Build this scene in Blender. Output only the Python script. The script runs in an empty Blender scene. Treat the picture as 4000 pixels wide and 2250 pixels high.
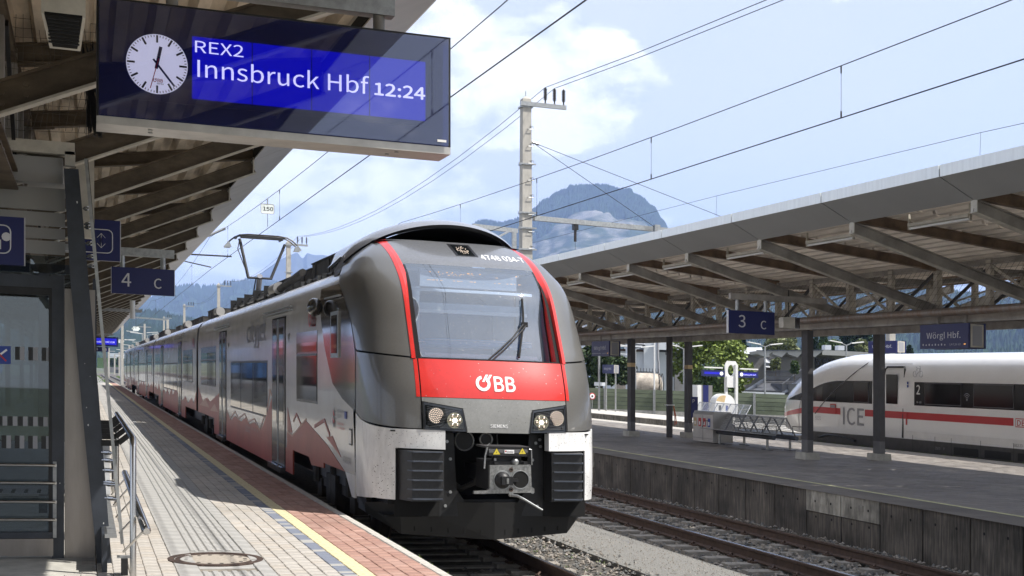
import bpy, math, random
from mathutils import Vector, Matrix
random.seed(7)
SC = bpy.context.scene
COL = SC.collection

# ------------------------------------------------------------------ camera
HAZE = 0.000105
EYE = 1.62                                  # eye height above the platform
FPX = 5088.0                                # focal length in pixels of a 4000 px wide picture
YAW = math.atan(1670 / FPX)                 # the tracks run along +Y, the camera looks 18 degrees to the right of them
CY, SY = math.cos(YAW), math.sin(YAW)
FALL = 0.0358                               # the station ground falls gently towards the right (cross fall)
cam = bpy.data.cameras.new('camera'); cob = bpy.data.objects.new('camera', cam); COL.objects.link(cob)
cam.sensor_width = 36; cam.lens = FPX / 4000 * 36; cam.shift_y = 0.075
cam.clip_start = 0.1; cam.clip_end = 60000
cob.location = (0, 0, EYE); cob.rotation_euler = (math.pi / 2, 0, -YAW)
SC.camera = cob

# ------------------------------------------------------------------ light
SUN = Vector((.66, -.42, 1.0)).normalized()
sl = bpy.data.lights.new('sun', 'SUN'); so = bpy.data.objects.new('sun', sl); COL.objects.link(so)
sl.energy = 3.65; sl.angle = math.radians(0.5); sl.color = (1, 0.955, 0.89)
so.rotation_euler = SUN.to_track_quat('Z', 'Y').to_euler(); so.location = (30, -20, 50)
SC.view_settings.view_transform = 'Standard'; SC.view_settings.look = 'None'
SC.view_settings.gamma = 1; SC.view_settings.use_curve_mapping = False
SC.view_settings.exposure = 1.0
SC.render.engine = 'CYCLES'
SC.cycles.max_bounces = 8; SC.cycles.volume_bounces = 2; SC.cycles.transparent_max_bounces = 16; SC.cycles.sample_clamp_indirect = 6

W = bpy.data.worlds.new('World'); SC.world = W; W.use_nodes = True
nt = W.node_tree; nt.nodes.clear()
def N(t, **k):
    n = nt.nodes.new(t)
    for a, b in k.items():
        if a == 'i':
            for key, v in b.items(): n.inputs[key].default_value = v
        else: setattr(n, a, b)
    return n
def L(a, b): nt.links.new(a, b)
def mth(op, a, b=None, clamp=False):
    n = nt.nodes.new('ShaderNodeMath'); n.operation = op; n.use_clamp = clamp
    for i, v in enumerate((a, b)):
        if v is None: continue
        if isinstance(v, (int, float)): n.inputs[i].default_value = v
        else: nt.links.new(v, n.inputs[i])
    return n.outputs[0]
sky = N('ShaderNodeTexSky', sky_type='NISHITA', sun_disc=False)
sky.sun_elevation = math.asin(SUN.z); sky.sun_rotation = math.atan2(SUN.x, SUN.y)
sky.air_density = 1.0; sky.dust_density = 1.2; sky.ozone_density = 1.0
tc = N('ShaderNodeTexCoord')
def blob(direction, rx, rz):                # a cloud centred on a fixed compass direction
    d = Vector(direction).normalized(); r = Vector((d.y, -d.x, 0)).normalized(); up = r.cross(d)
    out = None
    for ax, s in ((r, rx), (up, rz)):
        n = N('ShaderNodeVectorMath', operation='DOT_PRODUCT'); L(tc.outputs['Generated'], n.inputs[0]); n.inputs[1].default_value = ax
        q = mth('POWER', mth('DIVIDE', n.outputs['Value'], s), 2.0)
        out = q if out is None else mth('ADD', out, q)
    n = N('ShaderNodeVectorMath', operation='DOT_PRODUCT'); L(tc.outputs['Generated'], n.inputs[0]); n.inputs[1].default_value = d
    front = mth('GREATER_THAN', n.outputs['Value'], 0.0)
    return mth('MULTIPLY', mth('SUBTRACT', 1.0, out, True), front)
def skydir(u, v):
    X = (u - 2000) / FPX; Z = (1425 - v + .034 * (u - 330)) / FPX
    return (CY * X + SY, -SY * X + CY, Z)
b = mth('MAXIMUM', blob(skydir(2120, 350), .105, .068), blob(skydir(1750, 300), .08, .06))
b = mth('MAXIMUM', b, mth('MULTIPLY', blob(skydir(1260, 730), .095, .06), 1.15))
b = mth('MAXIMUM', b, blob(skydir(1000, 960), .12, .035))
b = mth('MAXIMUM', b, mth('MULTIPLY', blob(skydir(1800, 900), .13, .03), .6))
mp = N('ShaderNodeMapping'); mp.inputs['Scale'].default_value = (1, 1, 1.7); L(tc.outputs['Generated'], mp.inputs['Vector'])
nz = N('ShaderNodeTexNoise', i={'Scale': 10.0, 'Detail': 11.0, 'Roughness': .6}); L(mp.outputs[0], nz.inputs['Vector'])
nz2 = N('ShaderNodeTexNoise', i={'Scale': 2.2, 'Detail': 6.0, 'Roughness': .55}); L(mp.outputs[0], nz2.inputs['Vector'])
dens = mth('ADD', mth('MULTIPLY', b, .66), mth('MULTIPLY', mth('SUBTRACT', nz.outputs[0], .5), 1.5))
dens = mth('MULTIPLY', mth('SUBTRACT', dens, .17), 9.0, True)
veil = mth('MULTIPLY', mth('SUBTRACT', nz2.outputs[0], .40), 1.6, True)
shade = N('ShaderNodeTexNoise', i={'Scale': 16.0, 'Detail': 7.0, 'Roughness': .6}); L(mp.outputs[0], shade.inputs['Vector'])
cr = N('ShaderNodeValToRGB'); L(shade.outputs[0], cr.inputs[0])
cr.color_ramp.elements[0].position = .38; cr.color_ramp.elements[0].color = (3.9, 4.25, 4.85, 1)
cr.color_ramp.elements[1].position = .55; cr.color_ramp.elements[1].color = (6.8, 6.85, 6.9, 1)
mx0 = N('ShaderNodeMixRGB'); mx0.inputs[2].default_value = (4.55, 4.65, 4.95, 1)
L(mth('ADD', mth('MULTIPLY', veil, .3), .72, True), mx0.inputs[0]); L(sky.outputs[0], mx0.inputs[1])
mx = N('ShaderNodeMixRGB'); L(dens, mx.inputs[0]); L(mx0.outputs[0], mx.inputs[1]); L(cr.outputs[0], mx.inputs[2])
bg = N('ShaderNodeBackground', i={'Strength': .109}); L(mx.outputs[0], bg.inputs[0])
wo = N('ShaderNodeOutputWorld'); L(bg.outputs[0], wo.inputs[0])

# ------------------------------------------------------------------ measured places: picture measurements -> metres
def v_level(u, v): return v - .034 * (u - 330)
def on_x(x, u, v):
    D = FPX / CY * x / (u - 330); return Vector((x, (D - SY * x) / CY, EYE + (1425 - v_level(u, v)) * D / FPX))
def on_y(y, u, v):
    k = (u - 330) * CY / FPX; x = k * CY * y / (1 - k * SY); D = SY * x + CY * y
    return Vector((x, y, EYE + (1425 - v_level(u, v)) * D / FPX))
def at_depth(D, u, v):
    x = (u - 330) * CY * D / FPX; return Vector((x, (D - SY * x) / CY, EYE + (1425 - v_level(u, v)) * D / FPX))
def on_z(z, u, v):
    D = FPX * (EYE - z) / (v_level(u, v) - 1425); return at_depth(D, u, v)

# ------------------------------------------------------------------ materials
MATS = {}
def mat(name, col, rough=.5, metal=0.0, var=.12, scale=3.0, bump=0.0, bscale=60.0, coat=0.0, stretch=(1, 1, 1), col2=None,
        emit=None, estr=1.0, alpha=None, spec=.5, trans=0.0, rvar=0.0, detail=6.0, lo=.35, hi=.65, big=0.0, bigscale=.8):
    m = bpy.data.materials.new(name); m.use_nodes = True; t = m.node_tree; MATS[name] = m
    p = t.nodes['Principled BSDF']; p.inputs['Roughness'].default_value = rough; p.inputs['Metallic'].default_value = metal
    p.inputs['Specular IOR Level'].default_value = spec
    if coat: p.inputs['Coat Weight'].default_value = coat; p.inputs['Coat Roughness'].default_value = .06
    c = tuple(col) + (1,)
    tcn = t.nodes.new('ShaderNodeTexCoord'); mpn = t.nodes.new('ShaderNodeMapping'); mpn.inputs['Scale'].default_value = stretch
    t.links.new(tcn.outputs['Object'], mpn.inputs['Vector'])
    if var or col2:
        n = t.nodes.new('ShaderNodeTexNoise'); n.inputs['Scale'].default_value = scale; n.inputs['Detail'].default_value = detail
        n.inputs['Roughness'].default_value = .62
        t.links.new(mpn.outputs[0], n.inputs['Vector'])
        r = t.nodes.new('ShaderNodeValToRGB'); t.links.new(n.outputs[0], r.inputs[0])
        r.color_ramp.elements[0].position = lo; r.color_ramp.elements[1].position = hi
        r.color_ramp.elements[0].color = tuple(x * (1 - var) for x in col) + (1,)
        r.color_ramp.elements[1].color = (tuple(col2) + (1,)) if col2 else tuple(min(1, x * (1 + var)) for x in col) + (1,)
        out = r.outputs[0]
        if big:
            n3 = t.nodes.new('ShaderNodeTexNoise'); n3.inputs['Scale'].default_value = bigscale; n3.inputs['Detail'].default_value = 5; t.links.new(tcn.outputs['Object'], n3.inputs['Vector'])
            r3 = t.nodes.new('ShaderNodeMapRange'); r3.inputs[1].default_value = .35; r3.inputs[2].default_value = .65; r3.inputs[3].default_value = 1 - big; r3.inputs[4].default_value = 1 + big * .6
            t.links.new(n3.outputs[0], r3.inputs[0]); vm = t.nodes.new('ShaderNodeVectorMath'); vm.operation = 'SCALE'
            t.links.new(out, vm.inputs[0]); t.links.new(r3.outputs[0], vm.inputs['Scale']); out = vm.outputs[0]
        t.links.new(out, p.inputs['Base Color'])
        if rvar:
            mr = t.nodes.new('ShaderNodeMapRange'); mr.inputs[3].default_value = rough - rvar; mr.inputs[4].default_value = rough + rvar
            t.links.new(n.outputs[0], mr.inputs[0]); t.links.new(mr.outputs[0], p.inputs['Roughness'])
    else: p.inputs['Base Color'].default_value = c
    if bump:
        n2 = t.nodes.new('ShaderNodeTexNoise'); n2.inputs['Scale'].default_value = bscale; n2.inputs['Detail'].default_value = 4
        t.links.new(mpn.outputs[0], n2.inputs['Vector'])
        bn = t.nodes.new('ShaderNodeBump'); bn.inputs['Strength'].default_value = bump; bn.inputs['Distance'].default_value = .02
        t.links.new(n2.outputs[0], bn.inputs['Height']); t.links.new(bn.outputs[0], p.inputs['Normal'])
    if emit: p.inputs['Emission Color'].default_value = tuple(emit) + (1,); p.inputs['Emission Strength'].default_value = estr
    if trans: p.inputs['Transmission Weight'].default_value = trans
    if alpha is not None: p.inputs['Alpha'].default_value = alpha
    return m
M = MATS
mat('train_silver', (.66, .635, .61), .24, .05, .05, 1.2, .03, 1.3, coat=.45, rvar=.05)
mat('train_white', (.74, .74, .73), .32, 0, .10, 14, .02, 40, coat=.3, stretch=(1, 1, .3), big=.10, bigscale=2)
mat('train_grey', (.16, .157, .148), .34, .35, .05, 60, .01, 60, coat=.5, big=.10)
mat('train_grey_dark', (.045, .042, .04), .12, .2, .1, 2, .03, 1.5, coat=.8)
mat('train_grey_front', (.24, .24, .228), .35, .1, .07, 40, .02, 60, coat=.3, big=.08, bigscale=3)
mat('train_red', (.60, .030, .024), .30, 0, .06, 12, .02, 50, coat=.4)
mat('livery_red', (.38, .085, .06), .34, 0, .12, 1.5, .02, 2, spec=.35)
mat('livery_pale', (.50, .27, .21), .34, 0, .1, 1.5, .02, 2, spec=.35)
mat('print_red', (.50, .03, .03), .4, 0, 0)
mat('print_white', (.82, .82, .82), .4, 0, 0)
mat('print_grey', (.10, .10, .11), .4, 0, 0)
mat('print_mid', (.30, .30, .32), .4, 0, 0)
mat('print_black', (.012, .012, .014), .4, 0, 0)
mat('print_yellow', (.62, .50, .05), .4, 0, 0)
mat('print_blue', (.02, .05, .28), .4, 0, 0)
mat('black_steel', (.018, .018, .019), .45, .2, .3, 6, .1, 80)
mat('plow_steel', (.011, .011, .011), .5, .1, .25, 3, .05, 60)
mat('crash_black', (.022, .022, .023), .42, 0, .2, 20, .05, 200)
mat('rubber', (.012, .012, .012), .6, 0, .1)
mat('dirty_underframe', (.035, .028, .022), .8, 0, .5, 5, .3, 30)
mat('galvanised', (.36, .37, .37), .42, .7, .18, 14, .05, 60)
mat('cast_metal', (.30, .30, .29), .42, .8, .35, 25, .2, 90)
mat('stainless', (.55, .54, .52), .24, 1, .05, 3, .02, 200, stretch=(8, 8, 1))
mat('stainless_panel', (.30, .275, .255), .34, .8, .12, 2.5, .02, 150, stretch=(3, 3, .5))
mat('anthracite', (.040, .047, .060), .42, .1, .25, 4, .08, 150)
mat('anthracite_edge', (.060, .070, .090), .36, .1, .25, 4, .08, 150)
mat('canopy_beam', (.105, .080, .052), .7, 0, .35, 3, .1, 40, stretch=(1, 1, 2))
mat('canopy_flange', (.50, .47, .40), .6, 0, .18, 5)
mat('canopy_beam_grey', (.30, .275, .245), .65, 0, .28, 2.5, .08, 40)
mat('canopy_beam_brown', (.23, .16, .105), .7, 0, .35, 3)
mat('canopy_sheet', (.56, .48, .37), .65, 0, .26, 2.2, .05, 20, stretch=(2, .5, 2))
mat('canopy_sheet_light', (.80, .73, .64), .65, 0, .16, 2.2, .05, 20, stretch=(2, .5, 2))
mat('truss_light', (.46, .42, .355), .65, 0, .22, 4, .08, 40)
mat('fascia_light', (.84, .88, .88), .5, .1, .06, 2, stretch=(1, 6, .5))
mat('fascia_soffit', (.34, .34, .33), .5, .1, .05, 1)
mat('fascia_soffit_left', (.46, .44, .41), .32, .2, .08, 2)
mat('rusty_pipe', (.40, .35, .30), .45, .35, .3, 4, .1, 30, stretch=(1, 4, 1), col2=(.22, .12, .07), lo=.4, hi=.75)
mat('column_dark', (.055, .053, .056), .55, 0, .15, 5, .05, 60)
mat('column_grey', (.13, .13, .135), .6, 0, .12, 6, .05, 60)
mat('column_band', (.52, .38, .20), .6, 0, .1)
mat('concrete', (.42, .41, .37), .85, 0, .16, 6, .2, 50)
mat('concrete_pole', (.40, .38, .34), .8, 0, .12, 8, .15, 60, stretch=(1, 1, .4))
mat('kerb_stone', (.46, .44, .40), .85, 0, .18, 9, .25, 70)
mat('wall_stained', (.10, .09, .078), .9, 0, .35, 34, .3, 40, stretch=(1, 1, .07), lo=.42, hi=.85, col2=(.23, .195, .16), big=.5, bigscale=1.6)
mat('wall_pale', (.27, .255, .22), .85, 0, .4, 9, .2, 40, stretch=(1, 1, .3), big=.3, bigscale=3)
mat('hole_black', (.004, .004, .004), .9, 0, 0)
mat('paver_red', (.36, .215, .17), .88, 0, .16, 9.0, .25, 60, big=.14)
mat('paver_red2', (.325, .19, .152), .88, 0, .18, 9.0, .25, 60, big=.14)
mat('paver_beige', (.42, .395, .36), .88, 0, .13, 9.0, .25, 60, big=.14)
mat('paver_beige2', (.39, .365, .33), .88, 0, .15, 9.0, .25, 60, big=.14)
mat('slab_grey', (.36, .355, .34), .85, 0, .10, 9.0, .2, 60, big=.16)
mat('paver_blue', (.17, .19, .24), .85, 0, .2, 6.0, .2, 60)
mat('paver_yellow', (.60, .53, .33), .8, 0, .22, 22, .2, 60)
mat('paver_right', (.235, .215, .195), .6, 0, .18, 1.1, .3, 50, big=.25, bigscale=.35)
mat('paver_right2', (.20, .18, .165), .6, 0, .22, 1.1, .3, 50)
mat('paver_beige3', (.41, .375, .33), .88, 0, .15, 9.0, .25, 60, big=.14)
mat('paver_red3', (.385, .24, .195), .88, 0, .16, 9.0, .25, 60, big=.14)
mat('joint_sand', (.20, .18, .15), .95, 0, .35, 8, .2, 80)
mat('asphalt', (.15, .135, .12), .75, 0, .25, .8, .3, 90)
mat('line_pale', (.50, .49, .28), .75, 0, .2, 9)
mat('line_white', (.62, .61, .58), .75, 0, .15, 9)
mat('gravel', (.205, .20, .185), .95, 0, .3, 60, .9, 90)
mat('gravel_grit', (.30, .29, .265), .95, 0, .4, 30)
mat('ballast_bed', (.10, .092, .08), .95, 0, .45, 14, 1.0, 22)
mat('stone_a', (.22, .195, .165), .9, 0, .35, 9)
mat('stone_b', (.13, .13, .125), .9, 0, .35, 9)
mat('stone_c', (.30, .27, .24), .9, 0, .3, 9)
mat('sleeper', (.27, .25, .22), .9, 0, .25, 6, .3, 40)
mat('rail_rust', (.085, .055, .042), .75, .2, .25, 8)
mat('rail_shine', (.50, .47, .45), .22, 1, .1, 8)
mat('sign_blue', (.009, .014, .105), .38, 0, .05, 3)
mat('sign_case', (.003, .012, .085), .35, 0, .1, 3)
mat('sign_edge', (.50, .50, .52), .45, .5, .05)
mat('screen_lit', (.002, .002, .09), .5, 0, 0, emit=(.0, .0, .20), estr=1.0)
mat('screen_lit_far', (.002, .002, .09), .4, 0, 0, emit=(.01, .01, .40), estr=.8)
mat('led_text', (.5, .5, .6), .5, 0, 0, emit=(.62, .62, .78), estr=.75)
mat('led_amber', (.4, .2, .05), .5, 0, 0, emit=(1.0, .48, .12), estr=.9)
mat('clock_face', (.66, .66, .64), .5, 0, 0, emit=(.8, .8, .76), estr=.35)
mat('lamp_glow', (.8, .8, .8), .3, 0, 0, emit=(1, .93, .8), estr=2.0)
mat('lamp_led', (.5, .4, .35), .3, 0, 0, emit=(1, .80, .62), estr=.55)
mat('lamp_reflector', (.45, .42, .34), .15, .9, .1)
mat('aluminium', (.52, .50, .47), .38, .75, .12, 5, .02, 60)
mat('white_paint', (.72, .72, .70), .5, 0, .05, 4)
mat('bin_steel', (.55, .54, .52), .36, .55, .08, 3, .03, 40)
mat('bench_mesh', (.30, .31, .32), .4, .6, .12, 12)
mat('bench_light', (.50, .51, .52), .4, .5, .08, 12)
mat('ice_white', (.90, .90, .90), .2, 0, .03, 1, .03, .8, coat=.6)
mat('ice_lower', (.80, .79, .77), .25, 0, .06, 2, .03, 1.5, coat=.5)
mat('ice_band', (.006, .006, .008), .16, 0, .1, 2, spec=.15)
mat('ice_glass', (.004, .005, .006), .10, 0, 0, spec=.22)
mat('ice_red', (.52, .018, .020), .3, 0, .04, 2, coat=.5)
mat('ice_skirt', (.055, .052, .050), .5, 0, .2, 6)
mat('ice_grille', (.015, .015, .016), .6, .2, .3, 30)
mat('barrier_green', (.17, .20, .13), .75, 0, .18, .8, .1, 20, stretch=(1, 1, 3))
mat('barrier_green2', (.13, .155, .10), .8, 0, .2, 1.2, .1, 20)
mat('bld_white', (.60, .63, .67), .85, 0, .06, .5)
mat('bld_grey', (.20, .195, .195), .8, 0, .14, .7, .1, 3)
mat('bld_dark', (.055, .058, .066), .7, 0, .2, 1)
mat('roof_pale', (.48, .49, .50), .7, 0, .15, 1.2)
mat('roof_dark', (.07, .072, .08), .6, 0, .2, 1)
mat('bark', (.10, .08, .06), .9, 0, .3, 8)
mat('leaf_dark', (.035, .060, .018), .6, 0, .45, 1.6, spec=.3)
mat('leaf_mid', (.065, .105, .030), .6, 0, .4, 1.6, spec=.3)
mat('leaf_bright', (.16, .21, .045), .6, 0, .35, 1.6, spec=.3)
mat('leaf_pale', (.15, .17, .07), .6, 0, .35, 1.6, spec=.3)
mat('leaf_conifer', (.022, .042, .022), .7, 0, .4, 1.6, spec=.2)
mat('forest', (.022, .042, .020), .95, 0, .75, .012, spec=.1)
mat('forest_tree', (.026, .048, .024), .95, 0, .5, .02, spec=.1)
mat('rock', (.40, .385, .36), .95, 0, .45, .006, spec=.1, stretch=(1, 1, 3), col2=(.035, .055, .03), lo=.42, hi=.56)
mat('rock_far', (.13, .13, .125), .95, 0, .4, .003, spec=.1, col2=(.05, .06, .045))
mat('meadow', (.10, .17, .035), .95, 0, .25, .05)
mat('ground_far', (.09, .10, .06), .95, 0, .4, .02)
mat('grass', (.10, .15, .03), .8, 0, .3, 6)
mat('orange_cord', (.50, .10, .03), .6, 0, .1)
mat('tank_tan', (.40, .35, .29), .7, 0, .35, 2)
mat('loco_red', (.30, .03, .025), .3, 0, .1, 1, coat=.3)
mat('wagon_blue', (.05, .13, .32), .45, 0, .2, 1)
mat('manhole_iron', (.075, .05, .04), .75, .3, .4, 20, .4, 60)
mat('manhole_fill', (.36, .32, .27), .9, 0, .15, 30, .3, 60)
mat('net_wire', (.10, .085, .065), .8, 0, 0)
mat('wire_black', (.012, .012, .013), .6, 0, 0)
mat('insulator', (.03, .022, .02), .25, 0, .1)
mat('plate_150', (.70, .74, .70), .4, 0, .05)
def glassy(name, tint, refl=.15, rough=.02, body=0.0, bodycol=(.3, .3, .3)):
    m = bpy.data.materials.new(name); m.use_nodes = True; t = m.node_tree; t.nodes.clear(); MATS[name] = m
    o = t.nodes.new('ShaderNodeOutputMaterial'); tr = t.nodes.new('ShaderNodeBsdfTransparent'); tr.inputs[0].default_value = tint + (1,)
    g = t.nodes.new('ShaderNodeBsdfGlossy'); g.inputs['Roughness'].default_value = rough; g.inputs[0].default_value = (.86, .93, 1, 1)
    f = t.nodes.new('ShaderNodeFresnel'); f.inputs[0].default_value = 1.5
    a = t.nodes.new('ShaderNodeMath'); a.operation = 'ADD'; a.inputs[1].default_value = refl; t.links.new(f.outputs[0], a.inputs[0])
    mx = t.nodes.new('ShaderNodeMixShader'); t.links.new(a.outputs[0], mx.inputs[0])
    t.links.new(tr.outputs[0], mx.inputs[1]); t.links.new(g.outputs[0], mx.inputs[2]); last = mx
    if body:
        d = t.nodes.new('ShaderNodeBsdfDiffuse'); d.inputs[0].default_value = bodycol + (1,)
        n = t.nodes.new('ShaderNodeTexNoise'); n.inputs['Scale'].default_value = 55; n.inputs['Detail'].default_value = 8
        c = t.nodes.new('ShaderNodeTexCoord'); t.links.new(c.outputs['Object'], n.inputs['Vector'])
        r = t.nodes.new('ShaderNodeMapRange'); r.inputs[1].default_value = .35; r.inputs[2].default_value = .75; r.inputs[3].default_value = body * .5; r.inputs[4].default_value = body * 1.8
        t.links.new(n.outputs[0], r.inputs[0])
        m2 = t.nodes.new('ShaderNodeMixShader'); t.links.new(r.outputs[0], m2.inputs[0]); t.links.new(mx.outputs[0], m2.inputs[1]); t.links.new(d.outputs[0], m2.inputs[2]); last = m2
    t.links.new(last.outputs[0], o.inputs[0]); return m
glassy('windscreen_glass', (.80, .88, .98), .24, .02, .055, (.62, .65, .68))
glassy('clear_glass', (.55, .60, .62), .05, .01, .01, (.4, .4, .4))
glassy('window_glass', (.10, .11, .12), .22, .015)
glassy('sign_glass', (.85, .85, 1.0), .035, .02)
mat('cab_inside', (.46, .54, .62), .7, 0, .1, 2)
mat('cab_blind_glint', (.50, .56, .62), .7, 0, .05, 2)
mat('cab_blue', (.05, .20, .42), .5, 0, .05, 2)

# ------------------------------------------------------------------ mesh builder
WL = {}
def wloc(o): return WL.get(o.name, Vector((0, 0, 0))) if o else Vector((0, 0, 0))
class MB:
    def __init__(s, m='concrete'): s.v = []; s.f = []; s.mi = []; s.sm = []; s.ms = []; s.cur = m
    def idx(s, m):
        m = m or s.cur
        if m not in s.ms: s.ms.append(m)
        return s.ms.index(m)
    def add(s, vs, fs, m=None, smooth=False):
        b = len(s.v); s.v += [tuple(v) for v in vs]; k = s.idx(m)
        for f in fs: s.f.append([i + b for i in f]); s.mi.append(k); s.sm.append(smooth)
        return s
    def hexa(s, p, m=None):
        return s.add(p, [(0, 3, 2, 1), (4, 5, 6, 7), (0, 1, 5, 4), (1, 2, 6, 5), (2, 3, 7, 6), (3, 0, 4, 7)], m)
    def box(s, x0, x1, y0, y1, z0, z1, m=None):
        return s.hexa([(x0, y0, z0), (x1, y0, z0), (x1, y1, z0), (x0, y1, z0), (x0, y0, z1), (x1, y0, z1), (x1, y1, z1), (x0, y1, z1)], m)
    def frame3(s, p, q, up):
        p = Vector(p); q = Vector(q); d = (q - p).normalized(); up = Vector(up)
        if abs(d.dot(up.normalized())) > .97: up = Vector((1, 0, 0)) if abs(d.x) < .9 else Vector((0, 1, 0))
        r = d.cross(up).normalized(); u = r.cross(d).normalized(); return p, q, r, u
    def beam(s, p, q, w, h, m=None, up=(0, 0, 1)):
        p, q, r, u = s.frame3(p, q, up); a, b = r * w / 2, u * h / 2
        return s.hexa([p - a - b, p + a - b, q + a - b, q - a - b, p - a + b, p + a + b, q + a + b, q - a + b], m)
    def ibeam(s, p, q, w, h, t=.02, m=None, mf=None, up=(0, 0, 1)):
        p, q, r, u = s.frame3(p, q, up)
        s.beam(p, q, t, h - 2 * t, m, u)
        o = u * (h / 2 - t / 2)
        s.beam(p + o, q + o, w, t, m, u); s.beam(p - o, q - o, w, t, mf or m, u); return s
    def tube(s, pts, r, n=8, m=None, caps=True, closed=False):
        pts = [Vector(p) for p in pts]; rings = []; prev = None
        for i, p in enumerate(pts):
            if closed: d = pts[(i + 1) % len(pts)] - pts[i - 1]
            else: d = pts[min(i + 1, len(pts) - 1)] - pts[max(i - 1, 0)]
            d.normalize()
            if prev is None:
                a = Vector((0, 0, 1)) if abs(d.z) < .9 else Vector((1, 0, 0)); x = d.cross(a).normalized()
            else: x = (prev - d * prev.dot(d)).normalized()
            prev = x; y = d.cross(x); rr = r[i] if isinstance(r, (list, tuple)) else r
            rings.append([p + (x * math.cos(k * 2 * math.pi / n) + y * math.sin(k * 2 * math.pi / n)) * rr for k in range(n)])
        vs = [v for g in rings for v in g]; fs = []
        R = len(rings)
        for i in range(R if closed else R - 1):
            for k in range(n):
                a, b = i * n, ((i + 1) % R) * n
                fs.append((a + k, a + (k + 1) % n, b + (k + 1) % n, b + k))
        s.add(vs, fs, m, True)
        if caps and not closed: s.add(rings[0], [tuple(range(n))[::-1]], m); s.add(rings[-1], [tuple(range(n))], m)
        return s
    def poly(s, pts, m=None): return s.add(pts, [tuple(range(len(pts)))], m)
    def prism(s, pts, off, m=None, side=None):
        off = Vector(off); n = len(pts); a = [Vector(p) for p in pts]; b = [p + off for p in a]
        s.add(a, [tuple(range(n))[::-1]], m); s.add(b, [tuple(range(n))], m)
        s.add(a + b, [(i, (i + 1) % n, n + (i + 1) % n, n + i) for i in range(n)], side or m); return s
    def disc(s, c, r, ax, t, n=32, m=None, ry=None):
        c = Vector(c); ax = Vector(ax).normalized(); a = Vector((0, 0, 1)) if abs(ax.z) < .9 else Vector((1, 0, 0))
        x = a.cross(ax).normalized(); y = ax.cross(x)
        return s.prism([c + x * math.cos(k * 2 * math.pi / n) * r + y * math.sin(k * 2 * math.pi / n) * (ry or r) for k in range(n)], ax * t, m)
    def ball(s, c, r, m=None, nu=12, nv=8, sc=(1, 1, 1)):
        c = Vector(c); vs = []; fs = []
        for j in range(nv + 1):
            for i in range(nu):
                a = i * 2 * math.pi / nu; b = math.pi * j / nv
                vs.append((c.x + r * sc[0] * math.sin(b) * math.cos(a), c.y + r * sc[1] * math.sin(b) * math.sin(a), c.z + r * sc[2] * math.cos(b)))
        for j in range(nv):
            for i in range(nu): fs.append((j * nu + i, (j + 1) * nu + i, (j + 1) * nu + (i + 1) % nu, j * nu + (i + 1) % nu))
        return s.add(vs, fs, m, True)
    def grid(s, fn, nu, nv, m=None, smooth=True, flip=False):
        vs = [fn(i / nu, j / nv) for j in range(nv + 1) for i in range(nu + 1)]; fs = []
        for j in range(nv):
            for i in range(nu):
                a = j * (nu + 1) + i; q = (a, a + 1, a + nu + 2, a + nu + 1)
                fs.append(q[::-1] if flip else q)
        return s.add(vs, fs, m, smooth)
    def build(s, name, parent=None, origin=None, label=None, cat=None, group=None, kind=None):
        me = bpy.data.meshes.new(name)
        if parent is not None: o0 = wloc(parent)
        elif origin is not None: o0 = Vector(origin)
        else:
            xs = [v[0] for v in s.v]; ys = [v[1] for v in s.v]; zs = [v[2] for v in s.v]
            o0 = Vector(((min(xs) + max(xs)) / 2, (min(ys) + max(ys)) / 2, min(zs)))
        me.from_pydata([(v[0] - o0.x, v[1] - o0.y, v[2] - o0.z) for v in s.v], [], s.f)
        for k in s.ms: me.materials.append(MATS[k])
        me.polygons.foreach_set('material_index', s.mi); me.polygons.foreach_set('use_smooth', s.sm)
        me.update()
        if any(s.sm): me.set_sharp_from_angle(angle=math.radians(38))
        ob = bpy.data.objects.new(name, me); COL.objects.link(ob)
        if parent is not None: ob.parent = parent; WL[ob.name] = o0
        else: ob.location = o0; WL[ob.name] = o0
        tag(ob, label, cat, group, kind); return ob
def tag(o, label=None, cat=None, group=None, kind=None):
    if label: o['label'] = label
    if cat: o['category'] = cat
    if group: o['group'] = group
    if kind: o['kind'] = kind
    return o
def thing(name, label, cat, loc, group=None, kind=None):
    o = bpy.data.objects.new(name, None); COL.objects.link(o); o.location = loc; o.empty_display_size = .1
    WL[o.name] = Vector(loc); return tag(o, label, cat, group, kind)
def kids(o): return [c for c in bpy.data.objects if c.parent == o]
CH = {}
def copy_part(src, parent, off=None, name=None):
    c = src.copy(); COL.objects.link(c); c.parent = parent
    if off is not None: c.location = src.location + Vector(off)
    WL[c.name] = wloc(parent) + c.location; return c
def copy_tree(src, loc, label=None, group=None):
    ch = kids(src)
    r = src.copy(); COL.objects.link(r); r.location = loc; WL[r.name] = Vector(loc)
    if label: r['label'] = label
    if group: r['group'] = group
    for c in ch:
        c2 = c.copy(); COL.objects.link(c2); c2.parent = r
        for g in kids(c): g2 = g.copy(); COL.objects.link(g2); g2.parent = c2
    return r
FONT = None
try:
    FONT = bpy.data.fonts.load(bpy.utils.system_resource('DATAFILES', path='fonts') + '/Noto Sans CJK Regular.woff2')
except Exception: FONT = None
CAPH = .2567 if FONT is not None else .682
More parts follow.
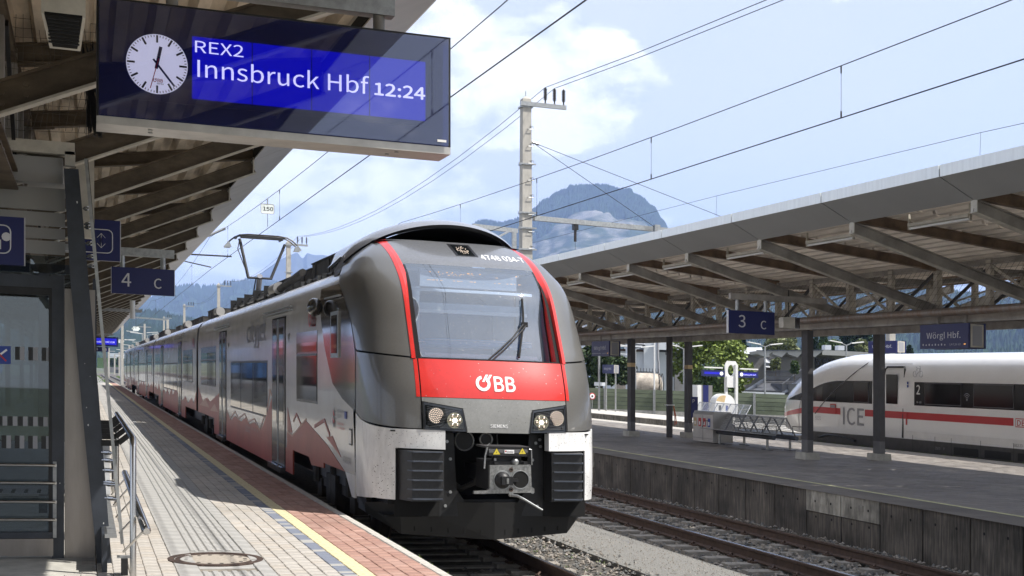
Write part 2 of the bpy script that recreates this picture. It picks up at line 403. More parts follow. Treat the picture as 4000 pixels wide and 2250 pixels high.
def text(body, pos, right, up, size, m, name='lettering', parent=None, align='LEFT', width=None, depth=.002, bold=0, space=1.0):
    cu = bpy.data.curves.new('t', 'FONT'); cu.body = body; cu.size = 1
    if FONT is not None: cu.font = FONT
    bold *= .6
    cu.align_x = align; cu.extrude = 0;  cu.space_character = space
    cu.resolution_u = 3; cu.space_line = 1.0 * CAPH / .682
    ob = bpy.data.objects.new('t', cu); me = bpy.data.meshes.new_from_object(ob)
    bpy.data.objects.remove(ob); bpy.data.curves.remove(cu)
    xs = [v.co.x for v in me.vertices]
    sx = sy = size / CAPH
    if width: sx = width / max(1e-6, max(xs) - min(xs))
    R = Vector(right).normalized(); U = Vector(up).normalized(); P = Vector(pos)
    b = MB(m)
    fs = [tuple(p.vertices) for p in me.polygons]; nn = R.cross(U) * .0003; st = bold * 2.2 * size
    for k, (dx, dy) in enumerate([(0, 0), (st, 0), (st / 2, st / 2), (st / 2, -st / 2)] if bold else [(0, 0)]):
        b.add([P + R * (v.co.x * sx + dx) + U * (v.co.y * sy + dy) + nn * k for v in me.vertices], fs, m)
    bpy.data.meshes.remove(me)
    if parent == 'raw': return b
    return b.build(name, parent)
X3 = Vector((1, 0, 0)); Y3 = Vector((0, 1, 0)); Z3 = Vector((0, 0, 1))
def lerp(a, b, t): return a + (b - a) * t
def pw(tab, z):
    if z <= tab[0][0]: return tab[0][1]
    if z >= tab[-1][0]: return tab[-1][1]
    for i in range(len(tab) - 1):
        if tab[i][0] <= z <= tab[i + 1][0]:
            z0, y0 = tab[i]; z1, y1 = tab[i + 1]; t = (z - z0) / (z1 - z0)
            m1 = (y1 - y0) / (z1 - z0)
            mL = (tab[i][1] - tab[i - 1][1]) / (tab[i][0] - tab[i - 1][0]) if i > 0 else m1
            mR = (tab[i + 2][1] - y1) / (tab[i + 2][0] - z1) if i + 2 < len(tab) else m1
            a = 0 if mL * m1 <= 0 else 2 * mL * m1 / (mL + m1); c = 0 if mR * m1 <= 0 else 2 * mR * m1 / (mR + m1)
            h = z1 - z0; t2, t3 = t * t, t * t * t
            return (2 * t3 - 3 * t2 + 1) * y0 + (t3 - 2 * t2 + t) * h * a + (-2 * t3 + 3 * t2) * y1 + (t3 - t2) * h * c

# ================================================================== SETTING
ground = MB('ground_far').box(-6000, 9000, -120, 13500, -1.4, -.98).build('ground', kind='structure', origin=(0, 0, -1.4))
bed = MB('ballast_bed').box(-14, 46, -10, 420, -.97, -.775).build('ballast_bed', kind='structure', origin=(0, 0, -.97))
gp = MB('gravel').box(6.5, 7.78, -5, 160, -.77, -.70).build('gravel_path', kind='structure')

def stone(b, x, y, z, r, m):
    a = random.random() * 6.28; ca, sa = math.cos(a), math.sin(a)
    pts = [(1, 0, 0), (-.9, .1, 0), (0, .8, .1), (.1, -.75, 0), (.1, .1, .7), (0, 0, -.5)]
    vs = []
    for p in pts:
        px, py, pz = [c * r * random.uniform(.7, 1.3) for c in p]
        vs.append((x + px * ca - py * sa, y + px * sa + py * ca, z + pz))
    b.add(vs, [(0, 2, 4), (2, 1, 4), (1, 3, 4), (3, 0, 4), (2, 0, 5), (1, 2, 5), (3, 1, 5), (0, 3, 5)], m)
sb = MB('stone_a')
sms = ['stone_a', 'stone_b', 'stone_c', 'stone_b', 'stone_a']
def scatter(x0, x1, y0, y1, n, r0, r1, z, ylaw=1.7):
    for _ in range(n):
        x = random.uniform(x0, x1); y = y0 + (y1 - y0) * random.random() ** ylaw
        stone(sb, x, y, z + random.uniform(-.012, .02), random.uniform(r0, r1), random.choice(sms))
scatter(7.75, 11.1, 12.5, 48, 9500, .026, .05, -.765)
scatter(5.32, 6.55, 9.5, 22, 2200, .024, .045, -.745)
scatter(3.0, 5.2, 8.5, 15.5, 1200, .024, .045, -.765)
scatter(10.75, 11.12, 12.5, 40, 900, .026, .05, -.735)
scatter(21.8, 25.3, 30, 90, 600, .03, .06, -.765)
for _ in range(260): stone(sb, random.gauss(6.6, .12), random.uniform(10, 24), -.69, random.uniform(.012, .03), random.choice(sms))
sb.build('ballast_stones', kind='stuff', origin=(0, 0, -.78)); tag(bpy.data.objects['ballast_stones'], 'loose grey and brown ballast stones lying between the rails and sleepers', 'ballast')
gb = MB('gravel_grit')
for _ in range(7000):
    x = random.uniform(6.5, 7.78); y = 9 + 26 * random.random() ** 1.6
    r = random.uniform(.006, .014); a = random.random() * 3
    gb.add([(x + r * math.cos(a), y + r * math.sin(a), -.699), (x + r * math.cos(a + 2.1), y + r * math.sin(a + 2.1), -.699), (x + r * math.cos(a + 4.2), y + r * math.sin(a + 4.2), -.699), (x, y, -.699 + r)], [(0, 1, 3), (1, 2, 3), (2, 0, 3)], random.choice(['gravel_grit', 'stone_a', 'stone_c']))
gb.build('grit', kind='stuff', origin=(0, 0, -.7)); tag(bpy.data.objects['grit'], 'fine pale grit strewn over the gravel path between the tracks', 'grit')

# ---- railway tracks
def rail_profile(xc, s=1):
    return [(xc - .065, -.71), (xc + .065, -.71), (xc + .065, -.695), (xc + .012, -.68), (xc + .012, -.595), (xc + .034, -.585), (xc + .034, -.556), (xc + .026, -.55),
            (xc - .026, -.55), (xc - .034, -.556), (xc - .034, -.585), (xc - .012, -.595), (xc - .012, -.68), (xc - .065, -.695)]
SLP = None
def track(xc, y0, y1, s0, s1, label):
    global SLP
    t = thing('railway_track', label, 'track', (xc, 20, -.75), kind='structure')
    for sx in (-1, 1):
        b = MB('rail_rust'); pr = rail_profile(xc + sx * .7525)
        b.prism([(x, y0, z) for x, z in pr], (0, y1 - y0, 0), 'rail_rust')
        x = xc + sx * .7525; b.box(x - .025, x + .025, y0, y1, -.5495, -.5475, 'rail_shine')
        b.build('rail', t)
    y = s0; first = None
    while y < s1:
        if SLP is None:
            b = MB('sleeper')
            for a, c in ((-1.3, -.42), (.42, 1.3)):
                b.hexa([(a, -.15, -.98), (c, -.15, -.98), (c, .15, -.98), (a, .15, -.98), (a + .03, -.11, -.722), (c, -.11, -.722), (c, .11, -.722), (a + .03, .11, -.722)])
            b.hexa([(-.42, -.13, -.98), (.42, -.13, -.98), (.42, .13, -.98), (-.42, .13, -.98), (-.42, -.09, -.755), (.42, -.09, -.755), (.42, .09, -.755), (-.42, .09, -.755)])
            for sx in (-.7525, .7525):
                for d in (-.11, .11):
                    b.box(sx + d - .035, sx + d + .035, -.07, .07, -.722, -.695, 'rail_rust'); b.tube([(sx + d - .04, -.04, -.69), (sx + d, 0, -.665), (sx + d + .04, .04, -.69)], .014, 5, 'rail_rust')
            me = b.build('sleeper', None, origin=(0, 0, 0)); SLP = me.data; bpy.data.objects.remove(me)
        o = bpy.data.objects.new('sleeper', SLP); COL.objects.link(o); o.parent = t
        o.location = (random.uniform(-.02, .02), y - 20, .75 + random.uniform(-.004, .004)); y += .6
    return t
track(4.5, -6, 330, 8.6, 26, 'dark shaded railway track under the grey and red train')
track(9.32, -6, 330, 9.5, 84, 'empty railway track with brown rails beside the stained platform wall')
track(23.45, -6, 330, 24, 60, 'railway track under the white train beyond the covered platform')
track(-9.35, -6, 330, 50, 60, 'railway track along the far side of the left platform')

# ---- left platform
LP = thing('left_platform', 'left platform paved in strips with a yellow line and pale kerb', 'platform', (0, 20, 0), kind='structure')
MB('joint_sand').box(-7.6, 2.76, -6, 128, -.96, -.014).box(2.76, 2.86, -6, 128, -.96, -.10, 'kerb_stone').build('platform_body', LP)
MESHK = {}
def stone_obj(name, parent, x0, x1, y0, y1, m, h=.055, bev=.006):
    key = (name, round(x1 - x0, 3), round(y1 - y0, 3), m)
    if key not in MESHK:
        a, c = (x1 - x0) / 2, (y1 - y0) / 2; b = MB(m)
        b.add([(-a, -c, -h), (a, -c, -h), (a, c, -h), (-a, c, -h), (-a, -c, -bev), (a, -c, -bev), (a, c, -bev), (-a, c, -bev),
               (-a + bev, -c + bev, 0), (a - bev, -c + bev, 0), (a - bev, c - bev, 0), (-a + bev, c - bev, 0)],
              [(0, 1, 5, 4), (1, 2, 6, 5), (2, 3, 7, 6), (3, 0, 4, 7), (4, 5, 9, 8), (5, 6, 10, 9), (6, 7, 11, 10), (7, 4, 8, 11), (8, 9, 10, 11)])
        ob = b.build(name, None, origin=(0, 0, 0)); MESHK[key] = ob.data; bpy.data.objects.remove(ob)
    o = bpy.data.objects.new(name, MESHK[key]); COL.objects.link(o); o.parent = parent
    o.location = Vector(((x0 + x1) / 2, (y0 + y1) / 2, random.uniform(-.003, .002))) - wloc(parent); return o
def stone_raw(b, x0, x1, y0, y1, m, h=.05, bev=.005):
    z = random.uniform(-.0035, .002)
    b.add([(x0, y0, z - bev), (x1, y0, z - bev), (x1, y1, z - bev), (x0, y1, z - bev), (x0 + bev, y0 + bev, z), (x1 - bev, y0 + bev, z), (x1 - bev, y1 - bev, z), (x0 + bev, y1 - bev, z)],
          [(0, 1, 5, 4), (1, 2, 6, 5), (2, 3, 7, 6), (3, 0, 4, 7), (4, 5, 6, 7)], m)
def pave(parent, cells, nobj, name, rest):
    cells.sort(key=lambda c: math.hypot(c[0], c[2]) if c[2] > 9.6 else 99 + c[2])
    for c in cells[:nobj]: stone_obj(name, parent, c[0], c[1], c[2], c[3], c[4])
    b = MB('paver_red')
    for c in cells[nobj:]: stone_raw(b, *c)
    if cells[nobj:]: b.build(rest, parent, kind='stuff')
cells = []
G = .004
def strip(x0, x1, ncol, ly, y0, y1, ms, stag=True):
    w = (x1 - x0) / ncol
    for i in range(ncol):
        y = y0 + (ly * .5 if (stag and i % 2) else 0)
        while y < y1:
            j = random.uniform(-.0015, .0015)
            cells.append((x0 + i * w + .0015, x0 + (i + 1) * w - .0015 + j, y + .005, y + ly - .005, random.choice(ms))); y += ly
strip(2.24, 2.76, 4, .165, 8, 62, ['paver_red', 'paver_red3', 'paver_red2'])
strip(1.47, 1.97, 4, .165, 8, 62, ['paver_beige', 'paver_beige3', 'paver_beige2', 'paver_beige'])
strip(-.15, .70, 7, .165, 8, 62, ['paver_beige', 'paver_beige3', 'paver_beige2', 'paver_beige'])
pave(LP, cells, 300, 'paving_stone', 'paving_stones_far')
cells = []; strip(2.095, 2.24, 1, .2, 8, 62, ['paver_yellow'], False); pave(LP, cells, 270, 'yellow_line_stone', 'yellow_stones_far')
cells = []; strip(1.97, 2.095, 1, .1, 8, 62, ['paver_blue', 'paver_blue', 'slab_grey'], False); pave(LP, cells, 290, 'blue_line_stone', 'blue_stones_far')
cells = []; strip(.70, .885, 1, .3, 8, 62, ['slab_grey'], False); strip(1.345, 1.47, 1, .3, 8, 62, ['slab_grey'], False); pave(LP, cells, 290, 'flat_slab', 'flat_slabs_far')
# grooved guidance slabs
gm = MB('slab_grey'); w = .46; prof = []
for i in range(6):
    a = -w / 2 + i * w / 6; prof += [(a + .004, -.010), (a + .016, 0), (a + .050, 0), (a + .062, -.010)]
pr = [(-w / 2, -.05)] + [(-w / 2, -.010)] + prof + [(w / 2, -.010), (w / 2, -.05)]
for i in range(len(pr) - 1):
    (xa, za), (xb, zb) = pr[i], pr[i + 1]; gm.add([(xa, -.147, za), (xb, -.147, zb), (xb, .147, zb), (xa, .147, za)], [(0, 1, 2, 3)], 'slab_grey')
gm.add([(x, -.147, z) for x, z in pr], [tuple(range(len(pr)))], 'slab_grey'); gm.add([(x, .147, z) for x, z in pr], [tuple(range(len(pr)))[::-1]], 'slab_grey')
g0 = gm.build('grooved_slab', None, origin=(0, 0, 0)); gd = g0.data; bpy.data.objects.remove(g0)
y = 8.15
while y < 62:
    if not (10.75 < y < 12.0):
        o = bpy.data.objects.new('grooved_slab', gd); COL.objects.link(o); o.parent = LP; o.location = Vector((1.115, y, random.uniform(-.002, .001))) - wloc(LP)
    y += .3
fl = MB('slab_grey')
for x0, x1, m in ((-.15, .7, 'paver_beige'), (.7, 1.47, 'slab_grey'), (1.47, 1.97, 'paver_beige'), (1.97, 2.08, 'paver_blue'), (2.08, 2.25, 'paver_yellow'), (2.25, 2.76, 'paver_red')):
    fl.box(x0 + .002, x1 - .002, 62, 128, -.012, -.001, m)
    fl.box(x0 + .002, x1 - .002, -6, 8, -.012, -.001, m)
fl.build('paving_strips', LP)
MB('concrete').box(-7.6, -.15, -6, 10.6, -.013, -.002).box(-7.6, -.15, 15.2, 128, -.013, -.002).build('platform_surface', LP)
y = -5.0
while y < 128:
    stone_obj('kerb_stone', LP, 2.765, 2.865, y + .004, y + .996, 'kerb_stone', h=.14, bev=.012); y += 1.0
# manhole cover
mh = thing('manhole_cover', 'round rusty iron manhole cover with pale concrete centre in the guidance strip', 'manhole', (1.065, 11.36, .0))
def ring(b, c, r0, r1, z0, z1, m, n=48):
    for k in range(n):
        a0, a1 = k * 2 * math.pi / n, (k + 1) * 2 * math.pi / n
        p = [(c[0] + r * math.cos(a), c[1] + r * math.sin(a)) for r, a in ((r0, a0), (r1, a0), (r1, a1), (r0, a1))]
        b.hexa([(x, y, z0) for x, y in p] + [(x, y, z1) for x, y in p], m)
b = MB('manhole_iron'); ring(b, (1.065, 11.36), .345, .40, -.03, .004, 'manhole_iron'); b.build('frame_ring', mh)
b = MB('manhole_iron'); ring(b, (1.065, 11.36), .295, .338, -.03, .0005, 'manhole_iron'); b.disc((1.065, 11.36, -.028), .296, (0, 0, 1), .026, 40, 'manhole_fill'); b.build('lid', mh)
b = MB('hole_black')
for k in range(16):
    a = k * math.pi / 8 + .1; b.disc((1.065 + .25 * math.cos(a), 11.36 + .25 * math.sin(a), -.002), .018, (0, 0, 1), .0015, 10, 'hole_black')
b.build('vent_holes', mh, kind='stuff')
MB('slab_grey').disc((1.065, 11.36, -.05), .415, (0, 0, 1), .042, 40).box(.89, 1.34, 10.86, 11.9, -.05, -.009).build('surround_slab', LP)

# ---- right platform (middle) with stained wall
RP = thing('right_platform', 'covered grey paved platform with a stained concrete wall', 'platform', (16, 20, 0), kind='structure')
MB('joint_sand').box(11.27, 21.6, -6, 128, -.96, -.014).build('platform_body', RP)
cells = []
strip(12.10, 20.7, 36, .20, 13, 24, ['paver_right', 'paver_right', 'paver_right2'])
strip(12.10, 20.7, 36, .30, 24, 48, ['paver_right', 'paver_right', 'paver_right2'])
pave(RP, cells, 300, 'paving_stone', 'paving_stones_far')
fl = MB('paver_right')
fl.box(12.10, 20.7, -6, 13, -.012, -.001, 'paver_right').box(12.10, 20.7, 48, 128, -.012, -.001, 'paver_right')
fl.box(11.46, 11.995, -6, 128, -.012, -.001, 'asphalt').box(20.702, 21.3, -6, 128, -.012, -.001, 'kerb_stone').box(21.302, 21.6, -6, 128, -.012, .0, 'kerb_stone')
fl.build('paving_strips', RP)
fl = MB('line_pale').box(11.995, 12.095, -6, 128, -.012, .0015, 'line_pale'); fl.build('yellow_line', RP)
# wall panels of the platform edge facing the empty track
y = 8.35; k = 0
while y < 72:
    pale = 16.75 < y + .5 < 18.9 or 28.2 < y + .5 < 29.3
    y0, y1 = y + .014, y + 1.016
    b = MB('wall_stained')
    if pale:
        b.box(11.155, 11.30, y0, y1, -.34, -.005, 'wall_pale'); b.box(11.17, 11.30, y0, y1, -.97, -.352, 'wall_stained')
        b.box(11.145, 11.16, y0 + .40, y0 + .56, -.20, -.11, 'wall_pale'); hz = (-.17, -.42)
    else:
        b.box(11.17, 11.30, y0, y1, -.97, -.006, 'wall_stained'); hz = (-.19,)
    for z in hz:
        for f in (.27, .73): b.disc((11.169 if (not pale or z < -.3) else 11.154, lerp(y0, y1, f), z), .021, (-1, 0, 0), .0015, 10, 'hole_black')
    b.build('wall_panel', RP)
    MB('asphalt').box(11.17 - .03, 11.45, y0, y1, -.004, .0).build('edge_slab', RP)
    y += 1.03; k += 1
MB('wall_stained').box(11.18, 11.30, -6, 8.35, -.97, -.006).box(11.18, 11.30, 72.3, 128, -.97, -.006).build('wall_end', RP)

# ---- far platform beyond the white train
FP = thing('far_platform', 'sunlit pale platform beyond the white train', 'platform', (27.5, 60, 0), kind='structure')
MB('kerb_stone').box(25.35, 27.6, 4, 72, -.96, 0, 'kerb_stone').box(27.6, 29.2, 4, 72, -.96, -.003, 'kerb_stone').build('platform_body', FP)
for k in range(60):
    MB('wall_pale').box(25.30, 25.35, 20 + k * 1.0 + .006, 21 + k * 1.0 - .006, -.96, -.012).build('wall_panel', FP)
gz = MB('grass')
for _ in range(900):
    s = random.random()
    if s < .45: x, y = random.gauss(25.1, .15), random.uniform(44, 70); z = -.77
    elif s < .7: x, y = random.gauss(21.7, .05), random.uniform(20, 40); z = -.02
    elif s < .85: x, y = random.gauss(2.88, .02), random.uniform(8, 15); z = -.06
    else: x, y = random.uniform(5.4, 7.5), random.uniform(9, 20); z = -.72
    h = random.uniform(.02, .09) if x > 20 else random.uniform(.01, .035)
    for q in range(3):
        dx, dy = random.uniform(-.03, .03), random.uniform(-.03, .03)
        gz.add([(x + dx, y + dy, z), (x + dx + .012, y + dy, z), (x + dx * 1.8, y + dy * 1.8, z + h)], [(0, 1, 2)], 'grass')
gz.build('weeds', kind='stuff', origin=(0, 0, 0)); tag(bpy.data.objects['weeds'], 'thin green weeds growing along the platform edges and joints', 'weeds')

# ================================================================== THE GREY AND RED TRAIN
mat('hood_grey', (.27, .275, .30), .22, .3, .06, 3, coat=.5)
mat('coach_glass', (.008, .010, .011), .04, 0, 0, coat=.25)
mat('door_grey', (.07, .072, .075), .2, .3, .08, 3, coat=.5)
mat('roof_box', (.028, .028, .028), .5, .3, .5, 4, .05, 30, stretch=(1, 1, .2), col2=(.07, .062, .055))
mat('roof_gear', (.22, .22, .22), .4, .6, .4, 12)
XC = 4.5
tW = [(-.3, 1.36), (.1, 1.39), (.5, 1.41), (2.3, 1.41), (2.55, 1.40), (2.81, 1.365), (3.0, 1.27), (3.12, 1.20), (3.32, .985), (3.45, .85)]
tY = [(-.3, 14.2), (.2, 14.18), (1.0, 14.19), (1.38, 14.24), (1.83, 14.41), (2.2, 14.60), (2.65, 14.88), (3.0, 15.36), (3.3, 16.05), (3.45, 16.45)]
tA = [(1.9, .90), (2.65, 1.2), (3.0, 1.3), (3.3, 1.0)]
tP = [(2.0, 2.6), (2.65, 3.0), (3.3, 4.6)]
tB = [(1.9, 15.43), (2.3, 15.75), (2.65, 16.35), (2.9, 16.9), (3.05, 17.1), (3.35, 17.3)]
tO = [(1.8, .22), (2.3, .18), (2.7, .08), (3.0, .02), (3.4, .01)]
def nose_y(w, z):
    w = abs(w); Wd = pw(tW, z); t = min(1, w / Wd); p = pw(tP, z)
    return pw(tY, z) + pw(tA, z) * (1 - max(0, 1 - t ** p) ** (1 / p))
def S(w, z, off=0): return Vector((XC + w, nose_y(w, z) + off, z))
def glass_y(w, z): return nose_y(w, z) + pw(tO, z)
def side_pt(s, w0, u, z, off=0):
    Wd = pw(tW, z)
    if u < .7:
        w = w0 + (Wd - w0) * math.sin(u / .7 * math.pi / 2); y = nose_y(w, z)
    else:
        w = Wd; y = lerp(pw(tY, z) + pw(tA, z), pw(tB, z), (u - .7) / .3)
    return Vector((XC + s * (w + off), y - off, z))
def skirted(fn, nu, nv, m, back=.05, edge=None):
    b = MB(m); b.grid(fn, nu, nv, m)
    lp = [fn(i / nu, 0) for i in range(nu + 1)] + [fn(1, j / nv) for j in range(1, nv + 1)] + [fn(1 - i / nu, 1) for i in range(1, nu + 1)] + [fn(0, 1 - j / nv) for j in range(1, nv)]
    c = Vector((XC, 16.5, 2.0)); inn = [p + (Vector((c.x, c.y, p.z)) - p).normalized() * back for p in lp]; n = len(lp)
    b.add(lp + inn, [(i, (i + 1) % n, n + (i + 1) % n, n + i) for i in range(n)], edge or m); return b

TR = thing('passenger_train', 'grey and white electric passenger train with red front and mountain livery at the left platform', 'train', (XC, 14.2, -.55))
# -- front shell panels
for s in (-1, 1):
    f = lambda u, v, s=s: side_pt(s, .94, u, lerp(1.845 + .09 * u, 3.33, v))
    skirted(f, 26, 26, 'train_grey').build('upper_side_panel', TR)
    f = lambda u, v, s=s: side_pt(s, .882, u, lerp(1.03 + .14 * u * u, 1.822 + .09 * u, v))
    skirted(f, 26, 12, 'train_grey').build('lower_side_panel', TR)
    f = lambda u, v, s=s: S(s * lerp(.884, .925, u), lerp(1.388, 1.818, v), -.004)
    skirted(f, 3, 6, 'train_red', .02).build('red_corner_panel', TR)
    # white lower shell: block beside the opening and the outer corner
    f = lambda u, v, s=s: S(s * lerp(.622, 1.152, u), lerp(.80, 1.018, v))
    skirted(f, 8, 4, 'train_white', .09).build('white_front_block', TR)
    f = lambda u, v, s=s: side_pt(s, 1.152, u, lerp(.21 - .09 * max(0, u - .4), 1.018 + .14 * u * u, v))
    skirted(f, 22, 12, 'train_white', .09).build('white_corner_shell', TR)
    # raised red strip beside the windscreen
    b = MB('train_red')
    b.grid(lambda u, v, s=s: S(s * lerp(.898, .940, u), lerp(1.825, 3.36, v), -.012), 3, 34)
    b.grid(lambda u, v, s=s: (lambda z: Vector((XC + s * lerp(.898, .833, u), lerp(nose_y(.898, z) - .012, glass_y(.833, z) + .004, u), z)))(lerp(1.825, 3.36, v)), 3, 34)
    b.grid(lambda u, v, s=s: S(s * .940, lerp(1.825, 3.36, v), lerp(-.012, .03, u)), 1, 34)
    b.build('red_strip', TR)
    b = MB('print_black')
    b.grid(lambda u, v, s=s: S(s * lerp(.812, .836, u), lerp(1.84, 2.97, v), pw(tO, lerp(1.84, 2.97, v)) - .004), 2, 30)
    b.build('windscreen_seal', TR)
f = lambda u, v: S(lerp(-.868, .868, u), lerp(1.388, 1.822, v))
skirted(f, 28, 8, 'train_red').build('red_front_panel', TR)
ledge = MB('train_red')
ledge.grid(lambda u, v: Vector((XC + lerp(-.90, .90, u), lerp(nose_y(lerp(-.90, .90, u), 1.822), nose_y(lerp(-.90, .90, u), 1.822) + .26, v), 1.824 + .012 * v)), 24, 2)
ledge.build('windscreen_ledge', TR)
# grey middle panel with slanted lamp cut-outs
def gp_lo(w): return 1.0 if abs(w) < .375 else min(1.36, 1.0 + 9)
b = MB('train_grey_front')
b.grid(lambda u, v: S(lerp(-.375 - .04 * v, .375 + .04 * v, u), lerp(1.0, 1.27, v)), 16, 6)
b.grid(lambda u, v: S(lerp(-.868, .868, u), lerp(1.27 + .07 * max(0, (abs(lerp(-.868, .868, u)) - .41)) / .46, 1.383, v)), 28, 3)
b.grid(lambda u, v: Vector((XC + lerp(-.375, .375, u), lerp(14.19, 14.35, v), 1.0)), 6, 1)
b.build('grey_front_panel', TR)
core = MB('hole_black')
core.grid(lambda u, v: S(lerp(-1.0, 1.0, u), lerp(1.0, 1.84, v), .035), 24, 14, 'hole_black')
for s in (-1, 1): core.grid(lambda u, v, s=s: side_pt(s, .86, u, lerp(1.0, 3.3, v), -.03), 24, 30, 'hole_black')
core.build('shell_core', TR)
for s in (-1, 1):
    h = thing('headlamp_unit', None, None, (XC + s * .6, 14.2, 1.0)); h.parent = TR; h.location = h.location - TR.location
    poly = [(.372, 1.008), (.415, 1.262), (.865, 1.332), (.865, 1.02)]
    b = MB('print_black')
    def quad(u, v, d=0.0, ins=0.0):
        a = Vector(poly[0]).lerp(Vector(poly[3]), lerp(ins, 1 - ins, u)); c = Vector(poly[1]).lerp(Vector(poly[2]), lerp(ins, 1 - ins, u)); p = a.lerp(c, lerp(ins * 1.5, 1 - ins * 1.5, v)); return S(s * p.x, p.y, d)
    b.grid(lambda u, v: quad(u, v, -.006), 10, 5, 'anthracite'); b.grid(lambda u, v: quad(u, v, -.010, .06), 10, 5, 'coach_glass')
    for (u0, u1) in ((0, .03), (.97, 1)): b.grid(lambda u, v: quad(lerp(u0, u1, u), v, -.014), 1, 5, 'black_steel')
    for k in range(13): b.grid(lambda u, v, k=k: quad(lerp(.1, .9, u), .12 + k * .06 + v * .012, -.0115), 8, 1, 'print_grey')
    b.build('lamp_housing', h)
    c = quad(.70 if s > 0 else .70, .56); x1 = c
    b = MB('lamp_reflector'); b.disc((c.x, c.y - .014, c.z), .093, (0, -1, 0), .008, 28, 'stone_b')
    for r, n in ((.018, 5), (.038, 11), (.058, 17), (.078, 24)):
        for k in range(n):
            a = k * 6.283 / n; b.disc((c.x + r * math.cos(a), c.y - .023, c.z + r * math.sin(a)), .0058, (0, -1, 0), .004, 6, 'lamp_led')
    b.build('marker_lamp', h)
    c = quad(.27, .45); b = MB('lamp_reflector'); b.disc((c.x, c.y - .014, c.z), .090, (0, -1, 0), .008, 28, 'lamp_reflector')
    for k in range(6):
        a = k * 6.283 / 6; b.ball((c.x + .058 * math.cos(a), c.y - .022, c.z + .058 * math.sin(a)), .024, 'lamp_reflector', 8, 5, (1, .5, 1)); b.disc((c.x + .058 * math.cos(a), c.y - .034, c.z + .058 * math.sin(a)), .008, (0, -1, 0), .003, 6, 'lamp_led')
    b.disc((c.x, c.y - .026, c.z), .026, (0, -1, 0), .006, 14, 'lamp_glow')
    b.build('high_beam_lamp', h)
# -- windscreen and what stands behind it
b = MB('windscreen_glass'); b.grid(lambda u, v: Vector((XC + lerp(-.838, .838, u), 0, 0)) + Vector((0, glass_y(lerp(-.838, .838, u), lerp(1.845, 2.985, v)), lerp(1.845, 2.985, v))), 26, 22)
b.build('windscreen', TR)
mat('number_band', (.15, .155, .165), .28, .1, .15, 40, coat=.5)
b = MB('number_band'); b.grid(lambda u, v: Vector((XC + lerp(-.87, .87, u), glass_y(lerp(-.87, .87, u), lerp(2.985, 3.36, v)), lerp(2.985, 3.36, v))), 26, 10)
b.build('number_band', TR)
mat('cab_arch', (.11, .15, .215), .6, 0, .1, 2)
b = MB('cab_inside')
b.box(XC - .84, XC + .84, 16.2, 16.22, 1.5, 3.0, 'cab_inside')
b.box(XC - .86, XC + .86, 14.9, 16.2, 1.60, 1.80, 'cab_inside')
b.box(XC - .80, XC + .80, 15.55, 16.2, 2.96, 2.99, 'cab_inside')
for s in (-1, 1): b.grid(lambda u, v, s=s: Vector((XC + s * .872, lerp(glass_y(.86, lerp(1.8, 2.95, v)) + .03, 16.2, u), lerp(1.8, 2.95, v))), 3, 12, 'cab_inside')
arch = [(XC - .66, 16.1, 1.85), (XC + .52, 16.1, 1.85), (XC + .52, 16.1, 2.52), (XC + .36, 16.1, 2.64), (XC + .1, 16.1, 2.70), (XC - .26, 16.1, 2.70), (XC - .5, 16.1, 2.64), (XC - .66, 16.1, 2.54)]
b.prism(arch, (0, .05, 0), 'cab_arch')
gb_ = lambda w0, w1, z0, z1, o, m: b.grid(lambda u, v: Vector((XC + lerp(w0, w1, u), glass_y(lerp(w0, w1, u), lerp(z0, z1, v)) + o, lerp(z0, z1, v))), 12, 1, m)
gb_(-.76, .60, 2.375, 2.42, .05, 'print_white'); gb_(-.76, .60, 2.42, 2.50, .09, 'cab_blind_glint'); gb_(-.78, .72, 2.64, 2.675, .09, 'cab_blind_glint'); gb_(-.72, .66, 1.865, 1.90, .06, 'cab_blind_glint'); gb_(-.70, .62, 2.0, 2.075, .08, 'cab_blue'); gb_(-.70, .62, 2.055, 2.062, .06, 'cab_blind_glint')  # white and pale bars paint the windscreen's bright reflections just behind the glass
b.box(XC - .80, XC - .68, 15.2, 15.22, 1.9, 2.7, 'cab_blind_glint').box(XC + .62, XC + .70, 15.3, 15.32, 1.9, 2.6, 'cab_blind_glint')
b.box(XC - .72, XC + .62, 15.1, 15.5, 1.98, 2.06, 'cab_blue').box(XC - .72, XC + .62, 15.09, 15.1, 2.03, 2.04, 'print_white')
b.box(XC - .74, XC + .68, 14.98, 15.1, 1.84, 1.875, 'cab_blind_glint')
b.box(XC - .62, XC + .62, 15.42, 15.46, 2.72, 2.93, 'cab_blind_glint')
b.build('cab_interior', TR)
b = MB('led_amber')
for row, z in ((0, 2.865), (1, 2.775)):
    x = -.60
    while x < .55:
        if random.random() < (.72 if row == 0 else .5):
            n = random.choice((1, 2, 3))
            for q in range(n):
                yy = glass_y(x + q * .013, z) + .02; dz = random.choice((0, .016, -.016)) if row == 0 else 0
                b.box(XC + x + q * .014, XC + x + q * .014 + .008, yy, yy + .002, z + dz, z + dz + .008)
        x += .052
b.build('destination_display', TR, kind='stuff')
def on_nose(raw, name, yoff=-.006, fy=None):
    raw.v = [(v[0], (fy or nose_y)(v[0] - XC, v[2]) + yoff, v[2]) for v in raw.v]; return raw.build(name, TR)
on_nose(text('4748 034-7', (XC + .225, 15, 3.105), X3, Z3, .074, 'print_white', parent='raw', width=.585, bold=.025), 'number_lettering', -.006, glass_y)
on_nose(text('SIEMENS', (XC - .105, 14, 1.062), X3, Z3, .036, 'print_white', parent='raw', width=.21, bold=.05), 'maker_lettering')
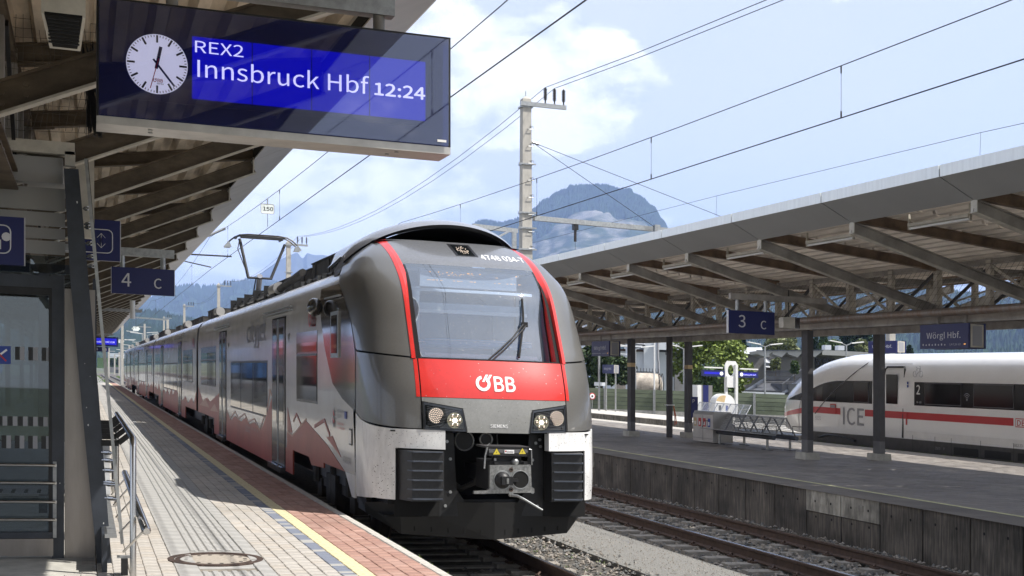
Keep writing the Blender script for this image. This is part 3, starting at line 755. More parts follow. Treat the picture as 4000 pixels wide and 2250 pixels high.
def logo(px, right, z0, h, m, raw=False):
    # round letter O with two slanted strokes, then B B
    b = MB(m); R = Vector(right); P = Vector(px); r1, r0 = h * .50, h * .30; c = P + R * r1 + Z3 * (h * .44)
    n = 30
    for k in range(n):
        a0, a1 = [math.radians(100 + (k + q) * 318 / n) for q in (0, 1)]
        b.add([c + R * r * math.cos(a) + Z3 * r * math.sin(a) for r, a in ((r0, a0), (r1, a0), (r1, a1), (r0, a1))], [(0, 1, 2, 3)])
    for o in (0, h * .26):
        q = c + R * (o - h * .06) + Z3 * (h * .10)
        b.add([q, q + R * h * .15, q + R * h * .48 + Z3 * h * .48, q + R * h * .30 + Z3 * h * .48], [(0, 1, 2, 3)])
    t = text('BB', P + R * (h * 1.12) - Z3 * h * .04, R, Z3, h * .94, m, parent='raw', width=h * 1.42, bold=.045)
    b.add(t.v, t.f, m); return b
on_nose(logo((XC - .245, 14, 1.485), X3, 0, .175, 'print_white'), 'logo')
# warning lamp box in the number band
b = MB('print_black'); b.grid(lambda u, v: Vector((XC + lerp(-.09, .20, u), glass_y(lerp(-.09, .2, u), lerp(3.14, 3.33, v)) - .006, lerp(3.14, 3.33, v))), 4, 4)
b.grid(lambda u, v: Vector((XC + lerp(-.055, .165, u), glass_y(lerp(-.055, .165, u), lerp(3.155, 3.315, v)) - .010, lerp(3.155, 3.315, v))), 4, 4, 'coach_glass')
for _ in range(46):
    a, r = random.random() * 6.28, random.random() ** .5 * .07; w_, z_ = .055 + r * math.cos(a), 3.235 + r * math.sin(a)
    b.disc((XC + w_, glass_y(w_, z_) - .014, z_), .004, (0, -1, 0), .003, 5, 'lamp_led')
b.build('top_lamp', TR)
# -- insect marks, dust specks and grime on the front
ins_ = MB('print_white')
def speck(w, z, fy, r, m, o):
    a = random.random() * 3; P = []
    for k in range(4):
        q = a + k * 1.57; ww = w + r * math.cos(q) * random.uniform(.5, 1.3); zz = z + r * math.sin(q) * random.uniform(.5, 1.6); P.append(Vector((XC + ww, fy(ww, zz) - o, zz)))
    ins_.add(P, [(0, 1, 2, 3)], m)
for _ in range(190): speck(random.triangular(-.8, .8, .1), random.uniform(1.88, 2.95), glass_y, random.uniform(.0012, .0042), 'bench_light', .004)
for _ in range(160): speck(random.uniform(-.84, .84), random.uniform(1.05, 1.80), nose_y, random.uniform(.002, .005), random.choice(['print_grey', 'bark', 'bench_light']), .003)
for s in (-1, 1):
    for _ in range(90): speck(s * random.uniform(.64, 1.33), random.uniform(.82, 1.0), nose_y, random.uniform(.0015, .005), random.choice(['print_grey', 'bark']), .003)
    for _ in range(80): speck(s * random.uniform(1.16, 1.36), random.triangular(.24, .8, .3), nose_y, random.uniform(.0015, .006), random.choice(['print_grey', 'bark']), .003)
ins_.build('insect_marks', TR, kind='stuff')
# -- wiper
wp = MB('rubber')
def gs(w, z, o=-.05): return Vector((XC + w, glass_y(w, z) + o, z))
wp.tube([gs(.0, 1.84, -.03), gs(.17, 1.98), gs(.34, 2.12), gs(.50, 2.29, -.07)], .009, 6); wp.tube([gs(.05, 1.84, -.03), gs(.22, 1.98), gs(.38, 2.12), gs(.53, 2.27, -.07)], .009, 6)
wp.build('wiper_arm', TR)
wp = MB('rubber'); wp.tube([gs(.53, 2.60, -.03), gs(.52, 2.42, -.035), gs(.50, 2.29, -.05), gs(.45, 2.1, -.035), gs(.39, 1.88, -.03)], .014, 6); wp.box(XC + .48, XC + .55, glass_y(.5, 2.29) - .08, glass_y(.5, 2.29) - .03, 2.25, 2.31, 'black_steel'); wp.build('wiper_blade', TR)
# -- roof hood
def hz(w): return 3.575 - .215 * w * w - .035 * abs(w) ** 6
def hy(w): return 16.12 + .36 * w * w + .14 * w ** 4
b = MB('hood_grey')
b.grid(lambda u, v: Vector((XC + lerp(-1.25, 1.25, u), lerp(hy(lerp(-1.25, 1.25, u)), 18.3, v ** 1.3), hz(lerp(-1.25, 1.25, u)) + .115 * math.sin(min(1, v * 3.0) * math.pi / 2) - .03 * v - .10 * (abs(lerp(-1.25, 1.25, u)) > 1.15) * v)), 40, 12)
b.build('roof_hood', TR)
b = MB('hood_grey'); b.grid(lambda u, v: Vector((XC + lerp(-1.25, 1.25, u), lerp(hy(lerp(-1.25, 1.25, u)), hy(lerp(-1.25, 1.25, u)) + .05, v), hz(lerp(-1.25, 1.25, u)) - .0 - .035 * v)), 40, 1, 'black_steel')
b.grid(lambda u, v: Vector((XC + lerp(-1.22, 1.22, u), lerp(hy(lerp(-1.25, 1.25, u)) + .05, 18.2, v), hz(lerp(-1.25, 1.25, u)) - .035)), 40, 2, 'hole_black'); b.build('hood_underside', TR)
b = MB('hole_black'); b.grid(lambda u, v: Vector((XC + lerp(-.98, .98, u), lerp(glass_y(lerp(-.87, .87, u), 3.35), 17.4, v), 3.345)), 20, 2); b.build('roof_deck', TR)
for s in (-1, 1):
    MB('hood_grey').beam((XC + s * 1.20, 17.05, 3.12), (XC + s * 1.24, 17.55, 2.98), .07, .13).box(XC + s * 1.22 - .05, XC + s * 1.22 + .05, 17.5, 17.62, 2.93, 3.06).build('hood_bracket', TR)

# -- opening under the front: crash boxes, plates, coupler
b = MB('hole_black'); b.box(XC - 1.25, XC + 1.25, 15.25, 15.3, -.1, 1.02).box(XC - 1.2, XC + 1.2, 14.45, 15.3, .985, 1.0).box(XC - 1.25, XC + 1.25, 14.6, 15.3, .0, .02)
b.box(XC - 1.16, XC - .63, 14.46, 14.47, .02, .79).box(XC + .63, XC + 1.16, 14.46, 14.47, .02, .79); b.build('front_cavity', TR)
for s in (-1, 1):
    c = MB('crash_black'); w0, w1 = (.645, 1.02)
    xs = [XC + s * w for w in (w0, w1, 1.13, w0)]
    c.prism([(xs[0], 14.2, .215), (xs[1], 14.2, .215), (XC + s * 1.13, 14.5, .215), (xs[0], 14.5, .215)][::s], (0, 0, .565))
    for k in range(6):
        z = .235 + k * .106
        c.prism([(XC + s * (w0 + .02), 14.165, z), (XC + s * (w1 - .01), 14.165, z), (XC + s * 1.06, 14.26, z), (XC + s * (w0 + .02), 14.26, z)][::s], (0, 0, .014), 'anthracite_edge')
    c.build('crash_box', TR)
    c = MB('black_steel'); P = [(.63, .02), (.63, .98), (.46, .98), (.44, .60), (.42, .32), (.30, .16), (.16, .10), (.16, .02)]
    c.prism([(XC + s * a, 14.47, z) for a, z in P][::s], (0, .04, 0))
    for a, z in ((.59, .92), (.54, .98 - .10), (.60, .84), (.50, .68), (.50, .30), (.56, .14)): c.disc((XC + s * a, 14.468, z), .019, (0, -1, 0), .014, 6, 'galvanised')
    c.build('mounting_plate', TR)
c = MB('black_steel')
for x, z, r in ((-.25, .88, .115), (.02, .90, .075)):
    ring_pts = [(XC + x + r * math.cos(a), 14.75, z + r * math.sin(a)) for a in [k * math.pi / 12 for k in range(24)]]
    c.tube(ring_pts, .010, 6, 'galvanised', closed=True); c.disc((XC + x, 14.78, z), r, (0, -1, 0), .02, 24, 'black_steel'); c.tube([(XC + x, 14.78, z), (XC + x, 15.2, z)], r, 16, 'black_steel')
c.tube([(XC - .55, 15.0, .7), (XC - .50, 14.7, .45), (XC - .35, 14.55, .33), (XC - .22, 14.4, .42), (XC - .2, 14.2, .62)], .035, 8, 'rubber')
c.tube([(XC + .2, 14.9, .95), (XC + .2, 14.85, .75)], .008, 5, 'galvanised')
c.build('air_pipes', TR)
CP = thing('coupler', None, None, (4.42, 13.5, .4)); CP.parent = TR; CP.location = Vector((4.42, 13.5, .4)) - TR.location
cx, cy0 = 4.42, 13.5
def R5(x, y): return Vector((cx + (x - 1005) * .345 * 14.2 / FPX / CY, cy0, EYE - ((1650 + y * .345) - .034 * (1650 + x * .345 - 330) - 1425) * 14.15 / FPX))
b = MB('cast_metal')
def P5(*pts, d=.03, m=None, dy=0.0): b.prism([R5(x, y) + Vector((0, dy, 0)) for x, y in pts], (0, d, 0), m)
P5((768, 485), (1230, 489), (1240, 745), (1270, 760), (1272, 808), (1035, 806), (1020, 845), (990, 845), (985, 806), (590, 803), (592, 773), (735, 770), (765, 745), d=.05)
b.build('coupler_plate', CP)
b = MB('cast_metal'); c0 = R5(1110, 655); c1 = R5(905, 655); rr = .098
b.disc(c0 + Vector((0, -.001, 0)), rr, (0, -1, 0), .004, 30, 'hole_black')
b.tube([c0 + Vector((rr * math.cos(k * math.pi / 14), -.006, rr * math.sin(k * math.pi / 14))) for k in range(28)], .006, 5, 'galvanised', closed=True)
b.tube([c1 + Vector((rr * math.cos(k * math.pi / 14), -.006, rr * math.sin(k * math.pi / 14))) for k in range(28)], .008, 5, 'galvanised', closed=True)
b.ball(c1 + Vector((0, .0, 0)), rr * .97, 'black_steel', 20, 12, (1, .9, 1))
b.box(c1.x - .035, c1.x + .09, c1.y - .11, c1.y - .05, c1.z - .045, c1.z + .045, 'black_steel').box(c1.x + .015, c1.x + .04, c1.y - .118, c1.y - .11, c1.z - .03, c1.z + .03, 'cast_metal')
b.box(c1.x + .09, c1.x + .17, c1.y - .05, c1.y - .01, c1.z - .015, c1.z + .02, 'black_steel')
for q in (R5(1005, 540), R5(1005, 765)):
    b.tube([q + Vector((.02 * math.cos(k * .7), -.004, .02 * math.sin(k * .7))) for k in range(9)], .006, 5, 'rail_rust', closed=True); b.disc(q, .011, (0, -1, 0), .006, 10, 'hole_black')
b.build('coupler_head', CP)
b = MB('black_steel'); b.box(cx - .22, cx + .19, 13.56, 14.1, .40, .72, 'black_steel').box(cx - .12, cx + .12, 14.1, 14.9, .45, .62, 'black_steel'); b.build('coupler_shank', CP)
b = MB('black_steel'); h = []
q0, q1 = R5(765, 270), R5(1205, 395)
arc = [(0, 0.0), (.02, -.06), (.05, -.10), (.12, -.13)]
pts = [(q0.x, 13.66, q0.z), (q0.x, 13.58, q0.z - .005), (q0.x, 13.535, q0.z - .03), (q0.x, 13.52, q0.z - .07), (q0.x, 13.52, q1.z), (q0.x, 13.55, q1.z), (q0.x, 13.66, q1.z)]
b.prism(pts, (q1.x - q0.x, 0, 0), 'black_steel'); b.box(q0.x - .04, q1.x + .03, 13.54, 13.9, q0.z - .02, q0.z, 'black_steel')
b.build('coupler_cover', CP)
lab = MB('print_yellow'); yq = 13.5185
for xm in (848, 1140):
    a, c, d = R5(xm - 46, 368), R5(xm + 46, 368), R5(xm, 288)
    for t in (a, c, d): t.y = yq
    lab.add([a, c, d], [(0, 1, 2)], 'print_black')
    m_ = (a + c + d) / 3; q = [m_ + (t - m_) * .86 + Vector((0, -.001, 0)) for t in (a, c, d)]; lab.add(q, [(0, 1, 2)], 'print_yellow')
    z = m_.z; lab.add([(m_.x + .004, yq - .002, z + .016), (m_.x - .007, yq - .002, z), (m_.x + .001, yq - .002, z), (m_.x - .004, yq - .002, z - .014), (m_.x + .007, yq - .002, z + .004), (m_.x, yq - .002, z + .004)], [(0, 1, 2, 3, 4, 5)], 'print_black')
a = R5(992, 336); lab.box(a.x - .055, a.x + .055, yq - .001, yq, a.z - .019, a.z + .019, 'print_white'); lab.disc((a.x - .042, yq - .0012, a.z + .004), .009, (0, -1, 0), .0006, 10, 'print_red')
lab.build('warning_labels', CP)
text('Faiveley', R5(952, 343) + Vector((0, 13.5162 - 13.5, 0)), X3, Z3, .016, 'print_black', 'cover_lettering', CP, width=.085, bold=.02)
b = MB('galvanised')
for x in (845, 1175): q = R5(x, 470); b.box(q.x - .022, q.x + .022, 13.51, 13.53, q.z - .02, q.z + .02, 'black_steel')
q = R5(1070, 455); b.ball(q + Vector((0, .06, 0)), .042, 'galvanised', 12, 8); b.box(cx - .16, cx + .15, 13.6, 13.7, q.z - .03, q.z + .05, 'black_steel'); b.tube([R5(845, 410) + Vector((0, .06, 0)), R5(845, 440) + Vector((0, .06, 0))], .014, 8)
b.tube([R5(740, 280), R5(715, 370), R5(705, 520)], .009, 6, 'galvanised'); b.tube([R5(1210, 310), R5(1236, 315), R5(1242, 490)], .007, 6, 'galvanised'); b.tube([R5(735, 265), R5(765, 235)], .005, 5, 'galvanised')
b.build('coupler_fittings', CP)
b = MB('stainless'); b.tube([R5(1010, 830) + Vector((0, -.02, 0)), R5(1050, 832) + Vector((0, -.08, 0)), R5(1110, 865) + Vector((0, -.12, 0)), R5(1295, 988) + Vector((0, -.2, 0))], [.016, .016, .013, .011], 8, 'galvanised'); b.build('coupler_handle', CP)
# -- snow plough
b = MB('plow_steel')
top = [(-1.38, 15.05, .12), (-1.05, 14.66, .17), (0, 14.34, .19), (1.05, 14.66, .17), (1.38, 15.05, .12)]
bot = [(-1.36, 15.08, .00), (-1.02, 14.70, -.21), (0, 14.36, -.24), (1.02, 14.70, -.21), (1.36, 15.08, .00)]
for i in range(4):
    p = [Vector((XC + t[0], t[1], t[2])) for t in (bot[i], bot[i + 1], top[i + 1], top[i])]; b.prism(p, (0, .04, 0))
for s in (-1, 1):
    b.prism([(XC + s * 1.36, 15.06, .16), (XC + s * 1.36, 15.06, -.0), (XC + s * 1.0, 14.70, -.21), (XC + s * 1.0, 15.3, -.21), (XC + s * 1.34, 15.6, .0), (XC + s * 1.34, 15.6, .16)], (0, 0, .01))
    for k in range(5):
        w_ = s * (.14 + k * .185); t = abs(w_) / 1.02; yb, zb = lerp(14.36, 14.70, t), lerp(-.24, -.21, t); yt, zt = lerp(14.34, 14.66, t), lerp(.19, .17, t)
        q = [Vector((XC + w_, lerp(yb, yt, h_) - .004, lerp(zb, zt, h_))) for h_ in (.12, .26)]
        b.beam(q[0], q[1], .018, .004, 'hole_black', up=(0, -1, 0))
b.build('snow_plough', TR)
b = MB('black_steel'); b.box(XC - 1.2, XC + 1.2, 14.62, 15.2, .14, .20); b.build('plough_carrier', TR)

# -- coaches
def body_ring(y, front=None):
    P = [(-1.34, .38), (-1.41, .40), (-1.41, 2.3), (-1.40, 2.55), (-1.365, 2.78), (-1.28, 2.92), (-1.12, 3.02), (-.85, 3.09), (-.3, 3.12)]
    P = P + [(-a, z) for a, z in P[::-1]]
    return [Vector((XC + a, (pw(tB, z) + .012) if front else y, z)) for a, z in P]
def coach(y0, y1, front=False):
    b = MB('train_silver'); A = body_ring(y0, front); ys = [y0 + 2.0] if front else []
    rings = [A] + ([body_ring(17.6)] if front else []) + [body_ring(y1)]
    n = len(A)
    for i in range(len(rings) - 1):
        b.add(rings[i] + rings[i + 1], [(k, (k + 1) % n, n + (k + 1) % n, n + k) for k in range(n)], None, True)
    b.add(rings[-1], [tuple(range(n))], 'black_steel')
    if not front: b.add(rings[0], [tuple(range(n))[::-1]], 'black_steel')
    return b.build('coach', TR)
XS = 3.09
def sb_(y0, y1, z0, z1, m, pr=.004, x=XS): return (x - pr, x + .01, min(y0, y1), max(y0, y1), z0, z1, m)
def window(C, ya, yb, z0, z1, panes=1, top=None, grey=False):
    b = MB('print_black'); b.box(*sb_(ya, yb, z0, z1, 'door_grey' if grey else 'print_black', .004))
    w = (yb - ya) / panes
    for k in range(panes):
        a, c = ya + k * w + .05, ya + (k + 1) * w - .05
        if top:
            b.box(*sb_(a, c, z0 + .04, top - .03, 'coach_glass', .008)); b.box(*sb_(a, c, top + .03, z1 - .16, 'coach_glass', .008)); b.box(*sb_(a - .01, c + .01, top - .03, top + .0, 'print_grey', .012))
        else:
            b.box(*sb_(a, c, z0 + .04, z1 - .04, 'coach_glass', .008))
    return b.build('window', C)
def door(C, yc, w=1.55):
    b = MB('door_grey'); b.box(*sb_(yc - w / 2, yc + w / 2, .06, 2.52, 'hole_black', .003)); b.build('door_frame', C)
    for s in (-1, 1):
        a, c = (yc + s * .02, yc + s * (w / 2 - .03)); b = MB('door_grey'); b.box(*sb_(a, c, .08, 2.49, 'door_grey', .016))
        m_ = (a + c) / 2; b.box(*sb_(m_ - .22, m_ + .22, .75, 2.35, 'coach_glass', .020)); b.box(*sb_(yc + s * .02, yc + s * .06, .08, 2.49, 'galvanised', .022)); b.build('door_leaf', C)
    MB('galvanised').box(3.03, 3.075, yc - w / 2 - .85, yc + w / 2 + .9, 2.575, 2.60).box(3.03, 3.07, yc - w / 2 - .85, yc + w / 2 + .9, 2.635, 2.65).build('rain_gutter', C)
    MB('door_grey').box(3.0, 3.2, yc - w / 2, yc + w / 2, -.02, .07).build('door_step', C)
def skirt(C, ya, yb, z0=.02, m='livery_red'):
    for s in (-1, 1):
        x = XC + s * 1.405; MB(m).box(x - .012, x + .012, ya, yb, z0, .402, m).build('skirt_panel', C)
def paint(C, pts, m, name='livery_paint', pr=.0055): MB(m).prism([(XS - pr, y, z) for y, z in pts], (.004, 0, 0), m).build(name, C)
def stroke(C, pts, w=.035, m='livery_red'):
    b = MB(m)
    for p, q in zip(pts, pts[1:]): b.beam((XS - .004, p[0], p[1]), (XS - .004, q[0], q[1]), w, .006, m, up=(1, 0, 0))
    b.build('livery_stroke', C)
def bogie(yc):
    b = MB('dirty_underframe')
    for s in (-1, 1):
        x = XC + s * 1.05; b.box(x - .07, x + .07, yc - 1.6, yc + 1.6, -.05, .12); b.box(x - .16, x + .10, yc - .35, yc + .35, -.2, .2); b.tube([(x - .08, yc, -.1), (x - .08, yc, .3)], .09, 10)
        for d in (-1.25, 1.25): b.box(x - .10, x + .08, yc + d - .17, yc + d + .17, -.22, .05); b.tube([(x - .12, yc + d, .0), (x - .12, yc + d, .25)], .07, 8)
    b.box(XC - .9, XC + .9, yc - .3, yc + .3, -.1, .1)
    t = b.build('bogie', TR)
    for d in (-1.25, 1.25):
        w = MB('dirty_underframe')
        for s in (-1, 1):
            x = XC + s * .72; w.tube([(x, yc + d, -.13), (x + s * .12, yc + d, -.13)], .42, 28, 'dirty_underframe'); w.tube([(x - s * .02, yc + d, -.13), (x, yc + d, -.13)], .45, 28, 'rail_rust')
        w.tube([(XC - .7, yc + d, -.13), (XC + .7, yc + d, -.13)], .08, 8); w.build('wheelset', t)
C1 = coach(15.45, 38.2, True)
MB('black_steel').box(XC - 1.15, XC + 1.15, 15.6, 38.0, .10, .38).build('underfloor', C1)
for ya, yb in ((20.35, 21.1), (22.75, 30.35), (32.0, 33.3)): skirt(C1, ya, yb)
for s in (-1, 1):
    x = XC + s * 1.405; MB('livery_red').prism([(x - .012, 17.6, .402), (x - .012, 17.6, .33), (x - .012, 18.6, .30), (x - .012, 18.8, .402)], (.024, 0, 0)).build('skirt_panel', C1)
    MB('train_white').prism([(x - .012, 15.45, .402), (x - .012, 15.45, .13), (x - .012, 15.62, .13), (x - .012, 16.05, .402)], (.024, 0, 0)).build('skirt_panel', C1)
bogie(18.2); bogie(37.9)
door(C1, 21.92); door(C1, 31.18)
window(C1, 18.12, 20.0, 1.18, 2.215, 1, 1.89, True)
window(C1, 23.36, 29.45, .79, 1.81, 3)
window(C1, 32.9, 37.2, 1.18, 2.20, 2, 1.86, True)
# dark glossy cab side area, with its sweeping edge
def swp(t):
    P = [(15.45, 1.174), (16.26, 1.305), (16.95, 1.492), (17.53, 1.963), (17.81, 2.346), (17.98, 2.64), (18.0, 2.78)]
    k = min(len(P) - 2, int(t * (len(P) - 1))); f = t * (len(P) - 1) - k; return lerp(P[k][0], P[k + 1][0], f), lerp(P[k][1], P[k + 1][1], f)
b = MB('train_grey_dark')
def cab(u, v):
    ye, ze = swp(v); yf = pw(tB, ze) + .015; y = lerp(yf, ye, u); w = pw(tW, ze) if ze < 2.9 else pw(tW, ze)
    return Vector((XC - w - .005, y, ze))
b.grid(cab, 10, 30); b.build('cab_side_panel', C1)
MB('galvanised').box(3.066, 3.084, 16.45, 16.98, 1.82, 2.42, 'galvanised').box(3.060, 3.07, 16.52, 16.91, 1.88, 2.37, 'coach_glass').build('cab_door_window', C1)
MB('galvanised').box(3.04, 3.075, 16.3, 17.3, 2.60, 2.62, 'galvanised').build('cab_rain_gutter', C1)
b = MB('black_steel'); b.ball((2.98, 17.69, 2.51), .15, 'train_grey_dark', 16, 10, (.7, 1.1, .85)); b.build('side_camera', C1)
MB('print_black').box(3.08, 3.086, 15.62, 15.80, .75, .95).box(3.076, 3.086, 15.64, 15.78, .77, .93, 'train_white').build('flap', C1)
paint(C1, [(20.98, .40), (20.98, .66), (20.39, .62), (19.08, .91), (17.35, .66), (16.2, .42), (16.1, .40)], 'livery_red')
paint(C1, [(20.93, .68), (20.93, 1.05), (20.42, .66)], 'livery_red'); stroke(C1, [(20.93, .66), (20.40, .62), (19.08, .93)], .03, 'livery_pale')
stroke(C1, [(20.3, .86), (20.0, .98), (19.55, .83)]); stroke(C1, [(18.35, .86), (17.55, .98), (17.15, .80)], .05)
paint(C1, [(17.4, .76), (16.95, .80), (16.35, .56)], 'livery_red')
paint(C1, [(30.35, .40), (30.35, .64), (29.4, .50), (28.6, .62), (27.4, .55), (26.6, .67), (26.0, .56), (25.2, .63), (24.3, .52), (23.9, .64), (22.78, 1.14), (22.78, .40)], 'livery_red')
stroke(C1, [(30.3, .70), (29.6, .52), (28.6, .72), (27.9, .6), (26.8, .74), (26.2, .6), (25.2, .70), (24.4, .52), (23.3, 1.0), (23.0, 1.3), (22.8, 1.2)], .028, 'livery_pale')
paint(C1, [(38.15, .40), (38.15, 1.10), (36.6, .72), (35.4, .86), (34.4, .78), (32.1, 1.04), (32.1, .40)], 'livery_red')
MB('livery_pale').prism([(XS - .007, 37.6, .60), (XS - .007, 35.9, .84), (XS - .007, 34.6, .62)], (.003, 0, 0)).prism([(XS - .007, 34.4, .55), (XS - .007, 33.2, .76), (XS - .007, 32.3, .58)], (.003, 0, 0)).build('livery_peaks', C1)
NY = Vector((0, -1, 0))
lg = logo((3.082, 18.84, 2.285), NY, 0, .235, 'print_red'); lg.v = [(3.080, v[1], v[2]) for v in lg.v]; lg.build('side_logo', C1)
text('cityjet', (3.08, 26.45, 2.17), NY, Z3, .40, 'print_grey', 'side_lettering', C1, width=2.85)
text('4748 034', (3.08, 16.2, .505), NY, Z3, .085, 'print_grey', 'number_lettering', C1, width=.5)
text('EUROPAREGION\nEUREGIO', (3.08, 16.62, 1.12), NY, Z3, .045, 'print_grey', 'region_lettering', C1); text('Tirol Südtirol Trentino\nTirolo Alto Adige Trentino', (3.08, 16.62, .965), NY, Z3, .036, 'print_red', 'region_lettering', C1, width=.55)
MB('print_blue').box(3.08, 3.084, 15.96, 16.10, 1.06, 1.15).build('flag_mark', C1)
b = MB('print_red')
for k in range(5): b.add([(3.08, 16.85 + .03 * k, 1.2 - .05 * k), (3.08, 16.75, 1.12 - .04 * k), (3.08, 16.82 + .03 * (k % 2), 1.10 - .05 * k)], [(0, 1, 2)], 'print_red' if k % 2 else 'print_mid')
b.build('leaf_mark', C1)
text('UIC 26,4 m    34 t    R+E    (D)\nKBGM-R-A', (3.08, 26.6, .33 + .14), NY, Z3, .05, 'print_mid', 'data_lettering', C1, width=2.0)
def wifi(y, z):
    b = MB('print_mid')
    for r in (.05, .09, .13): b.tube([(3.08, y - r * math.sin(a), z + r * math.cos(a)) for a in [math.radians(q) for q in range(-45, 46, 15)]], .008, 4)
    b.disc((3.08, y, z), .018, (-1, 0, 0), .004, 8); b.build('wifi_mark', C1)
wifi(20.75, 2.1); wifi(29.9, 2.1)
def generic(y0, y1, mirror=False):
    C = coach(y0, y1); Lc = y1 - y0
    f = lambda t: y0 + t
    MB('black_steel').box(XC - 1.15, XC + 1.15, y0 + .2, y1 - .2, .05, .38).build('underfloor', C)
    d1, d2 = f(6.9), f(Lc - 6.9)
    for d in (d1, d2): door(C, d)
    window(C, f(1.4), f(5.4), 1.18, 2.2, 2, 1.86, True); window(C, f(Lc - 5.4), f(Lc - 1.4), 1.18, 2.2, 2, 1.86, True)
    window(C, d1 + 1.4, d2 - 1.4, .79, 1.81, 4)
    skirt(C, f(4.3), d1 - .8); skirt(C, d1 + .8, d2 - .8); skirt(C, d2 + .8, f(Lc - 4.3))
    pts = [(y0 + .05, .40), (y0 + .05, .95)]; t = .9
    while t < Lc - .5:
        if abs(f(t) - d1) > 1.0 and abs(f(t) - d2) > 1.0: pts.append((f(t), random.uniform(.52, .62) if len(pts) % 2 == 0 else random.uniform(.68, .95)))
        t += random.uniform(.8, 1.5)
    pts += [(y1 - .05, .9), (y1 - .05, .40)]
    paint(C, pts, 'livery_red', pr=.0045)
    lg = logo((3.082, y0 + 1.3, 2.285), NY, 0, .235, 'print_red'); lg.v = [(3.080, v[1], v[2]) for v in lg.v]; lg.build('side_logo', C)
    return C
for y0, y1 in ((38.8, 63.3), (63.9, 88.6), (89.2, 111.6)): generic(y0, y1); bogie(y1 - .3 if y1 < 110 else y1 - 3)
for yg in (38.5, 63.6, 88.9): MB('rubber').box(XC - 1.0, XC + 1.0, yg - .32, yg + .32, .2, 2.75).build('gangway', TR)
# -- roof equipment
def roofbox(y0, y1, hw=.72, z1=3.50, xo=0, name='roof_equipment'):
    b = MB('roof_box'); b.hexa([(XC + xo - hw, y0, 3.02), (XC + xo + hw, y0, 3.02), (XC + xo + hw, y1, 3.02), (XC + xo - hw, y1, 3.02), (XC + xo - hw, y0, z1), (XC + xo + hw, y0, z1), (XC + xo + hw, y1, z1), (XC + xo - hw, y1, z1)])
    y = y0 + .8
    while y < y1 - .3:
        b.box(XC + xo - hw - .012, XC + xo - hw, y, y + .025, 3.05, z1 - .02, 'black_steel'); y += random.uniform(.9, 1.6)
    b.box(XC + xo - hw - .02, XC + xo + hw + .02, y0 - .01, y1 + .01, z1, z1 + .02, 'black_steel'); return b.build(name, TR)
roofbox(17.7, 22.7, z1=3.50); roofbox(22.85, 28.3, .70, 3.44); roofbox(29.0, 31.5, .55, 3.40); roofbox(33.2, 35.0, .6, 3.40)
g = MB('roof_box')
g.box(XC - .745, XC - .72, 18.6, 19.3, 3.12, 3.42, 'hole_black').box(XC - .76, XC - .74, 18.55, 19.35, 3.42, 3.44, 'roof_gear').box(XC - .74, XC - .72, 17.9, 18.3, 3.15, 3.36, 'hole_black')
for y in (19.8, 20.3, 21.2, 21.9): g.tube([(XC - 1.0, y, 3.02), (XC - 1.0, y, 3.14)], .05, 8, 'roof_gear')
g.tube([(XC - .95, 19.4, 3.12), (XC - .95, 22.0, 3.12)], .03, 6); g.tube([(XC - .9, 22.6, 3.35), (XC - .98, 25.5, 3.14)], .07, 8); g.build('roof_pipes', TR)
for y in (25.3, 36.6, 48, 60, 70, 80, 95, 105):
    g = MB('aluminium'); g.tube([(XC - .98, y - .42, 3.20), (XC - .98, y + .38, 3.20)], .12, 14, 'aluminium'); g.tube([(XC - .98, y + .38, 3.20), (XC - .98, y + .62, 3.18)], [.11, .03], 12, 'aluminium'); g.box(XC - 1.06, XC - .9, y - .35, y + .35, 3.04, 3.14, 'black_steel'); g.build('roof_tank', TR)
g = MB('roof_gear')
for dz, dx in ((.10, -1.0), (.16, -.95), (.22, -.92), (.10, -.85)): g.tube([(XC + dx, 26.3, 3.04 + dz), (XC + dx, 33.0, 3.04 + dz)], .022, 6)
for y in (26.5, 28.2, 29.9, 31.4, 32.8): g.box(XC - 1.06, XC - .8, y, y + .06, 3.0, 3.34, 'black_steel')
g.build('roof_conduits', TR)
for a, c in ((41, 44), (46, 55.5), (57, 60), (66, 74), (78, 85), (91, 99), (101, 106)): roofbox(a, c, .62, random.choice((3.42, 3.5)))
# -- pantograph
PO = .12
pg = MB('roof_gear')
yb = 35.6
PG = thing('pantograph', None, None, (XC, yb, 3.1)); PG.parent = TR; PG.location = Vector((XC, yb, 3.1)) - TR.location
pg.box(XC - .6, XC + .6, yb - .1, yb + 1.4, 3.28, 3.33, 'black_steel')
for x in (-.5, .5):
    for y in (yb, yb + 1.3): pg.tube([(XC + x, y, 3.08), (XC + x, y, 3.30)], .06, 8, 'insulator')
pg.build('base_frame', PG)
pg = MB('roof_gear'); pg.tube([(XC + .05, yb + 1.1, 3.35), (XC + .0, yb - .05, 4.18)], .075, 12, 'hood_grey'); pg.tube([(XC - .12, yb + 1.0, 3.33), (XC - .10, yb + .0, 4.1)], .018, 6, 'black_steel'); pg.build('lower_arm', PG)
pg = MB('black_steel'); pg.tube([(XC - .32, yb - .05, 4.12), (XC + .32, yb - .05, 4.12)], .03, 8)
pg.tube([(XC - .30, yb, 4.12), (XC - .50, yb + .28, 5.18)], .042, 8); pg.tube([(XC + .30, yb, 4.12), (XC + .72, yb + .28, 5.10)], .040, 8)
pg.tube([(XC - .36, yb, 4.3), (XC - .56, yb + .2, 4.9), (XC - .50, yb + .28, 5.18)], .014, 5); pg.build('upper_arm', PG)
pg = MB('black_steel')
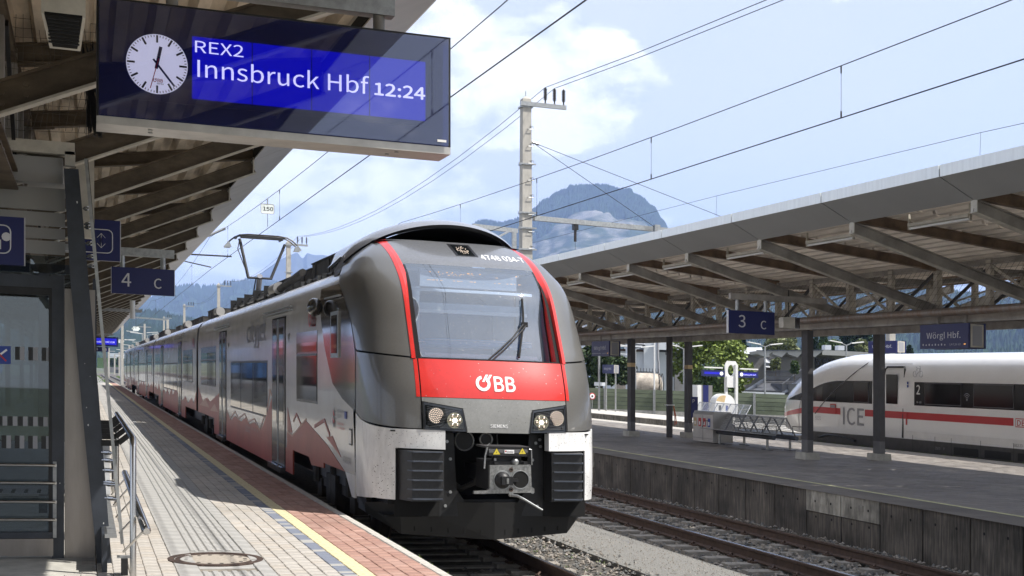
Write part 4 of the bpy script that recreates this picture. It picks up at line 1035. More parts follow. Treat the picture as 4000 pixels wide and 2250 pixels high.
for dy in (0, .34):
    y = yb + .12 + dy
    pg.tube([(XC + PO - .92, y, 5.08), (XC + PO - .78, y, 5.20), (XC + PO - .64, y, 5.27), (XC + PO - .4, y, 5.30), (XC + PO + .4, y, 5.30), (XC + PO + .64, y, 5.27), (XC + PO + .78, y, 5.20), (XC + PO + .92, y, 5.08)], .022, 6)
    pg.beam((XC + PO - .58, y, 5.24), (XC + PO + .58, y, 5.24), .05, .04, 'black_steel')
    for s in (-1, 1): pg.prism([(XC + PO + s * .92, y - .01, 5.10), (XC + PO + s * 1.03, y - .01, 4.97), (XC + PO + s * 1.03, y - .01, 4.93), (XC + PO + s * .85, y - .01, 4.93)][::s], (0, .02, 0), 'galvanised')
for s in (-1, 1): pg.beam((XC + s * .6, yb + .1, 5.2), (XC + s * .6, yb + .5, 5.2), .04, .04, 'black_steel')
pg.build('contact_head', PG)

# ================================================================== CANOPIES
mat('blue_sign', (.008, .013, .095), .4, 0, .04, 2)
mat('sign_text', (.60, .60, .62), .5, 0, 0)
PITCH = 3.22
def canopy(side, xo, y_first, n0, n1, label, x_in, x_row, x_row2, mats, ya, yb, joints=(), dz=0.0, far_edge=None, PITCH=3.13):
    """side=+1: edge towards -x (right canopy); side=-1: edge towards +x (left canopy)"""
    beam_m, flange_m, rafter_m, post_m, sheet_m, soff_m = mats
    C = thing('platform_canopy', label, 'canopy', (x_row, 20, 0))
    s = 1 if x_row > x_in else -1
    lo_in, lo_row = 4.40 + dz, 3.20
    h0 = 4.60 + dz; sl_ = (h0 - (4.23 if side < 0 else 4.10)) / abs(x_row - x_in); hr = lambda x: h0 - sl_ * abs(x - x_in)
    xm = (x_row + x_row2) / 2; XO2 = far_edge if far_edge is not None else 2 * xm - xo; X_in2 = XO2 + (xo - x_in)
    half = lambda x, far: x if not far else (XO2 if x == xo else X_in2 if x == x_in else 2 * xm - x)
    # frames
    proto = {}
    def inst(name, key, maker, y, par=C):
        if key not in proto: proto[key] = maker()
        src = proto[key]; o = bpy.data.objects.new(name, src); COL.objects.link(o); o.parent = par; o.location = Vector((0, y, 0)) - Vector((wloc(par).x, wloc(par).y, wloc(par).z)); WL[o.name] = Vector((0, y, 0)); return o
    def mk(fn):
        b = MB(beam_m); fn(b); o = b.build('tmp', None, origin=(0, 0, 0)); d = o.data; bpy.data.objects.remove(o); return d
    for i in range(n0, n1):
        y = y_first + i * PITCH
        for far in (0, 1):
            a, r = half(x_in, far), half(x_row, far)
            inst('rib', ('rib', far), lambda: mk(lambda b: (b.ibeam((a, 0, lo_in + .02), (r, 0, lo_row + .02), .12, .20, .016, beam_m, flange_m),
                  b.box(min(a, a + .02), max(a, a + .02), -.09, .09, lo_in - .10, lo_in + .10, 'fascia_light') if False else b.box(a - .008, a + .008, -.07, .07, lo_in - .07, lo_in + .14, flange_m),
                  b.beam((r - (r - a) * .10, 0, lerp(lo_in, lo_row, .90) + .02), (r - (r - a) * .0, 0, lo_row + .02), .04, .18, beam_m),
                  [b.disc((lerp(a, r, t), -.022, lerp(lo_in, lo_row, t) + .02 + q), .018, (0, -1, 0), .015, 6, beam_m) for t, q in ((.91, .035), (.91, -.035), (.96, .03), (.96, -.04))])), y)
            inst('rafter', ('raf', far), lambda: mk(lambda b: (b.ibeam((a, 0, hr(x_in)), (r, 0, hr(x_row)), .12, .17, .014, rafter_m, rafter_m),
                  b.beam((lerp(a, r, .90), 0, lerp(hr(x_in), hr(x_row), .9)), (r, 0, hr(x_row)), .05, .20, rafter_m))), y)
            if abs(i) < 60:
                inst('truss_post', ('post', far), lambda: mk(lambda b: b.box(r - .06, r + .06, -.06, .06, 3.15, hr(x_row) + .05, post_m)), y)
                inst('truss_post', ('post2', far), lambda: mk(lambda b: b.box(r - .04, r + .04, -.07, .07, 3.15, hr(x_row) + .05, post_m)), y + PITCH / 2)
                inst('truss_brace', ('dia', far, i % 2), lambda: mk(lambda b: (b.beam((r, .06, 3.22 if i % 2 else hr(x_row) - .1), (r, PITCH / 2 - .06, hr(x_row) - .1 if i % 2 else 3.22), .03, .06, post_m if i % 2 else 'black_steel'),
                      b.beam((r + .05, PITCH / 2 + .06, hr(x_row) - .1 if i % 2 else 3.22), (r + .05, PITCH - .06, 3.22 if i % 2 else hr(x_row) - .1), .03, .06, 'black_steel' if i % 2 else post_m))), y)
        r0, r1 = x_row, x_row2
        inst('cross_strut', 'cross', lambda: mk(lambda b: (b.beam((r0, 0, hr(x_row) - .02), (r1, 0, hr(x_row) - .02), .08, .12, beam_m), b.beam((r0, 0, 3.25), (r1, 0, 3.25), .08, .12, beam_m), b.tube([(r0, 0, 3.3), (r1, 0, hr(x_row) - .1)], .02, 6, post_m))), y)
    # chords, gutters, pipes
    for far in (0, 1):
        r = half(x_row, far)
        MB(beam_m).ibeam((r, ya, 3.13), (r, yb, 3.13), .16, .16, .02, beam_m).build('lower_chord', C)
        MB(beam_m).ibeam((r, ya, hr(x_row) - .02), (r, yb, hr(x_row) - .02), .12, .10, .02, beam_m).build('upper_chord', C)
        MB(beam_m).beam((r - .25, ya, 3.04), (r - .25, yb, 3.04), .10, .15, 'canopy_beam_grey').build('cable_duct', C)
        x = half(x_row - s * .55, far)
        if side > 0: MB('rusty_pipe').tube([(x, ya, 3.15), (x, yb, 3.15)], .075, 14, 'rusty_pipe').build('drain_pipe', C)
    # trapezoid roof sheets running along the platform
    segs = [ya] + list(joints) + [yb]
    for q in range(len(segs) - 1):
        s0, s1 = segs[q] + (.035 if q else 0), segs[q + 1] - .035
        for far in (0, 1):
            b = MB(sheet_m); a, r = half(x_in, far), half(xm, far); Ln = abs(r - a); n = int(Ln / .31); sgn = 1 if r > a else -1
            prof = []
            for k in range(n + 1):
                t = k * .31
                for dx, dz_ in ((0, 0), (.10, 0), (.145, .13), (.265, .13)):
                    if t + dx <= Ln: prof.append((a + sgn * (t + dx), hr(x_in) - sl_ * (t + dx) + .09 + dz_))
            prof.append((r, hr(x_in) - sl_ * Ln + .09))
            for (x0, z0), (x1, z1) in zip(prof, prof[1:]): b.add([(x0, s0, z0), (x1, s0, z1), (x1, s1, z1), (x0, s1, z0)], [(0, 1, 2, 3)])
            b.add([(a, s0, hr(x_in) + .26), (r, s0, hr(x_in) - sl_ * Ln + .26), (r, s1, hr(x_in) - sl_ * Ln + .26), (a, s1, hr(x_in) + .26)], [(0, 1, 2, 3)], 'roof_dark')
            b.build('roof_sheet', C)
            b = MB(sheet_m); w_ = 0
            # closure strip at the rim
            b.box(min(a, a - sgn * .03), max(a, a - sgn * .03), s0, s1, hr(x_in) + .05, hr(x_in) + .26, soff_m); b.build('rim_strip', C)
    # fascia: sloping soffit boards and an upright edge band, one set per bay
    y = y_first + n0 * PITCH
    while y < yb - .5:
        y0, y1 = y + .014, min(yb, y + PITCH) - .014
        parts = [(y0, y1)]
        for y0, y1 in parts:
            for far in (0, 1):
                a, o = half(x_in, far), half(xo, far)
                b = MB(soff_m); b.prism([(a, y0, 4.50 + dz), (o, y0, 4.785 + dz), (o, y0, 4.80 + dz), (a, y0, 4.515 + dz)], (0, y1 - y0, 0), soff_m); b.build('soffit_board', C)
                sg = 1 if o > a else -1
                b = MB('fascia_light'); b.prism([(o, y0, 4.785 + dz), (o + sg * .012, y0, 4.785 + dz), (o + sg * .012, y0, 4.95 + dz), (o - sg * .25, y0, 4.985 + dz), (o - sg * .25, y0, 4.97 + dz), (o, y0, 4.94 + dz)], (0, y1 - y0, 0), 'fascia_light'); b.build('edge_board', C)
        y += PITCH
    for far in (0, 1):
        a, o = half(x_in, far), half(xo, far); MB('roof_dark').prism([(a, ya, 4.53 + dz), (o, ya, 4.815 + dz), (o, ya, 4.90 + dz), (a, ya, 4.90 + dz)], (0, yb - ya, 0), 'hole_black').build('light_stop_backing', C)  # added black board, keeps sun from leaking through the fascia joints
    MB('roof_dark').box(min(xo, XO2) + .2, max(xo, XO2) - .2, ya, yb, 4.9, 4.915).build('roof_top', C) if not joints else None
    return C
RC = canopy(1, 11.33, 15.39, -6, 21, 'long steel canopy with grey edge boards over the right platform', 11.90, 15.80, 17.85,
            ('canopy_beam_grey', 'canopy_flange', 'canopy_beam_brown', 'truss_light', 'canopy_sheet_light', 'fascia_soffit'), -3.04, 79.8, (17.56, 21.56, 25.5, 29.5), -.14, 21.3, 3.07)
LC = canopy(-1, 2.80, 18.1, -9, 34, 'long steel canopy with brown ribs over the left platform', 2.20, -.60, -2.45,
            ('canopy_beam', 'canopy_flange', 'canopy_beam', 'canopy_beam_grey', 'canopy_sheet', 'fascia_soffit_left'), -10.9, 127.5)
# columns of the right canopy (parts of it), with concrete feet
def column(par, x, y, band, tile=True):
    b = MB('column_dark'); b.box(x - .075, x + .075, y - .135, y + .135, .45, 2.98, 'column_dark').box(x - .075, x + .075, y - .135, y + .135, .1, .45, 'column_grey')
    if band: b.box(x - .078, x + .078, y - .138, y + .138, 2.13, 2.25, 'column_band')
    c = b.build('column', par)
    MB('concrete').hexa([(x - .19, y - .23, -.02), (x + .19, y - .23, -.02), (x + .19, y + .23, -.02), (x - .19, y + .23, -.02), (x - .18, y - .22, .16), (x + .18, y - .22, .16), (x + .18, y + .22, .16), (x - .18, y + .22, .16)]).build('column_foot', c)
    b = MB('rail_rust')
    for dx in (-.06, -.01, .05): b.box(x + dx - .008, x + dx + .008, y - .10, y + .10, 2.98, 3.10, 'rail_rust' if dx < 0 else 'column_band')
    b.box(x - .05, x + .03, y - .02, y + .02, 2.98, 3.10, 'rail_rust'); b.build('column_head', c); return c
for k, y in enumerate((6.4, 16.5, 26.6, 36.85, 47.0, 57.2, 67.3)):
    for x in (15.95, 17.88): column(RC, x, y, k >= 3)
for y in (26, 36, 46, 56, 66, 76, 86, 96, 106, 116):
    for x in (-.75, -2.4): column(LC, x, y, True)
for y in (-4, 5): column(LC, -2.4, y, True)
# tube lamps under the right canopy
tubeL = None; k = 0
TL = ['first tube lamp from the right under the right canopy', 'second tube lamp from the right under the right canopy', 'third tube lamp from the right under the right canopy', 'fourth tube lamp from the right under the right canopy', 'fifth tube lamp from the right under the right canopy', 'sixth small tube lamp under the right canopy', 'seventh small tube lamp under the right canopy', 'eighth small tube lamp far along under the right canopy']
for i in range(8):
    y = 16.9 + i * 3.07
    if tubeL is None:
        t = thing('tube_lamp', TL[0], 'lamp', (12.42, y, 4.20), 'tube lamps under the right canopy')
        b = MB('white_paint').box(12.38, 12.46, y - .74, y + .74, 4.25, 4.30, 'canopy_flange'); b.box(12.40, 12.44, y - .76, y - .74, 4.20, 4.45, 'canopy_flange').box(12.40, 12.44, y + .74, y + .76, 4.20, 4.45, 'canopy_flange'); b.build('housing', t)
        MB('white_paint').tube([(12.42, y - .72, 4.222), (12.42, y + .72, 4.222)], .020, 8, 'white_paint').build('tube', t); tubeL = t
    else: copy_tree(tubeL, (12.42, y, 4.20), TL[i])
# bird net over the trusses of the right canopy
b = MB('net_wire')
y = 14.0
while y < 40:
    b.beam((15.2, y, 3.22), (15.85, y, 4.15), .004, .004); y += .16
for k in range(7): b.beam((15.2 + k * .1, 14, 3.22 + k * .143), (15.2 + k * .1, 40, 3.22 + k * .143), .004, .004)
tag(b.build('bird_net', origin=(15.5, 27, 3.2)), 'thin wire bird net stretched before the truss of the right canopy', 'net')
# round pipe post standing under the right canopy, cord tied to it
q = on_z(0, 2615, 1708)
b = MB('column_dark'); b.tube([(q.x, q.y, -.02), (q.x, q.y, 5.0)], .10, 14, 'column_dark'); tag(b.build('pipe_post'), 'slim round dark pipe post between two square columns of the right canopy', 'post')
b = MB('orange_cord'); b.tube([(q.x + .1, q.y - .08, .98), (q.x + .16, q.y - .1, .7), (q.x + .19, q.y - .1, .42), (q.x + .14, q.y - .1, .38), (q.x + .13, q.y - .1, .7), (q.x + .10, q.y - .08, 1.0)], .014, 6); b.box(q.x - .12, q.x + .12, q.y - .12, q.y + .12, .98, 1.01, 'white_paint'); tag(b.build('orange_strap'), 'orange strap hanging from the round pipe post', 'strap')

# ================================================================== SIGNS
def corner(y, u, v): return on_y(y, u, v)
def board(name, label, cat, x0, x1, y, z0, z1, d, m='blue_sign', edge='sign_edge', group=None):
    t = thing(name, label, cat, ((x0 + x1) / 2, y, z0), group)
    MB(m).box(x0, x1, y, y + d, z0, z1, m).build('panel', t)
    MB(edge).box(x0 - .008, x0, y + .006, y + d - .006, z0, z1, edge).box(x1, x1 + .008, y + .006, y + d - .006, z0, z1, edge).build('edge_trim', t)
    return t
# 4 C
a, c = on_y(18.4, 436, 1041), on_y(18.4, 681, 1157)
S4 = board('platform_sign', 'blue hanging sign reading 4 C under the left canopy', 'sign', a.x, c.x, 18.4, c.z, a.z, .07)
w = c.x - a.x; hh = a.z - c.z
text('4', (a.x + w * .15, 18.397, c.z + hh * .28), X3, Z3, hh * .50, 'sign_text', 'lettering', S4, bold=.01)
text('C', (a.x + w * .66, 18.397, c.z + hh * .26), X3, Z3, hh * .37, 'sign_text', 'lettering', S4, bold=.01)
b = MB('galvanised'); b.box(-.9, c.x, 18.40, 18.48, a.z + .16, a.z + .27, 'galvanised').tube([(a.x + w * .17, 18.44, a.z), (a.x + w * .17, 18.44, a.z + .17)], .035, 10).tube([(a.x + w * .82, 18.44, a.z), (a.x + w * .82, 18.44, a.z + .17)], .035, 10); b.build('hanger_beam', S4)
# lift sign
a, c = on_y(14.0, 300, 852), on_y(14.0, 469, 1022)
SL = board('lift_sign', 'square blue sign with lift arrows pictogram behind the slanted steel column', 'sign', a.x - .05, c.x, 14.0, c.z, a.z, .06)
b = MB('sign_text'); y = 13.996; x1 = c.x - .075; w = .46; x0 = x1 - .52; z0, z1 = c.z + .08, a.z - .10
def rrect(b, x0, x1, z0, z1, y, r, t, m):
    pts = []
    for cx_, cz_, a0 in ((x1 - r, z1 - r, 0), (x0 + r, z1 - r, 90), (x0 + r, z0 + r, 180), (x1 - r, z0 + r, 270)):
        for k in range(5): an = math.radians(a0 + k * 22.5); pts.append((cx_ + r * math.cos(an), y, cz_ + r * math.sin(an)))
    b.tube(pts, t, 4, m, closed=True)
rrect(b, x0, x1, z0, z1, y, .05, .005, 'sign_text')
for zz, d in ((z0 + .10, -1), (z1 - .09, 1)):
    xx = x1 - .11; b.beam((xx, y, zz - .05 * d), (xx, y, zz + .045 * d), .014, .004); b.beam((xx - .04, y, zz + .005 * d), (xx, y, zz + .05 * d), .012, .004); b.beam((xx + .04, y, zz + .005 * d), (xx, y, zz + .05 * d), .012, .004)
b.beam((x0 + .06, y, z0 + .09), (x1 - .19, y, z0 + .09), .014, .004); b.tube([(x0 + .22, y, z0 + .20), (x0 + .30, y, z0 + .21), (x0 + .34, y, z0 + .13)], .013, 6); b.ball((x0 + .2, y, z0 + .17), .03, 'sign_text', 8, 6, (1, .1, 1)); b.build('pictogram', SL)
# luggage sign on the shelter
a, c = on_y(11.0, -120, 836), on_y(11.0, 94, 1038)
SG = board('luggage_sign', 'square violet blue sign with suitcase pictogram at the glass shelter', 'sign', a.x, c.x, 11.0, c.z, a.z, .05)
b = MB('sign_text'); y = 10.996; rrect(b, a.x + .06, c.x - .10, c.z + .09, a.z - .07, y, .05, .005, 'sign_text'); xs = c.x - .20; zs = c.z + .12
b.box(xs - .09, xs + .0, y - .003, y, zs, zs + .075).box(xs + .006, xs + .03, y - .003, y, zs, zs + .075); b.tube([(xs - .06, y, zs + .075), (xs - .06, y, zs + .095), (xs - .02, y, zs + .095), (xs - .02, y, zs + .075)], .005, 5); b.ball((a.x + .27, y, a.z - .16), .035, 'sign_text', 8, 6, (1, .1, 1)); b.build('pictogram', SG)
# 3 C
a, c = on_y(23.2, 2847, 1214), on_y(23.2, 3026, 1309)
S3 = board('platform_sign', 'blue hanging sign reading 3 C under the right canopy', 'sign', a.x, c.x, 23.2, c.z, c.z + .455, .09)
w = c.x - a.x; hh = .455
text('3', (a.x + w * .20, 23.197, c.z + hh * .28), X3, Z3, hh * .52, 'sign_text', 'lettering', S3, bold=.01)
text('C', (a.x + w * .68, 23.197, c.z + hh * .24), X3, Z3, hh * .36, 'sign_text', 'lettering', S3, bold=.01)
z = c.z + .455
b = MB('canopy_beam_grey'); b.box(a.x + .04, c.x + 1.2, 23.2, 23.28, z + .22, z + .34, 'canopy_beam_grey').tube([(a.x + w * .2, 23.24, z), (a.x + w * .2, 23.24, z + .23)], .035, 10, 'galvanised').tube([(a.x + w * .82, 23.24, z), (a.x + w * .82, 23.24, z + .23)], .035, 10, 'galvanised'); b.build('hanger_beam', S3)
# station name signs parallel to the tracks
def name_sign(x, yn, yf, z0, z1, label, full=True, posts=False, grp=None):
    t = thing('station_name_sign', label, 'sign', (x, (yn + yf) / 2, z0), grp)
    MB('blue_sign').box(x, x + .04, yn, yf, z0, z1, 'blue_sign').box(x + .34, x + .38, yn, yf, z0, z1, 'blue_sign').build('panel', t)
    MB('sign_edge').box(x + .05, x + .33, yn + .0, yn + .03, z0 + .02, z1 - .02, 'canopy_flange').box(x + .09, x + .29, yn - .004, yn, z0 + .05, z1 - .05, 'print_mid').build('end_cap', t)
    h = z1 - z0; L_ = yf - yn
    text('Wörgl Hbf.', (x - .003, yf - L_ * .14, z0 + h * .42), NY, Z3, h * .24, 'sign_text', 'lettering', t, width=L_ * .70)
    if full:
        text('1,4-7,11-13', (x - .003, yf - L_ * .62, z0 + h * .13), NY, Z3, h * .075, 'sign_text', 'lettering', t, width=L_ * .22)
        b = MB('sign_text'); yy = yf - L_ * .06
        for k in range(8): b.box(x - .003, x, yy - .028, yy, z0 + h * .13, z0 + h * .13 + .035 - (.01 if k % 2 else 0)); yy -= L_ * .065
        b.beam((x - .002, yf - L_ * .90, z0 + h * .17), (x - .002, yf - L_ * .94, z0 + h * .17), .01, .002, 'led_amber'); b.beam((x - .002, yf - L_ * .92, z0 + h * .20), (x - .002, yf - L_ * .945, z0 + h * .17), .008, .002, 'led_amber'); b.beam((x - .002, yf - L_ * .92, z0 + h * .14), (x - .002, yf - L_ * .945, z0 + h * .17), .008, .002, 'led_amber')
        b.build('pictograms', t)
    if posts:
        b = MB('galvanised')
        for yy in (yn + .1, yf - .1): b.tube([(x + .19, yy, 0), (x + .19, yy, z1)], .05, 8)
        b.build('sign_posts', t)
    else:
        b = MB('canopy_beam_grey')
        for yy in (yn + L_ * .22, yf - L_ * .22): b.tube([(x + .19, yy, z1), (x + .19, yy, 3.10)], .04, 8)
        b.build('hangers', t)
    return t
n1 = on_x(15.3, 3783, 1360); f1 = on_x(15.3, 3594, 1266)
name_sign(15.3, n1.y, f1.y, n1.z, f1.z - .02, 'large hanging blue station name sign nearest on the right before the white train', grp='hanging station name signs')
n2 = on_x(15.3, 2379, 1391); f2 = on_x(15.3, 2311, 1331)
name_sign(15.3, n2.y, n2.y + (f1.y - n1.y), n2.z + .01, n2.z + .47, 'small hanging blue station name sign beside the nose of the red train', grp='hanging station name signs')
n3 = on_x(26.5, 3502, 1378); f3 = on_x(26.5, 3400, 1346)
name_sign(26.5, n3.y, n3.y + 1.7, n3.z, n3.z + .42, 'blue station name sign on posts showing above the roof of the white train', False, True)
n4 = on_x(28.3, 2395, 1459); f4 = on_x(28.3, 2362, 1441)
name_sign(28.3, n4.y, n4.y + 1.6, n4.z, n4.z + .50, 'small blue station name sign on two posts in front of the dark leafy tree', False, True)

# ---- big train display with the clock
YD = 7.57
DS = thing('train_display', 'large blue hanging train display with a round clock reading Innsbruck Hbf 12:24', 'display', (1.1, YD, 3.0))
TLc, TRc, BLc, BRc = [on_y(YD, *p) for p in ((386, 3), (1752, 146), (386, 455), (1752, 570))]
x0, x1 = TLc.x, TRc.x; zt, zb = (TLc.z + TRc.z) / 2, (BLc.z + BRc.z) / 2
MB('sign_case').box(x0, x1, YD, YD + .02, zb, zt, 'sign_case').build('front_panel', DS)
MB('aluminium').box(x0 - .012, x1 + .012, YD + .01, YD + .27, zb - .045, zb - .003, 'aluminium').box(x0 - .012, x0 - .001, YD - .004, YD + .27, zb - .003, zt + .012, 'black_steel').box(x1 + .001, x1 + .012, YD - .004, YD + .27, zb - .003, zt + .012, 'black_steel').box(x0, x1, YD - .004, YD + .27, zt + .001, zt + .012, 'black_steel').box(x0, x1, YD + .02, YD + .27, zb, zt, 'black_steel').box(x0 - .012, x1 + .012, YD - .004, YD + .01, zb - .045, zb - .001, 'aluminium').build('casing', DS)
def z6p(x, y): return on_y(YD, 350 + .5629 * x, .5629 * y)
sc = [z6p(707, 258), z6p(2332, 427), z6p(2332, 838), z6p(707, 690)]
sx0, sx1, sz1, sz0 = sc[0].x, sc[1].x, (sc[0].z + sc[1].z) / 2, (sc[2].z + sc[3].z) / 2
b = MB('print_black'); ix0 = z6p(200, 420).x; ix1 = z6p(2370, 640).x
b.box(ix0, ix1, YD - .004, YD, sz0 - .035, sz1 + .035, 'sign_case'); b.build('inner_frame', DS)
divs = [sx0] + [z6p(d, 500).x for d in (1128, 1540, 1942)] + [sx1]
for k in range(4): MB('screen_lit').box(divs[k] + .003, divs[k + 1] - .003, YD - .006, YD - .003, sz0, sz1, 'screen_lit').build('screen', DS)
def zline(y, x): return z6p(x, y)
p = z6p(715, 362); text('REX2', (p.x, YD - .0065, p.z), X3, Z3, .066, 'led_text', 'display_lettering', DS, width=z6p(1052, 380).x - p.x)
p = z6p(728, 532); text('Innsbruck Hbf', (p.x, YD - .0065, p.z), X3, Z3, .096, 'led_text', 'display_lettering', DS, width=z6p(1920, 560).x - p.x)
p = z6p(1962, 656); text('12:24', (p.x, YD - .0065, p.z), X3, Z3, .070, 'led_text', 'display_lettering', DS, width=z6p(2310, 660).x - p.x, bold=.05)
cc = z6p(468, 447); cr_ = (z6p(682, 447).x - z6p(254, 447).x) / 2
CK = thing('clock', None, None, (cc.x, YD, cc.z)); CK.parent = DS; CK.location = Vector((cc.x, YD, cc.z)) - DS.location
def cpos(a, r, d=.0): an = math.radians(90 - a); return Vector((cc.x + r * math.cos(an), YD - .008 - d, cc.z + r * math.sin(an)))
MB('clock_face').disc((cc.x, YD - .002, cc.z), cr_, (0, -1, 0), .006, 56, 'clock_face').build('clock_dial', CK)
b = MB('print_black')
for k in range(60):
    big = k % 5 == 0; b.beam(cpos(k * 6, cr_ * (.72 if big else .90), .001), cpos(k * 6, cr_ * .97, .001), .011 if big else .004, .001, 'print_black', up=(0, -1, 0))
b.build('minute_marks', CK)
b = MB('sign_case'); b.beam(cpos(11.5 + 180, cr_ * .16, .002), cpos(11.5, cr_ * .60, .002), .018, .002, 'sign_case', up=(0, -1, 0)); b.build('hour_hand', CK)
b = MB('sign_case'); b.beam(cpos(141 + 180, cr_ * .20, .004), cpos(141, cr_ * .90, .004), .011, .002, 'sign_case', up=(0, -1, 0)); b.build('minute_hand', CK)
b = MB('print_red'); b.beam(cpos(195 + 180, cr_ * .20, .006), cpos(195, cr_ * .86, .006), .0045, .001, 'print_red', up=(0, -1, 0)); b.build('second_hand', CK)
lg = logo((cc.x - .023, YD - .009, cc.z - cr_ * .60), X3, 0, .020, 'print_red'); lg.build('dial_logo', CK)
text('INFRA', (cc.x - .002, YD - .009, cc.z - cr_ * .68), X3, Z3, .008, 'print_black', 'dial_lettering', CK, width=.036, bold=.03)
b = MB('sign_glass'); b.box(x0 + .003, x1 - .003, YD - .0215, YD - .020, zb + .003, zt - .003, 'sign_glass'); b.build('glass_pane', DS)
MB('print_white').box(x1 - .075, x1 - .02, YD - .024, YD - .022, zb + .022, zb + .036, 'print_white').build('maker_plate', DS)
b = MB('galvanised')
for u, v in ((425, 858), (430, 885)): q = z6p(u, 858); b.disc((q.x, YD + (.06 if u == 425 else .15), zb - .046), .013, (0, 0, -1), .004, 12)
for u in (2145, 2105): q = z6p(u, 1010); b.disc((q.x, YD + (.06 if u == 2145 else .16), zb - .046), .013, (0, 0, -1), .004, 12)
b.build('casing_bolts', DS)
HB = on_y(YD + .1, 1540, 60)
b = MB('canopy_beam_grey'); b.box(-1.2, HB.x, YD + .08, YD + .18, zt + .125, zt + .235, 'galvanised')
for u in (672, 1480): q = on_y(YD + .13, u, 60 if u > 1000 else 0); b.tube([(q.x, YD + .13, zt), (q.x, YD + .13, zt + .13)], .035, 10)
b.build('hanger_beam', DS)
# far departure displays on the left platform
def small_display(name, label, x0, x1, y, z0, z1, body, m='screen_lit_far', clock=None, grp=None, posts=False):
    t = thing(name, label, 'display', ((x0 + x1) / 2, y, z0), grp)
    MB('blue_sign').box(x0, x1, y, y + .2, z0, z1, 'blue_sign').build('casing', t)
    MB(m).box(x0 + .25 * (z1 - z0), x1 - .12, y - .006, y, z0 + .12, z1 - .1, m).build('screen', t)
    w = x1 - x0
    if body.strip(): text(body, (x0 + w * .25, y - .009, z0 + (z1 - z0) * .38), X3, Z3, (z1 - z0) * .17, 'led_text', 'lettering', t, width=w * .62)
    if clock is not None: MB('clock_face').disc((x0 + w * clock, y - .004, (z0 + z1) / 2), (z1 - z0) * .30, (0, -1, 0), .008, 20, 'clock_face').build('clock_dial', t)
    return t
p = on_y(94, 462, 1318); small_display('train_display', 'distant blue train display hanging far along the left platform', p.x - 2.0, p.x, 94, p.z - .65, p.z, 'Innsbruck Hbf 12:24', grp='distant train displays')
MB('galvanised').box(-.5, 1.9, 94.1, 94.2, p.z + .12, p.z + .24).build('hanger_beam', bpy.data.objects['train_display.001'])
p = on_y(104, 424, 1356); t = board('platform_sign', 'distant blue sign reading 4 B below the far display on the left platform', 'sign', p.x - 1.2, p.x, 104, p.z - .36, p.z, .1)
text('4   B', (p.x - 1.0, 103.99, p.z - .28), X3, Z3, .2, 'sign_text', 'lettering', t, width=.85)
tag(MB('galvanised').box(-.6, 2.1, 52, 52.08, 3.7, 3.82).tube([(1.75, 52.04, 3.45), (1.75, 52.04, 4.15)], .10, 12, 'white_paint').build('camera_bracket'), 'grey crossbar with white cylinder hanging far under the left canopy', 'bracket')
# loudspeakers
t = thing('loudspeaker', 'grey box loudspeaker hanging beside the 3 C sign', 'loudspeaker', (14.3, 24.5, 2.8)); q = at_depth(27.6, 3090, 1262)
t.location = q; WL[t.name] = q.copy()
b = MB('canopy_flange'); b.hexa([(q.x - .18, q.y, q.z - .10), (q.x + .04, q.y - .1, q.z - .12), (q.x + .10, q.y + .25, q.z - .12), (q.x - .12, q.y + .3, q.z - .10), (q.x - .18, q.y, q.z + .12), (q.x + .04, q.y - .1, q.z + .12), (q.x + .10, q.y + .25, q.z + .12), (q.x - .12, q.y + .3, q.z + .12)], 'canopy_flange'); b.build('housing', t)
MB('black_steel').hexa([(q.x + .05, q.y - .12, q.z - .10), (q.x + .26, q.y + .08, q.z - .10), (q.x + .24, q.y + .2, q.z - .1), (q.x + .08, q.y + .2, q.z - .1), (q.x + .05, q.y - .12, q.z + .12), (q.x + .26, q.y + .08, q.z + .12), (q.x + .24, q.y + .2, q.z + .12), (q.x + .08, q.y + .2, q.z + .12)]).build('horn_mouth', t)
MB('black_steel').tube([(q.x, q.y + .1, q.z + .1), (q.x, q.y + .1, q.z + .7)], .012, 6).build('rod', t)

# ================================================================== SHELTER, SLANTED COLUMN, RAILINGS
YS = 11.5
SH = thing('glass_shelter', 'dark framed glass waiting shelter at the left edge', 'shelter', (-1.2, YS, 0))
def X_(u, y=YS): return on_y(y, u, 1500).x
def Z_(u, v, y=YS): return on_y(y, u, v).z
xr, xf0 = X_(250), X_(203)
b = MB('anthracite'); b.box(xf0, xr, YS, YS + .09, 0, Z_(220, 1075), 'anthracite').box(-2.6, xf0, YS + .005, YS + .09, Z_(100, 1150), Z_(100, 1120), 'black_steel').box(-2.6, xf0, YS, YS + .09, Z_(100, 1120), Z_(100, 1072), 'anthracite').box(-2.6, xf0, YS + .005, YS + .085, .165, .215, 'anthracite').box(X_(190), xf0, YS + .01, YS + .08, .165, Z_(190, 1150), 'black_steel'); b.build('door_frame', SH)
MB('stainless_panel').box(-2.6, xf0 + .01, YS - .01, YS + .08, .02, .163).build('sill_panel', SH)
MB('stainless_panel').box(xr + .004, X_(372), YS + .02, YS + .05, 0, Z_(280, 1128)).build('side_panel', SH)
MB('clear_glass').box(-2.6, X_(190), YS + .04, YS + .045, .215, Z_(100, 1150)).build('glass_pane', SH)
zs = [Z_(120, v) for v in (1066, 990, 930, 880, 818, 722)]
for k in range(5):
    m = 'stainless_panel' if k > 0 else 'clear_glass'
    MB('aluminium' if k else m).box(-2.6, X_(254), YS + .03, YS + .06, zs[k] + .006, zs[k + 1] - .012, 'fascia_soffit' if k else m).build('louvre_panel' if k else 'upper_pane', SH)
MB('canopy_flange').box(-2.6, X_(246), YS - .05, YS + .1, Z_(120, 712), Z_(120, 612), 'fascia_soffit').build('head_panel', SH)
